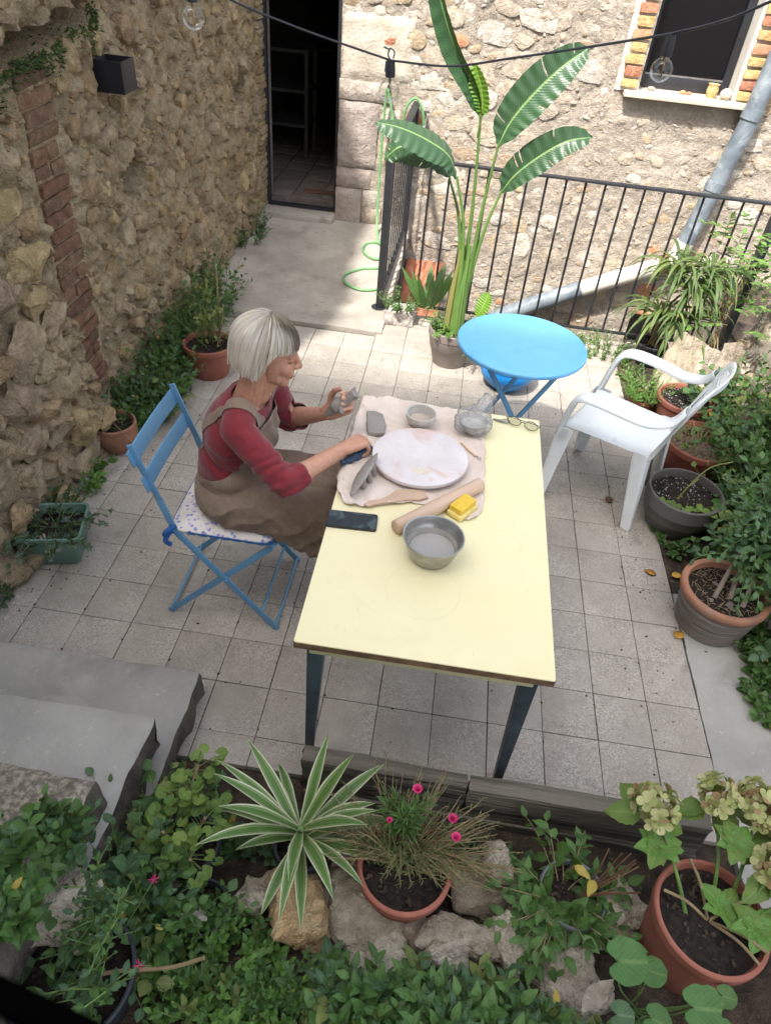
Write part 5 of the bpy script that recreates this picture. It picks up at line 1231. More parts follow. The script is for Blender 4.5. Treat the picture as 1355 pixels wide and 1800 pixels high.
# phone
ph = thing('phone', 'black mobile phone lying at the left edge of the cream table', 'phone', (0.447, -0.060, TT + 0.0005), R(3))
m = MB(); m.prism(rrect(-0.078, 0.078, -0.037, 0.037, 0.009), 0, 0.0085); m.build('case', 'phone_body', ph, bevel=0.0012, angle=30); m = MB(); m.prism(rrect(-0.0745, 0.0745, -0.0335, 0.0335, 0.006), 0.0086, 0.009); m.build('screen', 'phone_screen', ph, angle=30)
# wooden paddle
pd = [(0.478, 0.006), (0.488, 0.026), (0.52, 0.045), (0.545, 0.075), (0.558, 0.108), (0.605, 0.128), (0.645, 0.136), (0.665, 0.105), (0.645, 0.085), (0.60, 0.068), (0.56, 0.045), (0.515, 0.02), (0.492, 0.0)]
m = MB(); m.prism([(x - 0.56, y - 0.06) for x, y in pd], 0, 0.007); o = m.build('wooden_paddle', 'wood_paddle', bevel=0.0015); o.location = (0.56, 0.06, CZ + 0.002); o.rotation_euler = (0, 0, R(-6)); tag(o, 'thin pale wooden paddle in front of the plaster bat', 'paddle')
# clay slab
def clay_from(name, label, mb_, vox, cat, loc=(0, 0, 0), amp=0.0015, it=3, mat='clay'):
    me = remesh(mb_, name, vox, it); V = verts_of(me); N = norms_of(me)
    for i in range(len(V)): V[i] += N[i] * amp * fbm(V[i][0] * 40, V[i][1] * 40, V[i][2] * 40, 3)
    set_verts(me, V); me.materials.append(MATS[mat]); o = add_obj(name, me); o.location = loc; return tag(o, label, cat)
m = MB(); poly = [(-0.042, 0.070), (-0.012, 0.078), (0.020, 0.062), (0.040, 0.0), (0.040, -0.058), (0.012, -0.066), (-0.018, -0.064), (-0.030, -0.01)]
m.prism(poly, 0, 0.017); clay_from('clay_slab', 'flat grey clay slab left of the ceramic bowl', m, 0.0025, 'clay', (0.445, 0.462, CZ))
# clay leaf shape on stubby feet
m = MB(); n = 14
sec = []
for i in range(n + 1):
    t = i / n; w = 0.030 * math.sin(math.pi * min(1, t * 1.02 + 0.015)) ** 0.8 + 0.002; p = Vector((0.428 + 0.055 * t, 0.030 + 0.205 * t, CZ + 0.020 + 0.030 * t + 0.012 * math.sin(math.pi * t)))
    sec.append((p, w))
side = Vector((0.72, -0.20, 0.66)).normalized(); thick = Vector((-0.6, 0.15, 0.75)).normalized(); base = len(m.v); ns = 12
for p, w in sec:
    for k in range(ns): a_ = 2 * math.pi * k / ns; m.v.append(tuple(p + side * (w * math.cos(a_)) + thick * (0.011 * (w / 0.03) ** 0.5 * math.sin(a_))))
fs = [(i * ns + k, i * ns + (k + 1) % ns, (i + 1) * ns + (k + 1) % ns, (i + 1) * ns + k) for i in range(n) for k in range(ns)] + [tuple(reversed(range(ns))), tuple(n * ns + k for k in range(ns))]; m.f += fs; m.mi += [0] * len(fs)
for (x, y) in ((0.458, 0.10), (0.472, 0.135), (0.480, 0.175), (0.445, 0.115)): m.cap((x, y, CZ + 0.008), (x - 0.004, y, CZ + 0.035), 0.010, 0.010)
clay_from('clay_creature', 'grey clay leaf shape propped on stubby feet beside the plaster bat', m, 0.0025, 'clay')
# loop tool, dark sponge tool, spectacles, tweezers, bag
lt = thing('modelling_tool', 'thin wooden loop tool on the canvas right of the plaster bat', 'tool', (0.79, 0.385, CZ + 0.006))
m = MB(); m.tube([(0.762, 0.428, CZ + 0.006), (0.79, 0.39, CZ + 0.006), (0.818, 0.358, CZ + 0.006)], [0.004, 0.0055, 0.0045], 10); m.build('handle', 'wood_paddle', lt, world=True); m = MB(); m.tube(spline([(0.818, 0.358, CZ + 0.006), (0.822, 0.345, CZ + 0.006), (0.832, 0.338, CZ + 0.006), (0.834, 0.349, CZ + 0.006), (0.82, 0.356, CZ + 0.006)], 5), 0.0012, 6); m.build('wire_loop', 'steel', lt, world=True)
m = MB(); m.cap((0.372, 0.205, CZ + 0.012), (0.448, 0.300, CZ + 0.012), 0.012, 0.013)
o = clay_from('blue_cloth', 'dark blue folded cloth under the right hand on the canvas', m, 0.003, 'cloth', amp=0.008, it=2, mat='tool_blue')
sg = thing('spectacles', 'thin dark framed spectacles at the far right table corner', 'glasses', (0.985, 0.60, TT + 0.001))
for i, cx in enumerate((-0.033, 0.033)):
    ring = [(cx + 0.026 * math.cos(a_), 0.018 * math.sin(a_) - 0.004 * math.cos(a_), 0.014 + 0.006 * math.sin(a_)) for a_ in [k * 6.2832 / 28 for k in range(28)]]
    m = MB(); m.tube(ring + ring[:2], 0.0016, 6); m.build('rim', 'spect_frame', sg); m = MB(); m.add(ring, [tuple(range(28))]); m.build('lens', 'lens_glass', sg, fix=False)
    s_ = -1 if i == 0 else 1; m = MB(); m.tube(spline([(cx + s_ * 0.026, 0.0, 0.014), (cx + s_ * 0.034, 0.012, 0.015), (cx * 1.6 - s_ * 0.01, 0.03, 0.006), (cx - s_ * 0.05, 0.034, 0.004)], 6), 0.0013, 6); m.build('temple', 'spect_frame', sg)
m = MB(); m.tube(spline([(-0.008, 0, 0.015), (0, 0.002, 0.018), (0.008, 0, 0.015)], 4), 0.0015, 6); m.build('bridge', 'spect_frame', sg); sg.rotation_euler = (0, 0, R(-18))
kt = thing('key_clip', 'small silver clip beside the spectacles on the cream table', 'clip', (0.905, 0.612, TT + 0.001))
m = MB(); m.tube([(-0.03, 0.008, 0.004), (0.0, 0.0, 0.005), (0.026, -0.006, 0.004)], [0.003, 0.006, 0.004], 8); m.build('body', 'steel', kt); m = MB(); m.tube(spline([(0.0, 0.004, 0.006), (0.012, 0.014, 0.006), (0.03, 0.010, 0.005), (0.032, -0.004, 0.005), (0.012, -0.008, 0.005)], 5), 0.002, 6); m.build('jaw', 'steel', kt)
bgt = thing('plastic_bag', 'crumpled clear plastic bag wrapped round a grey bowl by the spectacles', 'bag', (0.797, 0.515, CZ))
m = MB(); m.ell((0, 0, 0.045), (0.072, 0.058, 0.044), None, 48, 32); m.tube(spline([(0.02, 0.02, 0.075), (0.034, 0.035, 0.105), (0.045, 0.052, 0.13)], 8), [0.035 - 0.0012 * k + 0.010 * (k / 16) ** 3 for k in range(17)], 24)
me = remesh(m, 'bag', 0.003, 2); V = verts_of(me); N = norms_of(me)
for i in range(len(V)):
    p = V[i]; q = abs(fbm(p[0] * 22, p[1] * 22, p[2] * 22, 4)); V[i] += N[i] * (0.016 * (q - 0.25)); V[i][2] = max(V[i][2], 0.001)
set_verts(me, V); me.materials.append(MATS['bag_plastic']); add_obj('bag', me, bgt)
m = MB(); m.lathe([(0, 0.006), (0.03, 0.006), (0.05, 0.028), (0.055, 0.050), (0.052, 0.050), (0.046, 0.030), (0, 0.012)], seg=32); m.build('wrapped_bowl', 'stoneware', bgt); 
# ------------------------------------------------------------------ pots and plants
def make_pot(name, label, x, y, z0, H, Rr, kb, mat, rimh=0.035, rimw=0.008, wall=0.009, soil='soil', drop=0.03, perl=0, cat='potted plant', tilt=None, shape=None, seg=48, group=None):
    t = thing(name, label, cat, (x, y, z0), 0, group)
    if tilt: t.rotation_euler = tilt
    Ro = Rr - rimw; rb = Rr * kb; m = MB()
    if shape == 'bowl':
        outer = [(rb * 0.62, 0)] + [(rb * 0.62 + (Ro * 1.04 - rb * 0.62) * math.sin(k / 10 * math.pi * 0.62) / math.sin(math.pi * .5), (H - rimh) * k / 10) for k in range(1, 11)]
    else: outer = [(rb * 0.96, 0), (rb, 0.006), (rb + (Ro - rb) * 0.5, (H - rimh) * 0.5), (Ro, H - rimh)]
    if shape == 'band': outer = [(rb * .96, 0), (rb, 0.006), (rb + (Ro - rb) * 0.62, (H - rimh) * 0.60), (rb + (Ro - rb) * 0.62 + 0.004, (H - rimh) * 0.62), (Ro, H - rimh)]
    zi = H - drop
    prof = outer + [(Rr, H - rimh + 0.003), (Rr + 0.0005, H - rimh * 0.5), (Rr, H - 0.004), (Rr - 0.004, H), (Rr - wall - 0.002, H), (Rr - wall - 0.004, H - 0.004), (Ro - wall, zi - 0.01), (0.0, zi - 0.012)]
    m.lathe([(0, 0)] + prof, seg=seg); m.build('pot', mat, t, angle=38)
    rsn = random.Random(int(abs(x * 1000 + y * 77))); Ri = (Ro - wall) + 0.002; m = MB(); nr, na = 10, 28; m.v.append((0, 0, zi + 0.006))
    for i in range(1, nr + 1):
        for k in range(na):
            a = 2 * math.pi * k / na; r_ = Ri * i / nr; m.v.append((r_ * math.cos(a), r_ * math.sin(a), zi + 0.006 * (1 - i / nr) + 0.007 * fbm(r_ * math.cos(a) * 30 + x * 9, r_ * math.sin(a) * 30, 1.0, 4)))
    m.f = [(0, 1 + k, 1 + (k + 1) % na) for k in range(na)] + [(1 + (i - 1) * na + k, 1 + i * na + k, 1 + i * na + (k + 1) % na, 1 + (i - 1) * na + (k + 1) % na) for i in range(1, nr) for k in range(na)]; m.mi = [0] * len(m.f)
    so = m.build('soil', soil, t, fix=False)
    m = MB(); 
    for k in range(60 + perl):
        a = rsn.uniform(0, 6.28); r_ = Ri * 0.94 * math.sqrt(rsn.random()); s_ = rsn.uniform(.003, .008) if k < 60 else rsn.uniform(.002, .004); m.cur = 0 if k < 60 else 1
        m.box((r_ * math.cos(a), r_ * math.sin(a), zi + 0.008), (s_ * rsn.uniform(1, 3), s_, s_ * 0.7), Matrix.Rotation(rsn.uniform(0, 3), 3, 'Z') @ Matrix.Rotation(rsn.uniform(-.6, .6), 3, 'X'))
    q = m.build('crumbs', ['earth', 'label_white'], t, smooth=False); q['kind'] = 'stuff'
    t['_zi'] = zi; return t, zi
def rod(t, pts, rad, mat, name='stem', seg=7): m = MB(); m.tube(pts, rad, seg); return m.build(name, mat, t)
def tuft(lb, n, r0, L, ls, nl, tpl, lean, r, z0, mi=0, smi=1, droop=0.3, up=0.9, c=(0, 0)):
    for k in range(n):
        a = r.uniform(0, 6.283); q = r0 * math.sqrt(r.random()); d = Vector((math.cos(a) * lean * r.uniform(.3, 1), math.sin(a) * lean * r.uniform(.3, 1), 1))
        sprig(lb, (c[0] + q * math.cos(a), c[1] + q * math.sin(a), z0), d, r.uniform(*L), r.randint(*nl), r.uniform(*ls), tpl, mi if not isinstance(mi, (list, tuple)) else r.choice(mi), smi, r, droop, up=up)
def foliage(t, lb, mats, name='foliage'): o = lb.build(name, mats, t); o['kind'] = 'stuff'; return o
def cover(name, label, mats, spots, r, hz, cat='plant', tpl=(T_OV,), kind='stuff', droop=0.3, ls=(0.03, 0.05), nl=(7, 12), up=0.9):
    """a leafy mass: spots = (x, y, radius x, radius y, count, length min, max)"""
    lb = LB()
    for (x, y, rx, ry, n, l0, l1) in spots:
        for k in range(n):
            a = r.uniform(0, 6.283); q = math.sqrt(r.random()); px = x + rx * q * math.cos(a); py = y + ry * q * math.sin(a)
            d = Vector((0.5 * math.cos(a) * q + r.uniform(-.35, .35), 0.5 * math.sin(a) * q + r.uniform(-.35, .35), 0.9))
            sprig(lb, (px, py, hz(px, py)), d, r.uniform(l0, l1) * (1 - 0.35 * q), r.randint(*nl), r.uniform(*ls) * r.choice((0.6, 0.85, 1.0, 1.0, 1.15)), r.choice(tpl), (len(mats) + 1 if r.random() < 0.06 else r.randrange(len(mats) - 1)), len(mats) - 1, r, droop, up=up, alt=len(mats))
    o = lb.build(name, list(mats) + ['leaf_yellow', 'leaf_olive']); return tag(o, label, cat, kind=kind)
flat = lambda x, y: 0.0

# --- left side
r = random.Random(101)
t, zi = make_pot('terracotta_bowl_pot', 'rounded old terracotta pot with sparse weeds by the left wall', -0.897, 1.054, 0.0, 0.165, 0.107, 0.82, 'terracotta_old', 0.022, 0.004, shape='bowl')
lb = LB(); tuft(lb, 7, 0.06, (0.04, 0.09), (0.022, 0.036), (4, 6), T_OV, 1.0, r, zi); foliage(t, lb, ['leaf_mid', 'stem_green'])
rod(t, spline([(-0.03, 0.0, zi), (0.0, -0.03, zi + 0.05), (0.10, -0.10, zi + 0.04), (0.20, -0.14, zi - 0.04)], 6), 0.0018, 'twig', 'dry_stem'); rod(t, spline([(0.02, 0.02, zi), (-0.03, 0.05, zi + 0.09), (-0.04, 0.10, zi + 0.16)], 6), 0.002, 'twig', 'dry_stem')
t, zi = make_pot('terracotta_pot', 'reddish terracotta pot with a leggy plant behind the seated person', -0.687, 1.884, 0.0, 0.20, 0.145, 0.72, 'terracotta', 0.032, 0.009)
lb = LB()
for (dx, dy, L, n) in ((0.02, 0.02, 0.36, 16), (0.05, 0.0, 0.30, 14), (-0.04, 0.03, 0.24, 12), (0.0, 0.04, 0.40, 18), (-0.03, -0.02, 0.20, 10)):
    sprig(lb, (dx, dy, zi), (dx * 4, dy * 3, 1), L, n, 0.05, T_OV, 0, 1, r, 0.5, 0.003)
for a in range(9): sprig(lb, (0.03, 0.03, zi + 0.2), rv(r) + Vector((0.2, 0, 0.6)), 0.16, 8, 0.042, T_OV, 0, 1, r, 0.7, 0.002)
foliage(t, lb, ['leaf_olive', 'stem_green'])
rod(t, spline([(0.05, 0.0, zi), (0.08, 0.01, zi + 0.12), (0.10, 0.02, zi + 0.26)], 5), 0.004, 'twig', 'cane'); rod(t, [(0.06, 0.03, zi), (0.07, 0.04, zi + 0.46)], 0.005, 'twig', 'cane')
rod(t, spline([(0.0, -0.02, zi), (-0.10, -0.02, zi + 0.10), (-0.22, 0.03, zi + 0.17)], 6), 0.002, 'stem_green', 'runner')
# green rectangular planter with ivy
t = thing('green_planter', 'square grey-green plastic planter full of ivy at the left edge', 'potted plant', (-0.835, 0.315, 0.0), R(14)); m = MB()
def ring(w, d, z, rr): return [(x, y, z) for x, y in rrect(-w, w, -d, d, rr, 4)]
rg = [ring(0.088, 0.082, 0, 0.02), ring(0.092, 0.086, 0.004, 0.02), ring(0.118, 0.108, 0.155, 0.024), ring(0.126, 0.116, 0.158, 0.026), ring(0.126, 0.116, 0.17, 0.026), ring(0.116, 0.106, 0.17, 0.022), ring(0.108, 0.098, 0.12, 0.02)]
n = len(rg[0]); 
for q in rg: m.v += q
m.f = [(i * n + k, i * n + (k + 1) % n, (i + 1) * n + (k + 1) % n, (i + 1) * n + k) for i in range(6) for k in range(n)] + [tuple(reversed(range(n))), tuple(6 * n + k for k in range(n))]; m.mi = [0] * len(m.f); m.build('pot', 'pot_green', t, angle=40)
m = MB(); m.prism(rrect(-0.107, 0.107, -0.097, 0.097, 0.02), 0.118, 0.128); m.build('soil', 'soil', t)
m = MB(); m.box((0.01, -0.1045, 0.105), (0.062, 0.002, 0.018), Matrix.Rotation(R(9), 3, 'X')); m.build('sticker', 'label_white', t, smooth=False)
m = MB(); m.ell((-0.05, -0.06, 0.135), (0.03, 0.025, 0.016)); m.build('pebble', 'stone_pink', t)
lb = LB()
for k in range(34):
    a = r.uniform(0, 6.28); q = 0.09 * math.sqrt(r.random()); sprig(lb, (q * math.cos(a), q * math.sin(a) + 0.02, 0.125), (math.cos(a), math.sin(a), 0.9), r.uniform(.08, .20), r.randint(5, 8), 0.044, T_IVY, 0, 1, r, 0.9, up=1.1)
foliage(t, lb, ['leaf_ivy', 'stem_green'])

r = random.Random(55)
cover('nettle_bank', 'dark leafy weed bank along the foot of the left wall behind the terracotta pots', ['leaf_dark', 'leaf_dark', 'leaf_blue', 'stem_green'],
      [(-0.90, 1.48, 0.15, 0.30, 150, 0.20, 0.40), (-0.95, 2.08, 0.09, 0.34, 150, 0.28, 0.54), (-0.93, 2.55, 0.13, 0.28, 110, 0.28, 0.56), (-0.86, 1.58, 0.10, 0.14, 60, 0.10, 0.22), (-0.92, 1.28, 0.12, 0.14, 50, 0.18, 0.34)], r, flat, 'weeds', (T_OV, T_BROAD), ls=(0.035, 0.062), nl=(7, 11))
cover('fern_shrub', 'small dark shrub at the wall foot left of the doorway', ['leaf_blue', 'leaf_dark', 'stem_green'], [(-0.98, 3.85, 0.07, 0.22, 46, 0.14, 0.34)], r, lambda x, y: 0.05, 'shrub', (T_LAN, T_OV), ls=(0.03, 0.05))
cover('wall_weed', 'bright leafy weed growing between the left wall and the tiles above the green planter', ['leaf_mid', 'leaf_fresh', 'stem_green'], [(-0.93, 0.72, 0.07, 0.10, 16, 0.10, 0.20), (-0.99, 0.56, 0.05, 0.08, 9, 0.08, 0.15)], r, flat, 'weeds', (T_BROAD, T_OV), ls=(0.045, 0.065), nl=(5, 8))
cover('ivy_patch', 'dark ivy spilling from the lower left wall beside the green planter', ['leaf_ivy', 'leaf_dark', 'stem_green'], [(-0.99, 0.34, 0.09, 0.18, 60, 0.10, 0.24), (-0.98, 0.02, 0.09, 0.14, 34, 0.08, 0.16), (-0.93, 0.52, 0.06, 0.08, 24, 0.10, 0.2)], r, lambda x, y: 0.0, 'ivy', (T_IVY, T_OV), ls=(0.035, 0.05), nl=(4, 7))

# --- bird of paradise in the taupe pot
t, zi = make_pot('bird_of_paradise', 'tall bird of paradise plant in a taupe pot by the railing', 0.70, 2.40, 0.0, 0.235, 0.150, 0.70, 'pot_taupe', 0.05, 0.004, shape='band')
BX, BY = 0.70, 2.40
def big_leaf(t, stalk, mid, halfw, side, fold, mat='leaf_strelitzia', tear=(), smat='stalk_green', sr=(0.015, 0.006), ripple=0.004, seed=1):
    """stalk and midrib as world points; side = world vector across the blade"""
    sp_ = [Vector(p) - t.location for p in spline(stalk, 8)]; k = len(sp_)
    rod(t, sp_, [sr[0] + (sr[1] - sr[0]) * i / (k - 1) for i in range(k)], smat, 'leaf_stalk', 8)
    mp = [Vector(p) - t.location for p in spline(mid, 24)]; n = len(mp); side = Vector(side); V = []; U = []; F = []; NX = 7; rr = random.Random(seed)
    for i, p in enumerate(mp):
        f = i / (n - 1); tg = (mp[min(i + 1, n - 1)] - mp[max(i - 1, 0)]).normalized(); sd = (side - tg * side.dot(tg)).normalized(); up = sd.cross(tg)
        w = halfw * (math.sin(math.pi * min(1, f * 0.86 + 0.10)) ** 0.75) * (1 - max(0, f - 0.93) / 0.07 * 0.9) * (min(1, 0.35 + f * 7))
        for k_ in range(-NX, NX + 1):
            q = k_ / NX; e = abs(q); fo = fold * (1 if k_ > 0 else -1) if not isinstance(fold, tuple) else (fold[1] if k_ > 0 else -fold[0])
            ang = abs(fo); off = sd * (q * w * math.cos(ang)) + up * (e * w * math.sin(ang))
            sweep = tg * (e * e * w * 0.22); rip = up * (ripple * math.sin(f * 76 + e * 2) * e)
            V.append(tuple(p + off + sweep + rip)); U.append((0.5 + 0.5 * q, f))
    W = 2 * NX + 1
    for i in range(n - 1):
        for k_ in range(W - 1):
            skip = False
            for (fi, sgn, dep) in tear:
                if abs(i / (n - 1) - fi) < 0.5 / (n - 1) and ((k_ >= NX) == (sgn > 0)) and abs(k_ - NX + .5) / NX > dep: skip = True
            if not skip: a = i * W + k_; F.append((a, a + 1, a + W + 1, a + W))
    lb = LB(); lb.raw(V, F, U); o = lb.build('leaf', mat, t); return o
base = lambda dx, dy: (BX + dx, BY + dy, zi)
big_leaf(t, [base(0.0, 0), (0.71, 2.40, 0.6), (0.70, 2.40, 1.0), (0.672, 2.40, 1.41)], [(0.672, 2.40, 1.40), (0.62, 2.40, 1.52), (0.50, 2.41, 1.68), (0.40, 2.42, 1.87), (0.33, 2.45, 2.05)], 0.09, (0.85, -0.1, 0.3), (0.9, 1.15), 'leaf_strelitzia', (), 'stalk_green', seed=2)
big_leaf(t, [(0.672, 2.395, 1.30), (0.675, 2.392, 1.36), (0.676, 2.39, 1.41)], [(0.676, 2.39, 1.40), (0.672, 2.375, 1.47), (0.645, 2.37, 1.55), (0.605, 2.37, 1.63)], 0.062, (0.9, -0.4, 0.35), (0.25, 0.6), 'leaf_strelitzia_new', (), 'stalk_green', (0.006, 0.005), seed=12)
big_leaf(t, [base(0.03, 0), (0.745, 2.39, 0.65), (0.76, 2.39, 1.0), (0.786, 2.38, 1.29)], [(0.784, 2.38, 1.28), (0.83, 2.38, 1.40), (0.92, 2.39, 1.53), (1.03, 2.41, 1.65), (1.14, 2.44, 1.735)], 0.105, (0.62, -0.25, -0.62), (0.32, 0.36), 'leaf_strelitzia', ((0.62, -1, 0.12), (0.86, -1, 0.25), (0.2, -1, 0.3), (0.45, 1, 0.5)), seed=3)
big_leaf(t, [base(0.03, 0.01), (0.75, 2.40, 0.55), (0.79, 2.40, 0.85), (0.845, 2.40, 1.06)], [(0.843, 2.40, 1.05), (0.90, 2.38, 1.15), (1.0, 2.37, 1.25), (1.12, 2.37, 1.335), (1.25, 2.40, 1.365)], 0.088, (0.5, -0.35, -0.7), (0.28, 0.34), 'leaf_strelitzia', ((0.3, -1, 0.3), (0.35, -1, 0.35), (0.55, 1, 0.5), (0.7, 1, 0.4), (0.66, -1, 0.55)), seed=4)
big_leaf(t, [base(-0.015, 0), (0.69, 2.37, 0.6), (0.665, 2.35, 0.88), (0.595, 2.33, 1.12)], [(0.597, 2.33, 1.11), (0.54, 2.31, 1.22), (0.42, 2.28, 1.29), (0.28, 2.26, 1.335), (0.15, 2.27, 1.345)], 0.098, (-0.2, -0.75, -0.55), (0.45, 0.12), 'leaf_strelitzia', (), 'stalk_green', seed=5)
big_leaf(t, [base(-0.025, 0.01), (0.675, 2.41, 0.6), (0.635, 2.43, 0.88), (0.548, 2.45, 1.09)], [(0.55, 2.45, 1.08), (0.49, 2.45, 1.17), (0.38, 2.45, 1.21), (0.27, 2.45, 1.20), (0.19, 2.45, 1.13)], 0.10, (0, -0.5, -0.8), (0.3, 0.3), 'leaf_strelitzia', ((0.7, 1, 0.1), (0.8, 1, 0.1), (0.76, -1, 0.1), (0.87, -1, 0.05), (0.55, -1, 0.3), (0.4, 1, 0.3)), seed=6)
big_leaf(t, [base(0.075, -0.03), (0.80, 2.36, 0.30), (0.825, 2.35, 0.345)], [(0.823, 2.35, 0.34), (0.845, 2.34, 0.40), (0.862, 2.345, 0.46), (0.872, 2.35, 0.505)], 0.045, (0.75, -0.5, -0.1), (0.1, 0.1), 'leaf_strelitzia_new', (), 'stem_green', (0.006, 0.004), seed=7)
r = random.Random(66)
for k in range(11):
    a = r.uniform(0, 6.28); p = [Vector((0.045 * math.cos(a), 0.03 * math.sin(a), zi - 0.01)), Vector((0.04 * math.cos(a), 0.03 * math.sin(a), zi + 0.25)), Vector((0.03 * math.cos(a) + 0.005, 0.02 * math.sin(a), zi + r.uniform(.38, .55)))]
    rod(t, spline(p, 5), [0.022 - 0.0012 * i for i in range(11)], 'stalk_yellow' if k % 2 else 'stalk_green', 'leaf_sheath')
lb = LB(); tuft(lb, 44, 0.12, (0.06, 0.14), (0.018, 0.03), (6, 10), T_OV, 1.1, r, zi, 0, 1, 0.8); 
for k in range(10): sprig(lb, (0.11, -0.09, zi + 0.02), (r.uniform(-.2, .8), -1, r.uniform(-.2, .4)), 0.14, 8, 0.024, T_OV, 0, 1, r, 0.9)
foliage(t, lb, ['leaf_fresh', 'stem_green'], 'undergrowth')

# chalky stone planter at the railing foot
t = thing('stone_planter', 'chalky white stone planter with weeds at the foot of the railing post', 'planter', (0.335, 2.86, 0.0)); m = MB(); m.box((0, 0, 0.055), (0.20, 0.15, 0.11))
me = remesh(m, 'trough', 0.008, 6); V = verts_of(me); N = norms_of(me)
for i in range(len(V)): V[i] += N[i] * 0.012 * fbm(V[i][0] * 14, V[i][1] * 14, V[i][2] * 14, 4)
set_verts(me, V); me.materials.append(MATS['stone_planter']); add_obj('trough', me, t)
lb = LB(); tuft(lb, 46, 0.10, (0.06, 0.15), (0.02, 0.034), (6, 9), T_OV, 0.9, r, 0.10, 0, 1, 0.6)
for k in range(26):
    a = r.uniform(0, 6.28); d = Vector((0.6 * math.cos(a), 0.5 * math.sin(a), 1)); p0 = Vector((0.17 + 0.02 * math.cos(a), 0.02, 0.10)); lb.leaf(T_NEEDLE, p0, d, Vector((0, -1, 0.2)) + rv(r) * .3, r.uniform(.2, .34), 0)
foliage(t, lb, ['leaf_mid', 'stem_green']); rod(t, spline([(0.05, -0.05, 0.12), (0.13, -0.11, 0.14), (0.19, -0.08, 0.17), (0.15, -0.06, 0.02)], 6), 0.003, 'twig', 'dry_stem')
# blue bowl pot under the round table
t, zi = make_pot('blue_pot', 'glossy blue bowl pot on the tiles under the round blue table', 1.06, 2.19, 0.0, 0.17, 0.165, 0.8, 'pot_blue', 0.02, 0.004, shape='bowl')
lb = LB(); tuft(lb, 10, 0.09, (0.05, 0.12), (0.02, 0.03), (5, 8), T_OV, 0.9, r, zi); foliage(t, lb, ['leaf_mid', 'stem_green'])
cover('railing_weeds', 'small-leaved green ground cover at the railing foot behind the white chair', ['leaf_mid', 'leaf_dark', 'leaf_fresh', 'stem_green'], [(1.72, 2.82, 0.22, 0.14, 90, 0.06, 0.16), (1.50, 2.88, 0.14, 0.07, 26, 0.05, 0.10), (1.86, 2.55, 0.10, 0.16, 30, 0.05, 0.12), (1.02, 2.90, 0.10, 0.05, 18, 0.10, 0.22)], r, flat, 'ground cover', (T_OV,), ls=(0.018, 0.030), nl=(7, 11))
# black nursery pot with drooping grass-like leaves
t, zi = make_pot('spider_grass', 'drooping grassy plant in a black nursery pot by the leaning stone slabs', 2.0, 2.74, 0.0, 0.15, 0.105, 0.72, 'pot_black', 0.02, 0.005)
lb = LB(); r = random.Random(77)
def strap(lb, p0, d, L, w, sag, r, mi=0, n=9, nrm=None):
    p = Vector(p0); d = Vector(d).normalized(); V = []; U = []; side = d.cross(Vector((0, 0, 1))); side = side.normalized() if side.length > .05 else Vector((1, 0, 0)); side = (side + Vector((0, 0, r.uniform(-.3, .3)))).normalized()
    for i in range(n + 1):
        f = i / n; ww = w * (0.55 + 0.9 * f if f < 0.35 else (0.87 + 0.13 * math.sin((f - .35) / .3 * 1.57) if f < .5 else 1.0 * max(0.02, (1 - ((f - 0.5) / 0.5) ** 1.7)))); up = side.cross(d)
        for q in (-1, 0, 1): V.append(tuple(p + side * q * ww / 2 + up * (abs(q) * ww * 0.16))); U.append((0.5 + 0.5 * q, f))
        p = p + d * (L / n); d = (d + Vector((0, 0, -sag / n * (0.4 + 1.6 * f)))).normalized(); side = (side - d * side.dot(d)).normalized()
    F = [(3 * i + k, 3 * i + k + 1, 3 * i + k + 4, 3 * i + k + 3) for i in range(n) for k in (0, 1)]; lb.raw(V, F, U, mi)
heads = [((0.0, 0.0, zi), (0.10, -0.02, 0.50)), ((0.0, 0.02, zi), (0.02, 0.03, 0.60)), ((0.02, 0, zi), (0.20, 0.02, 0.62)), ((-0.02, 0, zi), (-0.02, -0.05, 0.34)), ((0.01, 0, zi), (0.14, -0.06, 0.33))]
for a, b in heads:
    rod(t, spline([a, (Vector(a) + Vector(b)) / 2 + Vector((0.01, 0.02, 0.03)), b], 5), 0.006, 'twig', 'stem')
    for k in range(44):
        an = r.uniform(0, 6.28); strap(lb, b, (math.cos(an), math.sin(an), r.uniform(.2, 1.3)), r.uniform(.26, .40), 0.021, r.uniform(2.0, 3.4), r)
foliage(t, lb, ['leaf_grass'], 'leaves')
# leaning stone slabs
def slab_stone(name, label, c, s_, rot, mat, seed, group=None):
    m = MB(); m.box((0, 0, 0), s_); me = remesh(m, name, 0.012, 1); V = verts_of(me); N = norms_of(me)
    for i in range(len(V)): V[i] += N[i] * 0.02 * fbm(V[i][0] * 6 + seed, V[i][1] * 6, V[i][2] * 6, 4)
    set_verts(me, V); me.materials.append(MATS[mat]); o = add_obj(name, me); o.location = c; o.rotation_euler = rot; return tag(o, label, 'stone', group)
slab_stone('stone_slab', 'broad pale stone slab leaning at the front of the right-hand stack', (2.13, 2.42, 0.16), (0.24, 0.10, 0.36), (R(-30), R(28), R(8)), 'rock_slab', 1, 'slabs leaning by the right wall')
slab_stone('stone_slab', 'small light stone slab between the two larger leaning slabs', (2.27, 2.46, 0.14), (0.15, 0.08, 0.28), (R(-24), R(22), R(16)), 'rock_pale', 4, 'slabs leaning by the right wall')
slab_stone('stone_slab', 'dark grey stone slab leaning against the right wall', (2.38, 2.38, 0.18), (0.14, 0.10, 0.36), (R(-26), R(26), R(28)), 'rock_grey', 7, 'slabs leaning by the right wall')
slab_stone('stone_slab', 'rounded tan boulder below the broad leaning slab behind the white chair', (2.0, 2.20, 0.08), (0.16, 0.16, 0.16), (0.3, 0.2, 0.5), 'rock_slab', 9)
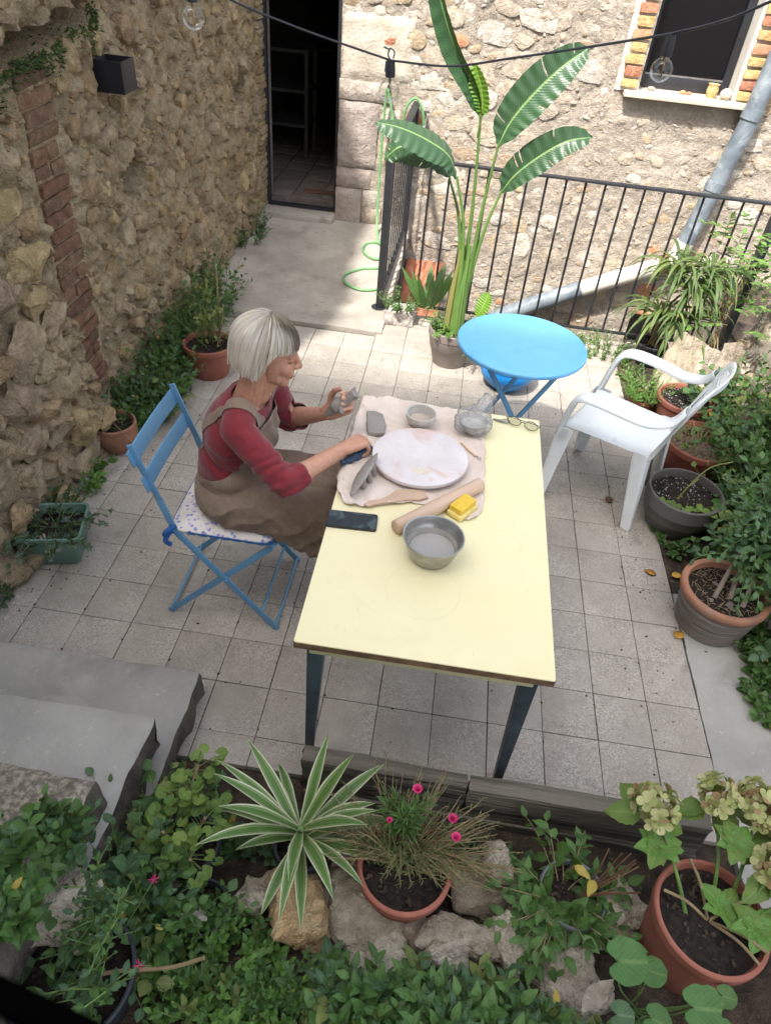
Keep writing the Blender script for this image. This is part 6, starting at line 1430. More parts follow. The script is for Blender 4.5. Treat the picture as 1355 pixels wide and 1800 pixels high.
t, zi = make_pot('basil_pot', 'small reddish pot hidden under a bushy bright plant behind the white chair', 1.86, 2.09, 0.0, 0.11, 0.085, 0.75, 'terracotta_dark', 0.02, 0.005)
lb = LB(); r = random.Random(5); tuft(lb, 60, 0.07, (0.10, 0.20), (0.022, 0.036), (8, 12), T_OV, 0.75, r, zi, (0, 0), 1, 0.5); foliage(t, lb, ['leaf_fresh', 'stem_green'])
# terracotta pots on the right
t, zi = make_pot('terracotta_pot', 'upper terracotta pot behind the back of the white chair with a fig seedling', 2.06, 1.985, 0.0, 0.20, 0.158, 0.72, 'terracotta', 0.03, 0.009, perl=160)
lb = LB()
for k in range(9):
    a = r.uniform(0, 6.28); L = r.uniform(.07, .17); e = Vector((0.09 + L * math.cos(a) * .6, L * math.sin(a) * .6, zi + L)); lb.tube([(0.05, 0, zi), e * 0.5 + Vector((0.03, 0, zi * .5 + .02)), e], 0.003, 5, 1); lb.leaf(T_IVY, e, (math.cos(a), math.sin(a), -.1), (0, 0, 1), r.uniform(.09, .13), 0)
foliage(t, lb, ['leaf_blue', 'stem_green'], 'leaves')
t, zi = make_pot('terracotta_pot', 'wide terracotta pot with feathery weeds between the grey pot and the white chair', 2.06, 1.555, 0.0, 0.20, 0.190, 0.70, 'terracotta_dark', 0.035, 0.010, soil='litter')
lb = LB(); tuft(lb, 60, 0.15, (0.04, 0.10), (0.014, 0.026), (8, 12), T_NEEDLE, 1.1, r, zi, 0, 1, 0.6); tuft(lb, 16, 0.15, (0.04, 0.10), (0.02, 0.03), (5, 8), T_OV, 1.0, r, zi, 2, 1, 0.6); foliage(t, lb, ['leaf_olive', 'twig', 'leaf_fresh'])
t, zi = make_pot('grey_pot', 'dark grey plastic pot with a bent dry stalk, right of the white chair leg', 1.885, 1.085, 0.0, 0.21, 0.176, 0.74, 'pot_grey', 0.075, 0.003, perl=120, shape='band', drop=0.045)
lb = LB()
for (dx, dy) in ((-0.10, -0.07), (-0.055, -0.085), (-0.03, -0.11), (0.02, -0.10), (0.07, -0.09), (0.12, -0.08), (0.10, -0.12), (0.15, -0.10), (-0.08, -0.10)):
    lb.tube([(dx * .8, dy * .6, zi), (dx, dy, zi + 0.03)], 0.0016, 4, 1); lb.leaf(T_SCAL, (dx, dy, zi + 0.03), (r.uniform(-1, 1), -1, 0.1), (0, -.2, 1), r.uniform(.045, .062), 0)
foliage(t, lb, ['leaf_geranium', 'stem_green'], 'leaves'); rod(t, spline([(-0.03, -0.02, zi), (0.0, -0.01, zi + 0.09), (0.07, 0.03, zi + 0.17), (0.17, 0.06, zi + 0.20)], 6), [0.004 - 0.0001 * i for i in range(19)], 'stalk_yellow', 'dry_stalk'); rod(t, spline([(-0.035, -0.02, zi), (-0.01, -0.015, zi + 0.07), (0.03, 0.0, zi + 0.12)], 6), 0.003, 'stalk_yellow', 'dry_stalk')
# ribbed pot with a shrub
rib = [0.004 * math.sin(k * 1.3) for k in range(40)]
t = thing('ribbed_pot_shrub', 'grey ribbed terracotta pot with a tall leaning leafy shrub at the right edge', 'potted plant', (1.925, 0.455, 0.0)); m = MB(); H, Rr = 0.215, 0.172
prof = [(0, 0), (0.128, 0), (0.136, 0.006)] + [(0.136 + 0.030 * (k / 30) + 0.0022 * math.sin(k * 2.1) + 0.0012 * math.sin(k * 5.3), 0.008 + 0.168 * k / 30) for k in range(31)]
m.lathe(prof, seg=56); m.build('pot', 'ribbed_grey', t, angle=60)
m = MB(); m.lathe([(0.163, 0.172), (0.173, 0.178), (0.177, 0.190), (0.177, 0.205), (0.172, 0.213), (0.160, 0.215), (0.151, 0.210), (0.147, 0.17), (0.14, 0.165)], seg=56, close=True); m.build('rim', 'terracotta_old', t, angle=50)
m = MB(); 
m.v.append((0, 0, 0.185))
for i in range(1, 9):
    for k in range(28): a = 6.2832 * k / 28; q = 0.149 * i / 8; m.v.append((q * math.cos(a), q * math.sin(a), 0.18 + 0.012 * fbm(q * math.cos(a) * 25, q * math.sin(a) * 25, 4.0, 4)))
m.f = [(0, 1 + k, 1 + (k + 1) % 28) for k in range(28)] + [(1 + (i - 1) * 28 + k, 1 + i * 28 + k, 1 + i * 28 + (k + 1) % 28, 1 + (i - 1) * 28 + (k + 1) % 28) for i in range(1, 8) for k in range(28)]; m.mi = [0] * len(m.f); m.build('soil', 'soil', t, fix=False)
r = random.Random(12); m = MB()
for k in range(170):
    a = r.uniform(0, 6.28); q = 0.14 * math.sqrt(r.random()); p = Vector((q * math.cos(a), q * math.sin(a), 0.188)); d = Vector((r.uniform(-1, 1), r.uniform(-1, 1), r.uniform(-.1, .2))) * r.uniform(.015, .045); m.tube([p, p + d * .5 + Vector((0, 0, .004)), p + d], 0.0011, 4)
o = m.build('straw', 'twig', t); o['kind'] = 'stuff'
stems = [[(-0.045, -0.03, 0.18), (0.0, 0.05, 0.30), (0.05, 0.14, 0.42), (0.12, 0.30, 0.58)], [(0.02, -0.02, 0.18), (0.04, 0.05, 0.30), (0.12, 0.10, 0.42), (0.20, 0.22, 0.60)], [(0.06, -0.06, 0.18), (0.10, 0.02, 0.28), (0.20, 0.05, 0.40), (0.30, 0.12, 0.52)]]
for s_ in stems: rod(t, spline(s_, 6), [0.011 - 0.00045 * i for i in range(19)], 'bark', 'trunk', 9)
lb = LB()
for k in range(210):
    s_ = r.choice(stems); f = r.uniform(.35, 1.0) * 3; i = min(int(f), 2); p = Vector(s_[i]).lerp(Vector(s_[i + 1]), f - i); d = rv(r); d.z = abs(d.z) * .8 + .1; d.x += 0.1; sprig(lb, p, d, r.uniform(.10, .26), r.randint(6, 10), r.uniform(.040, .058), T_OV, r.choice((0, 0, 2)), 1, r, 0.6, up=1.0)
foliage(t, lb, ['leaf_blue', 'stem_green', 'leaf_dark'])
m = MB(); m.cur = 0; lb = LB(); lb.leaf(T_OV, (0.02, -0.09, 0.20), (0.3, -1, 0), (0, 0, 1), 0.035); o = lb.build('yellow_leaf', 'leaf_yellow', t)
# climbing mass along the right edge
r = random.Random(202)
cover('climber_mass', 'leafy climber filling the right edge behind the terracotta and grey pots', ['leaf_blue', 'leaf_dark', 'leaf_mid', 'stem_green'],
      [(2.30, 1.75, 0.14, 0.35, 110, 0.2, 0.5), (2.26, 1.25, 0.14, 0.30, 120, 0.2, 0.5), (2.22, 0.90, 0.13, 0.22, 100, 0.15, 0.45), (2.12, 0.74, 0.11, 0.14, 60, 0.10, 0.3), (2.20, 0.45, 0.10, 0.2, 50, 0.2, 0.4)], r, lambda x, y: max(0.0, (x - 2.1) * 0.8), 'climber', (T_OHI, T_BROAD), ls=(0.048, 0.075), nl=(8, 12), droop=0.8)
m = MB()
for k in range(5):
    y = 1.10 + 0.05 * k; m.tube(spline([(2.06 + .02 * k, 0.62 + 0.05 * k, 0.0), (2.12 + .015 * k, 0.80 + .05 * k, 0.22), (2.22 + .01 * k, 0.98 + .04 * k, 0.40), (2.36, 1.2 + .05 * k, 0.62)], 6), [0.014 - 0.0003 * i for i in range(19)], 7)
tag(m.build('vine_trunk', 'bark'), 'bundle of pale twisted vine stems above the ribbed pot', 'vine')
cover('corner_weeds', 'low dark leafy weeds on the path below the ribbed pot at the right edge', ['leaf_dark', 'leaf_mid', 'stem_green'], [(2.14, 0.30, 0.10, 0.16, 60, 0.05, 0.14), (2.10, 0.08, 0.10, 0.16, 60, 0.05, 0.14), (2.20, -0.12, 0.08, 0.12, 30, 0.04, 0.10), (1.93, 0.86, 0.10, 0.05, 16, 0.04, 0.09), (1.80, 0.98, 0.03, 0.03, 6, 0.03, 0.06)], r, flat, 'weeds', (T_OV, T_BROAD), ls=(0.03, 0.05), nl=(6, 9))
# wisteria-like sprays over the right end of the railing
lb = LB(); r = random.Random(303)
for k in range(46):
    p = Vector((2.38 + r.uniform(-.12, .25), 2.75 + r.uniform(-.3, .3), 0.50 + r.uniform(-.1, .35))); d = Vector((r.uniform(-1, .4), r.uniform(-.6, .6), r.uniform(-.2, .6))).normalized(); L = r.uniform(.16, .3); pts = [p + d * (L * i / 5) + Vector((0, 0, -0.07 * (i / 5) ** 2)) for i in range(6)]; lb.tube(pts, 0.0016, 4, 1)
    for i in range(1, 6):
        for s_ in (-1, 1): sd = d.cross(Vector((0, 0, 1))).normalized() * s_; lb.leaf(T_OV, pts[i], sd + d * .5, Vector((0, 0, 1)) + rv(r) * .3, r.uniform(.04, .06), r.choice((0, 0, 2)))
    lb.leaf(T_OV, pts[5], d, (0, 0, 1), .05, 0)
for k in range(4): lb.tube(spline([(2.30 + .03 * k, 2.62, 0.15), (2.36, 2.7 + .03 * k, 0.4), (2.42, 2.75 + .05 * k, 0.7)], 6), 0.005, 5, 1)
o = lb.build('wisteria', ['leaf_fresh', 'twig', 'leaf_mid']); tag(o, 'light green feathery climber over the right end of the railing', 'climber', kind='stuff')

# --- sill objects
def small(name, label, cat, mb_, mat, loc, rz=0): o = mb_.build(name, mat, None, angle=45); o.location = loc; o.rotation_euler = (0, 0, rz); return tag(o, label, cat)
m = MB(); m.lathe([(0, 0), (0.028, 0), (0.040, 0.03), (0.040, 0.055), (0.034, 0.078), (0.040, 0.088), (0.034, 0.088), (0.030, 0.076), (0, 0.06)], seg=24, wob=lambda a, z: 0.03 * math.sin(9 * a)); small('clay_cup', 'small ochre patterned cup on the window sill', 'cup', m, 'brick_yellow', (2.33, 4.50, 1.269))
m = MB(); m.ell((0, 0, 0.036), (0.042, 0.038, 0.037)); small('pebble', 'round pale stone on the right of the window sill', 'stone', m, 'stone_white', (2.425, 4.47, 1.269))
m = MB(); m.ell((0, 0, 0.012), (0.03, 0.02, 0.013)); small('pebble', 'flat pale stone at the left of the window sill', 'stone', m, 'stone_cream', (1.90, 4.52, 1.269))
m = MB(); m.ell((0, 0, 0.012), (0.025, 0.016, 0.014)); m.ell((0.045, 0.0, 0.01), (0.02, 0.014, 0.011)); small('clay_bits', 'two orange clay bits in the middle of the window sill', 'clay', m, 'brick_orange', (2.13, 4.51, 1.269))

# ------------------------------------------------------------------ foreground bed
def rock(label, c, s_, mat, seed, cat='rock', vox=0.008, amp=0.022, fq=9, group='rocks in the planting bed'):
    s_ = [k * 1.45 for k in s_]; c = (c[0], c[1], c[2] + 0.035); r = random.Random(seed); pts = [Vector((r.uniform(-1, 1) * s_[0], r.uniform(-1, 1) * s_[1], r.uniform(-1, 1) * s_[2])) for _ in range(15)]
    bm = bmesh.new(); [bm.verts.new(p) for p in pts]; res = bmesh.ops.convex_hull(bm, input=bm.verts); bmesh.ops.delete(bm, geom=list({g for g in res['geom_interior'] + res['geom_unused'] if isinstance(g, bmesh.types.BMVert)}), context='VERTS')
    tm_ = bpy.data.meshes.new('t'); bm.to_mesh(tm_); bm.free(); m = MB(); m.add([tuple(v.co) for v in tm_.vertices], [tuple(p.vertices) for p in tm_.polygons]); bpy.data.meshes.remove(tm_)
    me = remesh(m, 'rock', vox, 2); V = verts_of(me); N = norms_of(me)
    for i in range(len(V)):
        p = V[i]; V[i] += N[i] * (amp * fbm(p[0] * fq + seed, p[1] * fq, p[2] * fq, 5) - amp * .5 * abs(fbm(p[0] * fq * 2 + seed, p[1] * fq * 2, p[2] * fq * 2, 4)))
    set_verts(me, V); me.materials.append(MATS[mat]); o = add_obj('rock', me); o.location = c; return tag(o, label, cat, group)
rock('pale bumpy rock at the very centre of the row above the pointed weeds', (0.86, -1.02, 0.08), (0.07, 0.045, 0.05), 'rock_pale', 81)
rock('flat pale rock left of the row above the pointed weeds', (0.70, -1.035, 0.09), (0.07, 0.05, 0.04), 'rock_pale', 84)
rock('cream wedge rock under the small glossy shrub', (1.22, -0.965, 0.05), (0.07, 0.05, 0.05), 'rock_pale', 87)
rock('white lump of rock beside the big round leaves', (1.27, -1.06, 0.10), (0.05, 0.04, 0.05), 'rock_pale', 93)
rock('grey rock tucked behind the ochre boulder', (0.37, -0.90, 0.06), (0.06, 0.05, 0.06), 'rock_grey', 95)
rock('large ochre boulder below the striped plant', (0.482, -0.965, 0.12), (0.075, 0.085, 0.09), 'rock_ochre', 3)
rock('upright brown stone right of the striped plant', (0.575, -0.80, 0.08), (0.04, 0.05, 0.10), 'rock_slab', 8)
rock('pale grey stone wedged left of the terracotta pot of pink flowers', (0.625, -0.77, 0.06), (0.035, 0.06, 0.10), 'rock_pale', 12)
rock('grey flat rock between the ochre boulder and the terracotta pot', (0.62, -0.93, 0.05), (0.10, 0.09, 0.07), 'rock_grey', 15)
rock('flat tan stone slab under the white chunk, right of the pink flowers', (0.995, -0.80, 0.04), (0.10, 0.07, 0.05), 'rock_slab', 22, amp=0.01)
rock('white jagged chunk lying on the flat tan slab', (1.045, -0.755, 0.115), (0.055, 0.055, 0.04), 'rock_pale', 25)
rock('rounded pale boulder left of the hydrangea pot', (1.365, -0.835, 0.05), (0.095, 0.07, 0.07), 'rock_pale', 30)
rock('long grey rock below the terracotta pot of pink flowers', (0.93, -0.93, 0.06), (0.12, 0.06, 0.06), 'rock_grey', 33)
rock('pale squarish rock in front of the flat tan slab', (1.05, -0.96, 0.09), (0.07, 0.05, 0.05), 'rock_pale', 37)
rock('broad low rock at the centre bottom above the nettles', (1.14, -1.02, 0.08), (0.11, 0.06, 0.05), 'rock_grey', 41)
rock('small tan rock under the terracotta pot of pink flowers', (0.80, -0.955, 0.07), (0.045, 0.04, 0.04), 'rock_slab', 45)
rock('small dark gap stone left of the grey pot', (1.13, -0.90, 0.03), (0.05, 0.05, 0.04), 'rock_grey', 48)
rock('pale stone half hidden in leaves left of the ochre boulder', (0.33, -0.94, 0.08), (0.05, 0.04, 0.05), 'rock_pale', 52)
rock('flat white rock at the lower left edge beside the steps', (-0.10, -1.12, 0.38), (0.12, 0.08, 0.05), 'rock_pale', 57)
rock('small white stone among leaves above the large black pot', (0.20, -1.04, 0.14), (0.05, 0.035, 0.05), 'stone_white', 61)
rock('small white stone by the third step among the nettles', (0.09, -0.78, 0.05), (0.04, 0.03, 0.05), 'stone_white', 66)
rock('pale rock in leaves between the black pot and the ochre boulder', (0.16, -0.94, 0.10), (0.05, 0.03, 0.04), 'rock_pale', 71)

# variegated strap-leaf plant
t, zi = make_pot('striped_plant', 'green and white striped strap-leaf plant in a black pot on the bed', 0.452, -0.815, 0.04, 0.16, 0.078, 0.75, 'pot_black', 0.015, 0.004)
r = random.Random(19)
for k in range(27):
    a = k * 2.39996 + r.uniform(-.5, .5); f = k / 26; el = 0.25 + 1.25 * f ** 1.3 + r.uniform(-.15, .25); lb = LB()
    strap(lb, (0.008 * math.cos(a), 0.008 * math.sin(a), zi + 0.03 + 0.10 * f), (math.cos(a), math.sin(a), el), r.uniform(.22, .34) * (0.68 + 0.36 * f if math.sin(a) < 0.2 else 1.0), r.uniform(.028, .040), r.uniform(.7, 2.3) * (1.1 - 0.7 * f), r, 0, 14); lb.build('leaf', 'leaf_strap', t)
rod(t, [(0, 0, zi - 0.01), (0, 0, zi + 0.13)], [0.016, 0.008], 'stalk_green')
# portulaca in terracotta
t, zi = make_pot('portulaca_pot', 'terracotta pot with spiky trailing plant and pink flowers behind the rocks', 0.745, -0.855, 0.09, 0.185, 0.128, 0.70, 'terracotta', 0.03, 0.008)
lb = LB(); r = random.Random(23)
for k in range(230):
    a = r.uniform(0, 6.28); q = 0.10 * math.sqrt(r.random()); y0 = abs(q * math.sin(a)) * 0.9 + 0.0; sprig(lb, (q * math.cos(a), y0, zi), (math.cos(a) * .7 + 0.25, 0.45 * math.sin(a) + .1, 0.8), r.uniform(.10, .26), r.randint(10, 16), r.uniform(.020, .032), T_NEEDLE, 0, 1, r, 0.9, 0.0018, up=0.3)
for k in range(30): sprig(lb, (-0.02 + r.uniform(-.02, .02), 0.07 + r.uniform(-.02, .02), zi + 0.10), (r.uniform(-.5, .5), r.uniform(-.3, .3), 1), r.uniform(.06, .13), 14, 0.05, T_NEEDLE, 2, 1, r, 0.2, 0.002, up=0.2)
foliage(t, lb, ['leaf_portulaca', 'twig', 'leaf_mid'])
fl = [(0.0, 0.10, 0.245), (0.10, 0.06, 0.20), (0.115, 0.03, 0.165), (-0.06, 0.03, 0.20)]
for i, (x, y, z) in enumerate(fl):
    lb = LB(); c = Vector((x, y, zi + z)); s_ = 0.016 if i < 3 else 0.010
    for k in range(7): a = k * .9; lb.leaf(T_PETAL, c, (math.cos(a), math.sin(a), 0.5), (-math.cos(a) * .5, -math.sin(a) * .5, 1), s_)
    for k in range(6): a = k * 1.05; lb.leaf(T_PETAL, c, (math.cos(a) * .5, math.sin(a) * .5, 1), (-math.cos(a), -math.sin(a), .4), s_ * .8)
    o = lb.build('flower', 'flower_pink', t); rod(t, spline([(x * .7, y * .7, zi), (x * .9, y, zi + z * .6), (x, y, zi + z)], 4), 0.0017, 'stem_green', 'flower_stalk')
# glossy little shrub in grey plastic pot
t, zi = make_pot('glossy_shrub', 'small glossy-leaved shrub with brown twigs in a grey pot against the sleeper', 1.215, -0.825, 0.06, 0.14, 0.094, 0.8, 'pot_greyplastic', 0.016, 0.004, wall=0.005)
lb = LB(); r = random.Random(29)
for k in range(40):
    a = r.uniform(0, 6.28); q = r.uniform(.02, .08); sprig(lb, (q * math.cos(a) - 0.02, q * math.sin(a), zi), (math.cos(a) * .9, math.sin(a) * .8, r.uniform(.4, 1)), r.uniform(.09, .2), r.randint(5, 8), r.uniform(.055, .08), T_OHI, 0, 1, r, 0.9)
foliage(t, lb, ['leaf_mid', 'twig'])
for k in range(9):
    a = r.uniform(-.4, 1.4); rod(t, spline([(0.02, 0.0, zi), (0.04 + .03 * math.cos(a), 0.03 * math.sin(a), zi + 0.08), (0.05 + 0.09 * math.cos(a), 0.08 * math.sin(a), zi + r.uniform(.12, .2))], 5), 0.0022, 'brown_leaf', 'twig', 5)
for k in range(2): lb = LB(); lb.leaf(T_OHI, (0.03 - .05 * k, 0.03 * k, zi + 0.13), (r.uniform(-1, 1), -.6, .2), (0, 0, 1), .05); lb.build('yellow_leaf', 'leaf_yellow', t)
# hydrangea
t, zi = make_pot('hydrangea_pot', 'terracotta pot with a fading hydrangea at the lower right', 1.525, -0.885, 0.08, 0.265, 0.143, 0.76, 'terracotta', 0.035, 0.008)
r = random.Random(37)
hy = [((-0.05, 0.0), (-0.155, 0.20, 0.16), 0.062, 0), ((0.03, 0.06), (0.02, 0.26, 0.16), 0.055, 0), ((0.06, 0.04), (0.12, 0.24, 0.17), 0.068, 1), ((0.05, 0.0), (0.19, 0.20, 0.16), 0.062, 1), ((0.06, 0.0), (0.14, 0.10, 0.15), 0.06, 1), ((0.08, 0.0), (0.22, 0.06, 0.16), 0.055, 0)]
for i, ((bx, by), (hx, hy_, hz), hr, br) in enumerate(hy):
    hr *= 0.86
    c = Vector((hx, hy_, zi + hz)); rod(t, spline([(bx, by, zi - 0.01), (bx * 1.1 + (hx - bx) * .35, by + (hy_ - by) * .4, zi + hz * .45), (hx, hy_, zi + hz)], 6), [0.006 - .0002 * k for k in range(13)], 'stalk_green', 'stem'); lb = LB()
    for k in range(48):
        d = rv(r); d.z = d.z * .7 + .25; p = c + Vector((d.x * hr, d.y * hr, d.z * hr * .75)) * r.uniform(.6, 1.12); s_ = r.uniform(.018, .030); n_ = d.normalized(); o1 = n_.orthogonal().normalized(); o2 = n_.cross(o1); a0 = r.uniform(0, 6.28)
        for q in range(4): a = a0 + q * 1.571; lb.leaf(T_PETAL, p, o1 * math.cos(a) + o2 * math.sin(a) + n_ * .25, n_, s_, 1 if r.random() < (0.12 + 0.14 * br) else 0)
    o = lb.build('flower_head', ['petal_dry', 'petal_brown'], t)
    for k in range(3):
        a = r.uniform(0, 6.28); p = c + Vector((0.02 * math.cos(a), 0.02 * math.sin(a), -0.05)); lb = LB(); lb.leaf(T_BHI, p, (math.cos(a), math.sin(a), -.1), Vector((0, 0, 1)) + rv(r) * .3, r.uniform(.075, .105)); lb.build('leaf', 'leaf_geranium', t)
for (x, y, z, n_) in ((-0.14, 0.12, 0.10, 9), (0.05, 0.14, 0.14, 8), (0.10, -0.02, 0.05, 9), (0.03, 0.02, 0.04, 7)):
    for k in range(n_): a = k * 2.4; lb = LB(); lb.leaf(T_BHI, (x, y, zi + z), (math.cos(a), math.sin(a), .35), (-math.cos(a) * .3, -math.sin(a) * .3, 1), r.uniform(.045, .075)); lb.build('leaf', r.choice(('leaf_fresh', 'leaf_fresh', 'leaf_geranium')), t)
for k in range(5): a = r.uniform(0, 6.28); rod(t, spline([(0.0, 0.0, zi), (0.07 * math.cos(a), 0.07 * math.sin(a), zi + 0.05), (0.13 * math.cos(a), 0.13 * math.sin(a), zi + 0.06)], 5), 0.004, 'twig', 'dry_stem')
# geranium pots on the left
t, zi = make_pot('geranium_pot', 'geranium with yellowing round leaves in a black pot beside the steps', 0.145, -0.865, 0.06, 0.15, 0.092, 0.75, 'pot_black', 0.016, 0.004)
lb = LB(); r = random.Random(43)
gs = [[(0, 0, zi), (-0.01, 0.05, zi + 0.10), (0.0, 0.14, zi + 0.20)], [(0, 0, zi), (0.03, 0.02, zi + 0.08), (0.05, 0.03, zi + 0.13)], [(0, 0, zi), (-0.04, -0.01, zi + 0.07), (-0.05, -0.02, zi + 0.12)], [(0, 0, zi), (0.02, -0.04, zi + 0.06), (0.04, -0.07, zi + 0.10)]]
for s_ in gs: rod(t, spline(s_, 5), 0.005, 'twig')
for k in range(80):
    s_ = r.choice(gs); p = Vector(s_[1]).lerp(Vector(s_[2]), r.random()); d = rv(r); d.z = abs(d.z); e = p + d * r.uniform(.03, .07); lb.tube([p, e], 0.0014, 4, 1); lb.leaf(T_SCAL, e, (d.x, d.y, .1), Vector((0, 0, 1)) + rv(r) * .5, r.uniform(.026, .042), 0)
foliage(t, lb, ['leaf_geranium', 'stem_green'], 'leaves')
lb = LB()
for k in range(9): p = Vector((-0.06 + r.uniform(-.03, .05), 0.02 + r.uniform(-.05, .12), zi + r.uniform(.02, .14))); lb.leaf(T_SCAL, p, rv(r), rv(r), .04)
lb.build('withered_leaves', 'petal_brown', t)
t, zi = make_pot('nursery_pot', 'empty-looking black nursery pot rim among leaves beside the ochre boulder', 0.235, -1.02, 0.09, 0.13, 0.072, 0.75, 'pot_black', 0.014, 0.004, wall=0.004, drop=0.05)
lb = LB(); tuft(lb, 12, 0.05, (0.05, 0.13), (0.03, 0.045), (5, 8), T_OV, 0.8, r, zi); foliage(t, lb, ['leaf_mid', 'stem_green'])
t, zi = make_pot('shrub_pot', 'large black pot with a twiggy shrub at the lower left corner', 0.03, -1.245, 0.17, 0.19, 0.137, 0.78, 'pot_black', 0.02, 0.005, wall=0.006, drop=0.04)
lb = LB(); r = random.Random(47); st_ = []
for k in range(7):
    a = r.uniform(-.6, 3.4); L = r.uniform(.16, .3); s_ = [(0.02 * math.cos(a), 0.02 * math.sin(a), zi), (0.06 * math.cos(a), 0.06 * math.sin(a), zi + L * .5), (0.15 * math.cos(a), 0.14 * math.sin(a), zi + L)]; st_.append(s_); rod(t, spline(s_, 5), [0.005 - .0003 * i for i in range(11)], 'stem_green', 'stem')
for k in range(70):
    s_ = r.choice(st_); p = Vector(s_[1]).lerp(Vector(s_[2]), r.uniform(-.3, 1.0)); d = rv(r); d.z = abs(d.z); sprig(lb, p, d, r.uniform(.05, .12), r.randint(4, 7), r.uniform(.024, .036), T_OV, r.choice((0, 0, 2)), 1, r, 0.4, up=1.0)
foliage(t, lb, ['leaf_blue', 'stem_green', 'leaf_mid']); rod(t, spline([(-0.02, -0.02, zi + .02), (0.08, 0.02, zi + 0.03), (0.20, 0.05, zi + 0.02), (0.28, 0.07, zi + 0.06)], 6), 0.0045, 'twig', 'dry_branch')
for (x, y, z) in ((0.16, 0.02, 0.12), (0.12, 0.20, 0.10)):
    lb = LB(); c = Vector((x, y, zi + z))
    for k in range(22): d = rv(r); lb.leaf(T_NEEDLE, c, d, rv(r), .015)
    lb.build('flower', 'flower_pink', t); rod(t, [(x * .5, y * .5, zi), (x, y, zi + z)], 0.0014, 'stem_green', 'flower_stalk')
# nasturtium-like round leaves, lower right
t = thing('round_leaf_plant', 'big round-leaved plant in the lower right corner', 'plant', (1.36, -1.08, bedz(1.36, -1.08))); r = random.Random(53)
for i, (x, y, z, s_, mt) in enumerate(((-0.12, 0.02, 0.30, 0.115, 'leaf_nasturtium'), (0.035, -0.045, 0.30, 0.105, 'leaf_nasturtium'), (-0.04, 0.03, 0.26, 0.075, 'leaf_nasturtium'), (0.0, 0.06, 0.17, 0.06, 'leaf_mid'), (-0.11, -0.06, 0.22, 0.07, 'leaf_blue'), (-0.03, -0.05, 0.22, 0.08, 'leaf_nasturtium'), (0.10, 0.0, 0.22, 0.075, 'leaf_nasturtium'), (0.12, -0.07, 0.22, 0.08, 'leaf_nasturtium'), (-0.06, -0.10, 0.2, 0.08, 'leaf_mid'), (0.05, -0.12, 0.24, 0.08, 'leaf_nasturtium'), (0.16, 0.03, 0.18, 0.06, 'leaf_mid'))):
    lb = LB(); s_ *= 0.84; lb.leaf(T_NAST, (x - 0.3 * s_, y, z), (1, r.uniform(-.3, .3), r.uniform(-.2, .15)), (r.uniform(-.15, .15), -0.25 + r.uniform(-.1, .1), 1), s_); lb.build('leaf', mt, t); rod(t, spline([(0.02 * r.uniform(-1, 1), 0.02, 0.0), (x * .6, y * .6, z * .5), (x, y, z - .01)], 5), 0.0022, 'stem_green', 'leaf_stalk', 5)
lb = LB()
for k in range(5): lb.leaf(T_SCAL, (0.02 + r.uniform(-.04, .04), -0.10 + r.uniform(-.03, .03), 0.16), rv(r), rv(r), .05)
lb.build('withered_leaves', 'petal_brown', t)
# leafy masses of the bed
r = random.Random(404)
cover('step_nettles', 'dark leafy nettles beside the pebbled steps at the lower left', ['leaf_blue', 'leaf_dark', 'leaf_mid', 'stem_green'], [(0.05, -0.70, 0.06, 0.09, 36, 0.14, 0.26), (0.02, -0.88, 0.07, 0.10, 70, 0.22, 0.40), (-0.01, -1.02, 0.06, 0.10, 60, 0.30, 0.48), (0.16, -0.73, 0.06, 0.06, 20, 0.06, 0.12), (0.07, -1.08, 0.10, 0.08, 60, 0.16, 0.34)], r, lambda x, y: bedz(x, y), 'weeds', (T_OHI, T_BROAD), ls=(0.042, 0.064), nl=(6, 10))
cover('bed_weeds', 'small-leaved green weeds at the bottom centre of the bed', ['leaf_mid', 'leaf_dark', 'leaf_fresh', 'stem_green'], [(0.30, -1.13, 0.16, 0.10, 120, 0.06, 0.16), (0.52, -1.21, 0.16, 0.08, 110, 0.05, 0.14), (0.40, -1.02, 0.05, 0.05, 14, 0.04, 0.08), (0.33, -1.25, 0.14, 0.06, 60, 0.08, 0.16)], r, bedz, 'weeds', (T_OV, T_OHI), ls=(0.024, 0.042), nl=(7, 12))
cover('pellitory', 'lush pointed-leaf weeds along the bottom edge right of centre', ['leaf_mid', 'leaf_mid', 'leaf_blue', 'stem_green'], [(0.78, -1.19, 0.17, 0.07, 100, 0.08, 0.17), (1.00, -1.17, 0.13, 0.06, 70, 0.08, 0.17), (0.64, -1.12, 0.05, 0.05, 14, 0.06, 0.10), (0.85, -1.28, 0.22, 0.07, 80, 0.08, 0.17), (1.15, -1.19, 0.08, 0.05, 30, 0.06, 0.14), (1.30, -1.22, 0.16, 0.06, 40, 0.08, 0.14)], r, bedz, 'weeds', (T_OHI,), ls=(0.050, 0.078), nl=(6, 10))
cover('shade_weeds', 'dark weeds in the shade between the sleepers and the flower pots', ['leaf_dark', 'leaf_blue', 'stem_green'], [(0.60, -0.66, 0.14, 0.05, 34, 0.06, 0.14), (0.93, -0.68, 0.10, 0.05, 24, 0.06, 0.14), (0.30, -0.74, 0.10, 0.06, 30, 0.05, 0.12), (1.08, -0.66, 0.10, 0.04, 14, 0.05, 0.10), (0.38, -0.66, 0.08, 0.06, 20, 0.06, 0.14)], r, bedz, 'weeds', (T_OV, T_BROAD), ls=(0.03, 0.045), nl=(6, 9))

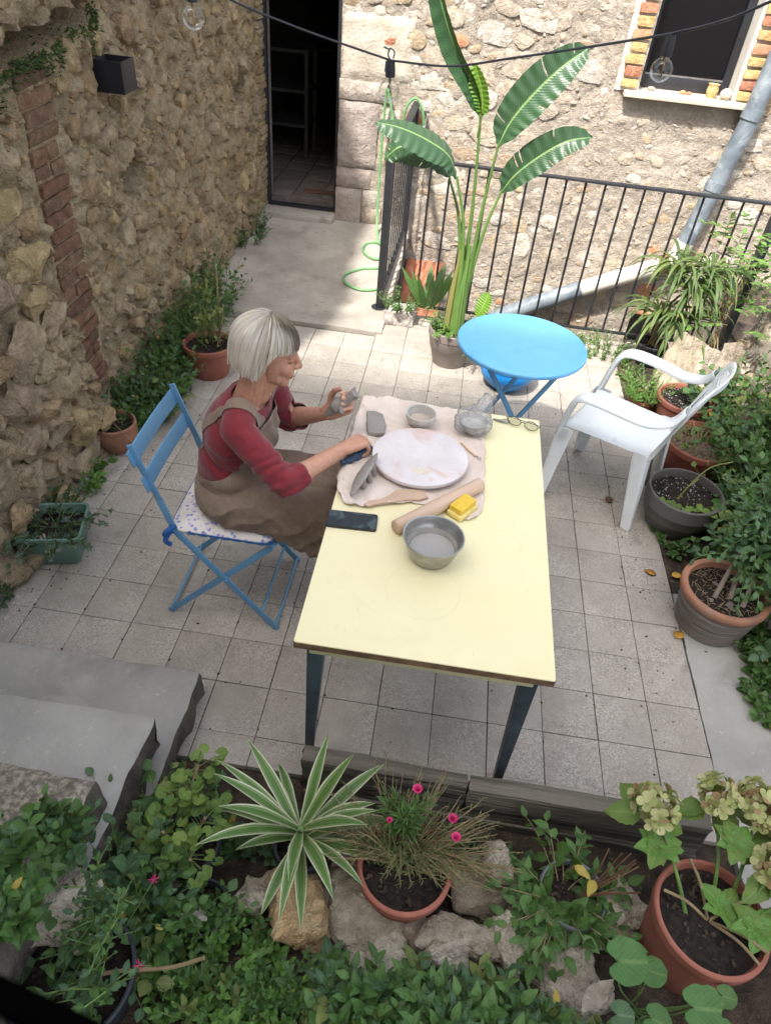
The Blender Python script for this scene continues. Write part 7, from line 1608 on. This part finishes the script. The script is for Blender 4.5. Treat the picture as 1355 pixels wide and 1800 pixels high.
stepz = lambda x, y: 0.465 if y > -1.10 else 0.625 if y > -1.33 else 0.79
cover('stair_nettles', 'leafy weeds growing over the upper pebbled steps at the lower left edge', ['leaf_blue', 'leaf_mid', 'leaf_dark', 'stem_green'], [(-0.10, -1.02, 0.05, 0.07, 34, 0.05, 0.12), (-0.12, -1.14, 0.10, 0.06, 50, 0.05, 0.12), (-0.10, -1.24, 0.10, 0.05, 40, 0.05, 0.10)], r, stepz, 'weeds', (T_OHI, T_BROAD), ls=(0.036, 0.056), nl=(5, 8))
# crumbs, dry leaf bits and grit blown over the tiles
m = MB(); r = random.Random(515)
for k in range(420):
    if k % 3 == 0: x = r.uniform(-0.95, 1.75); y = r.uniform(-0.4, 2.5)
    elif k % 3 == 1: x = r.choice((-0.75, 1.72)) + r.gauss(0, 0.10); y = r.uniform(-0.2, 2.2)
    else: x = round(r.uniform(-0.9, 1.7) / 0.2) * 0.2 + r.gauss(0, .004); y = r.uniform(-0.4, 2.5)
    s_ = r.uniform(.0015, .006); m.cur = r.choice((0, 0, 1)); m.box((x, y, 0.002), (s_ * r.uniform(1, 2.2), s_, s_ * .4), Matrix.Rotation(r.uniform(0, 3), 3, 'Z') @ Matrix.Rotation(r.uniform(-.3, .3), 3, 'X'))
tag(m.build('grit', ['soil', 'brown_leaf'], None, smooth=False), 'dark grit and dry leaf crumbs scattered over the tiles', 'grit', kind='stuff')
# fallen leaves
for i, (x, y, mt, rz, lab) in enumerate(((1.745, 0.69, 'gold_leaf', 2.6, 'gold and brown fallen leaf on the tiles left of the ribbed pot'), (1.815, 0.70, 'gold_leaf', 0.3, 'yellow fallen leaf touching the ribbed pot rim side'), (1.765, 0.335, 'gold_leaf', 0.7, 'golden fallen leaf below the ribbed pot'), (1.575, 1.17, 'brown_leaf', 1.0, 'dark crumpled leaf under the white chair'))):
    lb = LB(); lb.leaf(T_BROAD, (x, y, 0.008), (math.cos(rz), math.sin(rz), .15), (0.1, 0.1, 1), 0.055); o = lb.build('fallen_leaf', mt); md = o.modifiers.new('t', 'SOLIDIFY'); md.thickness = 0.001; tag(o, lab, 'leaf', 'fallen leaves on the tiles')
# damp moss and dirt where treads meet the next riser
lb = LB(); r = random.Random(91); m = MB()
for (x1, y, z, n_) in ((-0.07, -1.095, 0.468, 700), (-0.06, -1.32, 0.628, 500)):
    for k in range(n_):
        x = r.uniform(-0.5, x1 - .01); yy = y + abs(r.gauss(0, 0.03)); s_ = r.uniform(.005, .014); m.cur = r.choice((0, 0, 1)); m.box((x, yy, z + r.uniform(0, .004)), (s_ * 2, s_, s_ * .5), Matrix.Rotation(r.uniform(0, 3), 3, 'Z') @ Matrix.Rotation(r.uniform(-.5, .5), 3, 'X'))
tag(m.build('step_dirt', ['soil', 'moss_dark'], None, smooth=False), 'dark mossy dirt gathered on the pebbled steps at the lower left', 'dirt', kind='stuff')
# black bar right in front of the viewer, lower left corner
m = MB(); m.tube([(0.285, -1.574, 2.026), (0.5147, -1.6088, 1.9332), (0.5519, -1.6145, 1.9182), (0.625, -1.626, 1.889)], 0.0052, 12); o = m.build('iron_bar', 'matte_black'); tag(o, 'blurred black bar close to the viewer in the lower left corner', 'bar')
# ------------------------------------------------------------------ the seated person
def skinmat():
    m = NT('skin'); a = m.n('ShaderNodeAttribute', attribute_name='Col'); v = m.coords('Object', False)
    col = m.mix(m.ramp(m.noise(v, 70.0, 5.0, 0.65), [(0.4, (0, 0, 0)), (0.7, (0.35,) * 3)]), a.outputs['Color'], '#a5654e')
    hgt = m.math('ADD', m.noise(v, 220.0, 4.0, 0.6), m.math('MULTIPLY', m.noise(v, 60.0, 3.0, 0.6, 1.0), 0.8))
    p = m.bsdf(col, 0.5, m.bump(hgt, 0.25, 0.002), Subsurface_Weight=0.12, Subsurface_Scale=0.01); return m.done(p)
skinmat()
def hairmat():
    m = NT('hair_strand'); g = m.n('ShaderNodeNewGeometry'); v = m.coords('Object', False)
    col = m.ramp(g.outputs['Random Per Island'], [(0.0, '#b5aea3'), (0.25, '#c6bfb3'), (0.6, '#d2cbbe'), (1.0, '#e2ddd4')])
    sp = m.n('ShaderNodeSeparateXYZ'); m.l(v, sp.inputs[0])
    low = m.ramp(sp.outputs[2], [(1.02, (0.55,) * 3), (1.15, (0, 0, 0))]) if False else None
    n2 = m.ramp(m.noise(v, 14.0, 3.0), [(0.4, (0, 0, 0)), (0.7, (0.5,) * 3)]); col = m.mix(n2, col, '#cfc3a8')
    return m.done(m.bsdf(col, 0.38, None, Specular_IOR_Level=0.5))
hairmat()
PER = thing('person', 'grey-haired person in red top and taupe apron seated at the table shaping clay', 'person', (-0.02, 0.27, 0.0))
body = MB()
# head frame: looks along +x, turned a little away from the viewer and down at the hands
HC = Vector((0.105, 0.272, 1.112)); HR = Matrix.Rotation(R(14), 3, 'Z') @ Matrix.Rotation(R(13), 3, 'Y')
def H(x, y, z): return HC + HR @ Vector((x, y, z))
def hell(c, r_, b=body): b.ell(H(*c), r_, HR, 24, 16)
hell((-0.012, 0, 0.030), (0.094, 0.073, 0.084)); hell((0.030, 0, -0.018), (0.060, 0.056, 0.084)); hell((0.034, 0, -0.068), (0.046, 0.046, 0.034)); hell((0.070, 0, -0.093), (0.021, 0.023, 0.018)); hell((0.055, 0, -0.080), (0.03, 0.036, 0.026)); hell((0.045, 0, 0.035), (0.048, 0.056, 0.05))
body.cap(H(0.080, 0, 0.022), H(0.109, 0, -0.023), 0.0085, 0.0095); hell((0.110, 0, -0.026), (0.0105, 0.0105, 0.0095)); hell((0.076, 0, 0.026), (0.018, 0.024, 0.016)); hell((0.098, 0.0105, -0.029), (0.011, 0.0075, 0.008)); hell((0.098, -0.0105, -0.029), (0.011, 0.0075, 0.008)); hell((0.080, 0, -0.052), (0.018, 0.03, 0.028))
for s_ in (-1, 1):
    hell((0.060, s_ * 0.034, -0.030), (0.026, 0.022, 0.024)); body.cap(H(0.081, s_ * 0.012, 0.020), H(0.068, s_ * 0.042, 0.020), 0.009, 0.008); hell((0.072, s_ * 0.029, 0.003), (0.013, 0.015, 0.011))
    body.cap(H(0.093, s_ * 0.004, -0.056), H(0.080, s_ * 0.022, -0.057), 0.0065, 0.004); body.cap(H(0.090, s_ * 0.004, -0.068), H(0.079, s_ * 0.020, -0.064), 0.0068, 0.004)
    hell((0.045, s_ * 0.035, -0.065), (0.022, 0.014, 0.022))
hell((0.088, 0, -0.062), (0.010, 0.022, 0.018))
# neck, trunk
body.cap((0.045, 0.268, 0.945), H(-0.012, 0, -0.05), 0.052, 0.047); body.cap((0.075, 0.268, 0.95), H(0.03, 0, -0.075), 0.034, 0.034)
trunk = [('ell', (-0.03, 0.268, 0.555), (0.130, 0.165, 0.105)), ('ell', (-0.03, 0.268, 0.67), (0.112, 0.142, 0.125)), ('ell', (0.0, 0.268, 0.80), (0.112, 0.150, 0.135)), ('ell', (0.022, 0.268, 0.885), (0.085, 0.140, 0.075))]
for _, c, r_ in trunk: body.ell(c, [k - 0.012 for k in r_])
SHR, ELR, WRR = Vector((0.048, 0.105, 0.912)), Vector((0.212, 0.050, 0.772)), Vector((0.368, 0.236, 0.805))
SHL, ELL_, WRL = Vector((0.06, 0.435, 0.905)), Vector((0.115, 0.50, 0.715)), Vector((0.278, 0.405, 0.822))
for s_, e in ((SHR, 0.17), (SHL, 0.37)): body.cap((0.04, e, 0.945), s_, 0.040, 0.048)
def arm(sh, el, wr, b=body):
    b.cap(sh, el, 0.044, 0.036); mid = el.lerp(wr, 0.30); b.cap(el, mid, 0.036, 0.037); b.cap(mid, wr, 0.036, 0.0235)
arm(SHR, ELR, WRR); arm(SHL, ELL_, WRL)
# legs and feet under the table
for y in (0.185, 0.350):
    hip = Vector((0.0, y, 0.535)); kn = Vector((0.40, y + (0.0 if y < .27 else 0.01), 0.535)); an = Vector((0.43, y, 0.09))
    body.cap(hip, kn, 0.075, 0.053); body.cap(kn, kn.lerp(an, .35), 0.052, 0.05); body.cap(kn.lerp(an, .35), an, 0.05, 0.033); body.cap(an, (0.46, y, 0.05), 0.032, 0.03); body.ell((0.50, y, 0.035), (0.10, 0.038, 0.03))
# hands
NAILS = []
def hand(wr, d, n, thumb_side, curls, spread=0.017, thumb=None, lens=(0.043, 0.028, 0.022), tcurl=0.5):
    d = Vector(d).normalized(); n = Vector(n); n = (n - d * n.dot(d)).normalized(); s_ = n.cross(d) if (n.cross(d)).dot(Vector(thumb_side)) > 0 else d.cross(n)
    L = 0.085; kc = wr + d * L
    for k in range(4):
        off = (1.5 - k) * spread; body.cap(wr + s_ * off * 0.55 + d * 0.008, kc + s_ * off - d * (0.004 * abs(k - 1)), 0.0165, 0.0118)
    body.ell(wr + d * 0.045 + n * 0.004, (0.034, 0.034, 0.015), Matrix((d, s_, n)).transposed())
    body.cap(wr + s_ * 0.012 + n * 0.006, wr + d * 0.038 + s_ * 0.026 + n * 0.010, 0.016, 0.016)
    for k in range(4):
        p = kc + s_ * ((1.5 - k) * spread) - d * (0.004 * abs(k - 1)); f = (0.94, 1.0, 0.95, 0.78)[k]; a = 0.0; rr = (0.0098, 0.0100, 0.0096, 0.0086)[k]
        c3 = curls[k] if isinstance(curls[0], (tuple, list)) else curls
        for j in range(3):
            a += c3[j]; q = p + (d * math.cos(a) + n * math.sin(a)) * lens[j] * f; body.cap(p, q, rr * (1 - 0.10 * j), rr * (0.92 - 0.10 * j), 12)
            if j == 2: NAILS.append((q - n * 0.0, -(n * math.cos(a) - d * math.sin(a))))
            p = q
    p = wr + d * 0.030 + s_ * 0.026 + n * 0.010
    tv = thumb or [(d * 0.55 + s_ * 0.65 + n * 0.4), (d * 0.8 + s_ * 0.1 + n * 0.55), (d * 0.8 - s_ * 0.3 + n * 0.5)]
    for j, (v_, l_) in enumerate(zip(tv, (0.034, 0.030, 0.024))):
        q = p + Vector(v_).normalized() * l_; body.cap(p, q, (0.0145, 0.0118, 0.0108)[j], (0.0122, 0.0110, 0.0092)[j], 12); p = q
    return kc, s_, n, d, p
dR = Vector((0.60, 0.66, 0.02)); kR = hand(WRR, dR, (0.10, 0.05, -1.0), (-0.6, 0.6, 0.0), [(0.75, 0.95, 0.55), (0.95, 1.15, 0.7), (1.1, 1.25, 0.8), (1.2, 1.25, 0.8)], 0.0165)
dL = Vector((0.80, 0.12, 0.52)); kL = hand(WRL, dL, (-0.10, -0.78, 0.62), (-0.4, 0.2, 0.8), [(0.75, 0.85, 0.5), (0.8, 0.95, 0.6), (0.85, 1.0, 0.6), (0.9, 1.0, 0.6)], 0.0165)
me = remesh(body, 'body', 0.0034, 3)
V = verts_of(me); N = norms_of(me)
# skin colouring: lips, cheeks, eyelids, knuckles
base_c = np.array(hexc('#c4967e')[:3]); colr = np.tile(base_c, (len(V), 1))
HRi = np.array(HR.inverted()); loc = (V - np.array(HC)) @ HRi.T
def blend(c, rad, col, k=1.0, off=True):
    d = np.linalg.norm((loc - np.array(c)) / np.array(rad), axis=1); w = np.clip(1.3 - d, 0, 1) * k; w = np.minimum(w, 1)[:, None]
    colr[:] = colr * (1 - w) + np.array(hexc(col)[:3]) * w
for s_ in (-1, 1):
    blend((0.075, s_ * 0.038, -0.03), (0.03, 0.022, 0.024), '#c4846f', 0.5)
    blend((0.095, s_ * 0.010, -0.060), (0.03, 0.014, 0.008), '#a35850', 1.6)
    blend((0.085, s_ * 0.030, -0.002), (0.035, 0.015, 0.0050), '#3a2620', 2.0)
    blend((0.085, s_ * 0.032, 0.008), (0.03, 0.016, 0.006), '#a2705a', 0.5)
    blend((0.085, s_ * 0.030, 0.022), (0.03, 0.020, 0.005), '#8d7768', 1.2)
blend((0.110, 0, -0.028), (0.012, 0.014, 0.012), '#c2796a', 0.6); blend((0.095, 0, -0.062), (0.03, 0.024, 0.0036), '#5c2f2b', 1.8)
for kc, s_, n, d, p in (kR, kL):
    for k in range(4):
        q = kc + s_ * ((1.5 - k) * 0.0165) - n * 0.01; dd = np.linalg.norm(V - np.array(q), axis=1); w = np.clip(1 - dd / 0.014, 0, 1)[:, None] * 0.55; colr = colr * (1 - w) + np.array(hexc('#b06a55')[:3]) * w
for q, nn in NAILS:
    dd = np.linalg.norm(V - np.array(q + nn * 0.006), axis=1); w = np.clip(1.4 - dd / 0.006, 0, 1)[:, None] * 0.6; colr = colr * (1 - w) + np.array(hexc('#d3a594')[:3]) * w
# creases on cheek, neck and forearms
for i in np.where((V[:, 2] > 0.93) | (V[:, 0] > 0.22))[0]:
    p = V[i]; q = loc[i]
    if p[2] > 0.93 and q[0] < 0.075 and q[2] < -0.03: V[i] += N[i] * 0.0010 * math.sin(q[0] * 420 + 3 * fbm(p[0] * 30, p[1] * 30, p[2] * 30)) * 0.6
    elif p[2] < 0.93: V[i] += N[i] * 0.0012 * fbm(p[0] * 60, p[1] * 60, p[2] * 60, 3)
set_verts(me, V)
att = me.color_attributes.new('Col', 'FLOAT_COLOR', 'POINT'); att.data.foreach_set('color', np.concatenate([colr, np.ones((len(V), 1))], 1).astype(np.float32).ravel())
me.materials.append(MATS['skin'])
PB_ = np.array(PER.location); set_verts(me, verts_of(me) - PB_); add_obj('body', me, PER)
def place(name, me_, mat, solid=0.0):
    set_verts(me_, verts_of(me_) - PB_); me_.materials.append(MATS[mat]); o = add_obj(name, me_, PER)
    if solid: md = o.modifiers.new('t', 'SOLIDIFY'); md.thickness = solid; md.offset = 1
    return o
# red top
sh = MB()
for _, c, r_ in trunk: sh.ell(c, [k + 0.002 for k in r_], None, 32, 20)
for s_, e in ((SHR, 0.175), (SHL, 0.365)): sh.cap((0.04, e, 0.944), s_, 0.047, 0.052)
fr = WRR - ELR; fl_ = WRL - ELL_
sh.cap(SHR, ELR, 0.051, 0.045); sh.cap(ELR, ELR + fr * 0.27, 0.046, 0.043); sh.cap(SHL, ELL_, 0.051, 0.045); sh.cap(ELL_, ELL_ + fl_ * 0.30, 0.048, 0.046)
me = remesh(sh, 'red_top', 0.005, 6); V = verts_of(me); N = norms_of(me)
nk = np.array((0.062, 0.268, 0.985)); 
for i in range(len(V)):
    p = V[i]; q = p - np.array(SHR); el = np.linalg.norm(p - np.array(ELR)); ax = np.array((ELR - SHR).normalized()); sarm = q @ ax
    w = 0.0035 * fbm(p[0] * 12, p[1] * 12, p[2] * 20, 3)
    if p[1] < 0.17 and p[0] > 0.03: w += 0.0055 * math.exp(-(el / 0.11) ** 2) * math.sin(sarm * 150 + 4 * fbm(p[0] * 14, p[1] * 14, p[2] * 14, 2))
    elif p[2] < 0.83: w += 0.005 * math.sin(p[2] * 105 + p[0] * 40 + 3 * fbm(p[0] * 9, p[1] * 9, p[2] * 9, 2)) * max(0, 1 - abs(p[2] - 0.72) / 0.14)
    V[i] += N[i] * w
set_verts(me, V)
dn = np.linalg.norm((V - nk) / np.array((1.0, 1.12, 0.9)), axis=1); keep = dn > 0.083
fR = (V - np.array(ELR)) @ np.array(fr.normalized()); dR_ = np.linalg.norm((V - np.array(ELR)) - fR[:, None] * np.array(fr.normalized()), axis=1); keep &= ~((fR > fr.length * 0.30) & (dR_ < 0.07) & (V[:, 0] > 0.2))
fL = (V - np.array(ELL_)) @ np.array(fl_.normalized()); dL_ = np.linalg.norm((V - np.array(ELL_)) - fL[:, None] * np.array(fl_.normalized()), axis=1); keep &= ~((fL > fl_.length * 0.33) & (dL_ < 0.07) & (V[:, 0] > 0.13))
cut_mesh(me, keep); me2 = me.copy(); bvh_src = BVHTree.FromPolygons([Vector(v) for v in verts_of(me2)], [tuple(p.vertices) for p in me2.polygons])
top_o = place('red_top', me, 'shirt_red', 0.003)
# apron dress: bib, open sides, full skirt
ap = MB()
for _, c, r_ in trunk: ap.ell((c[0] + 0.003, c[1], c[2]), [r_[0] + 0.013, r_[1] + 0.011, r_[2] + 0.012], None, 36, 22)
ap.ell((-0.02, 0.268, 0.565), (0.150, 0.19, 0.095)); ap.ell((0.10, 0.268, 0.555), (0.17, 0.185, 0.095))
for y in (0.175, 0.36): ap.cap((0.02, y, 0.545), (0.385, y, 0.555), 0.098, 0.085)
ap.cap((0.20, 0.268, 0.57), (0.37, 0.268, 0.57), 0.08, 0.07)
# hanging front and near side of the skirt
for k in range(9):
    y = 0.11 + 0.040 * k; ap.cap((0.395, y, 0.55), (0.435, y, 0.30), 0.062, 0.045)
for k in range(7):
    x = 0.16 + 0.040 * k; ap.cap((x, 0.130, 0.53), (x + 0.012, 0.108, 0.475 - 0.014 * k), 0.050, 0.022)
me = remesh(ap, 'apron', 0.006, 7); V = verts_of(me); N = norms_of(me)
for i in range(len(V)):
    p = V[i]; w = 0.004 * fbm(p[0] * 10, p[1] * 10, p[2] * 10, 3)
    sk = max(0, min(1, (0.70 - p[2]) / 0.12))
    ph = p[0] * 46 - p[2] * 62 + 5.5 * fbm(p[0] * 4.5, p[1] * 4.5, p[2] * 4.5 + 3, 3); w += sk * 0.0085 * (1 - abs(math.sin(ph * 0.5))) ** 2 * (0.5 + abs(fbm(p[0] * 5, p[1] * 5 + 9, p[2] * 5, 2)) * 1.6)
    ph2 = p[0] * 120 + p[2] * 150 + 7 * fbm(p[0] * 8, p[1] * 8, p[2] * 8, 2); w += sk * 0.0010 * math.sin(ph2)
    if sk < 1: w += (1 - sk) * 0.005 * math.sin(p[2] * 40 + p[1] * 50 + 4 * fbm(p[0] * 8, p[1] * 8, p[2] * 8, 2))
    V[i] += N[i] * w
set_verts(me, V)
xf = V[:, 0] - (0.02 + 0.14 * (V[:, 2] - 0.75))                      # forward of the trunk axis
lim = np.interp(xf, [-0.20, -0.10, -0.02, 0.03, 0.055, 0.085], [0.655, 0.665, 0.70, 0.775, 0.875, 0.905])
keep = (V[:, 2] < lim) & ~((V[:, 2] < 0.36) & (V[:, 0] < 0.30)); cut_mesh(me, keep); apron_o = place('apron', me, 'linen', 0.0025)
def strap_on(name, pts, w, off=0.006, n=10, mat='linen'):
    sp_ = spline(pts, n); V = []; rows = []
    for i, p in enumerate(sp_):
        tg = (sp_[min(i + 1, len(sp_) - 1)] - sp_[max(i - 1, 0)]).normalized(); h = bvh_src.find_nearest(p); nn = h[1]; sd = tg.cross(nn).normalized(); row = []
        for k in (-1, -0.33, 0.33, 1):
            q = p + sd * (k * w / 2); hh = bvh_src.find_nearest(q); o_ = hh[0] + nn * (off + 0.0015 * fbm(q.x * 50, q.y * 50, q.z * 50)); row.append(o_)
        rows.append(row)
    m = MB(); 
    for row in rows: m.v += [tuple(p) for p in row]
    m.f = [(i * 4 + k, i * 4 + k + 1, i * 4 + k + 5, i * 4 + k + 4) for i in range(len(rows) - 1) for k in range(3)]; m.mi = [0] * len(m.f)
    o = m.build(name, mat, PER, world=True, angle=80, fix=False); md = o.modifiers.new('t', 'SOLIDIFY'); md.thickness = 0.003; md.offset = 0; ms = o.modifiers.new('s', 'SUBSURF'); ms.levels = 1; ms.render_levels = 1
strap_on('apron_strap', [(0.125, 0.195, 0.885), (0.112, 0.172, 0.93), (0.07, 0.155, 0.975), (0.01, 0.158, 0.965), (-0.06, 0.18, 0.90), (-0.10, 0.22, 0.80), (-0.12, 0.25, 0.68)], 0.046)
strap_on('apron_strap', [(0.125, 0.345, 0.885), (0.112, 0.37, 0.93), (0.07, 0.385, 0.975), (0.01, 0.38, 0.965), (-0.06, 0.36, 0.90), (-0.10, 0.32, 0.80), (-0.12, 0.29, 0.68)], 0.046)
# hair: bob with a fringe
hc = MB()
def hair_pt(az, t, lift=0.0, rnd_=0.0):
    """az 0 = front; t 0 crown .. 1 tip"""
    front = max(0.0, math.cos(az)); sidef = 1 - front
    A, B, Cc = 0.100 + lift, 0.083 + lift, 0.092 + lift
    endang = R(96)
    fr_ = 1 / (1 + math.exp(-(abs(az) - 1.46) * 12))                    # 0 = fringe, 1 = sides and back
    drop = (1 - fr_) * 0.004 + fr_ * (0.088 - 0.018 * max(0, -math.cos(az)) + 0.004 * max(0, math.sin(abs(az))))
    L1 = 1.5 * 0.1; Ltot = L1 + drop; s_ = t * Ltot
    if s_ < L1: th = s_ / L1 * endang * (0.86 if fr_ < .5 else 1.0); dz = 0
    else: th = endang * (0.86 if fr_ < .5 else 1.0); dz = s_ - L1
    x = -0.012 + A * math.sin(th) * math.cos(az); y = B * math.sin(th) * math.sin(az); z = 0.026 + Cc * math.cos(th)
    z -= dz; k = 1 - 2.2 * max(0, dz - 0.035) ** 1.0 * (0.9 + rnd_); x = -0.012 + (x + 0.012) * k; y *= k
    return (x, y, z)
na = 48; nt = 16
rows = [[H(*hair_pt(2 * math.pi * (k / na) - math.pi, 0.03 + 0.97 * j / nt, -0.0005)) for k in range(na)] for j in range(nt + 1)]
hc.v = [tuple(p) for row in rows for p in row]; hc.f = [(j * na + k, j * na + (k + 1) % na, (j + 1) * na + (k + 1) % na, (j + 1) * na + k) for j in range(nt) for k in range(na)]; hc.f.append(tuple(range(na))); hc.mi = [0] * len(hc.f)
hair_o = hc.build('hair', 'hair_base', PER, world=True, angle=80, fix=False)
lb = LB(); r = random.Random(88)
for i in range(3200):
    az = r.uniform(-math.pi, math.pi); lift = r.uniform(-.001, .006) + 0.0012 * math.sin(az * 13) + 0.0010 * math.sin(az * 31 + 1) + (r.uniform(.002, .006) if i % 30 == 0 else 0); t0 = r.choice((0.03, r.uniform(0.02, 0.12), r.uniform(.05, .5))); wob = r.uniform(-.10, .10); tip = 0.975 + r.uniform(-.045, .035) + 0.012 * math.sin(az * 17); rd = r.uniform(-.5, .5); V_ = []; w = r.uniform(.0014, .0034); n_ = 11
    for j in range(n_ + 1):
        t_ = t0 + (tip - t0) * j / n_; q = hair_pt(az + wob * (t_ - .3) + 0.02 * math.sin(t_ * 7 + i), t_, lift + 0.003 * math.sin(t_ * 3 + i), rd); q2 = hair_pt(az + wob * (t_ - .3) + 0.05, t_, lift, rd)
        p = H(*q); sd = (H(*q2) - p); sd = sd.normalized() if sd.length > 1e-6 else Vector((0, 1, 0)); ww = w * (1 - 0.55 * (j / n_) ** 6); V_ += [tuple(p - sd * ww), tuple(p + sd * ww)]
    lb.raw(V_, [(2 * j, 2 * j + 1, 2 * j + 3, 2 * j + 2) for j in range(n_)], [(0.5, 0.5)] * len(V_))
o = lb.build('strands', ['hair_strand'], hair_o, world=False); o.location = -PER.location
# what the hands hold
cL = WRL + dL.normalized() * 0.078 + kL[2] * 0.050
m = MB(); dd = (Vector((0.72, 0.05, 0.72))).normalized(); sx_ = (kL[1] - dd * kL[1].dot(dd)).normalized(); c0 = cL - dd * 0.070
m.cap(c0, c0 + dd * 0.055, 0.010, 0.026); m.cap(c0 + dd * 0.05, c0 + dd * 0.095, 0.026, 0.019); m.box(c0 + dd * 0.118, (0.034, 0.026, 0.034), Matrix((dd, sx_, dd.cross(sx_))).transposed()); m.cap(c0 + dd * 0.062 - sx_ * 0.022, c0 + dd * 0.062 + sx_ * 0.022, 0.011, 0.011)
sx = kL[1]; m.cap(c0 + dd * 0.068 - sx * 0.008 + kL[2] * .01, c0 + dd * 0.062 - sx * 0.030 + kL[2] * .016, 0.010, 0.009); m.cap(c0 + dd * 0.125 + sx * 0.012, c0 + dd * 0.142 + sx * 0.016, 0.006, 0.005); m.cap(c0 + dd * 0.125 - sx * 0.010, c0 + dd * 0.138 - sx * 0.014, 0.007, 0.006)
clay_from('clay_figure', 'small grey clay animal figure held up in the left hand', m, 0.002, 'clay', amp=0.0012, it=2)
tip = WRR + dR.normalized() * 0.118 + Vector((0, 0, -0.036))
nt_ = thing('needle_tool', 'thin needle tool pinched in the right hand over the canvas', 'tool', tip)
m = MB(); m.tube([(-0.016, -0.02, 0.045), (0.0, -0.004, 0.006)], 0.0035, 8); m.build('handle', 'wood_paddle', nt_); m = MB(); m.tube([(0.0, -0.004, 0.008), (0.004, 0.004, -0.006)], 0.0009, 6); m.build('needle', 'steel', nt_)
for o in [x for x in bpy.data.objects if '_zi' in x]: del o['_zi']
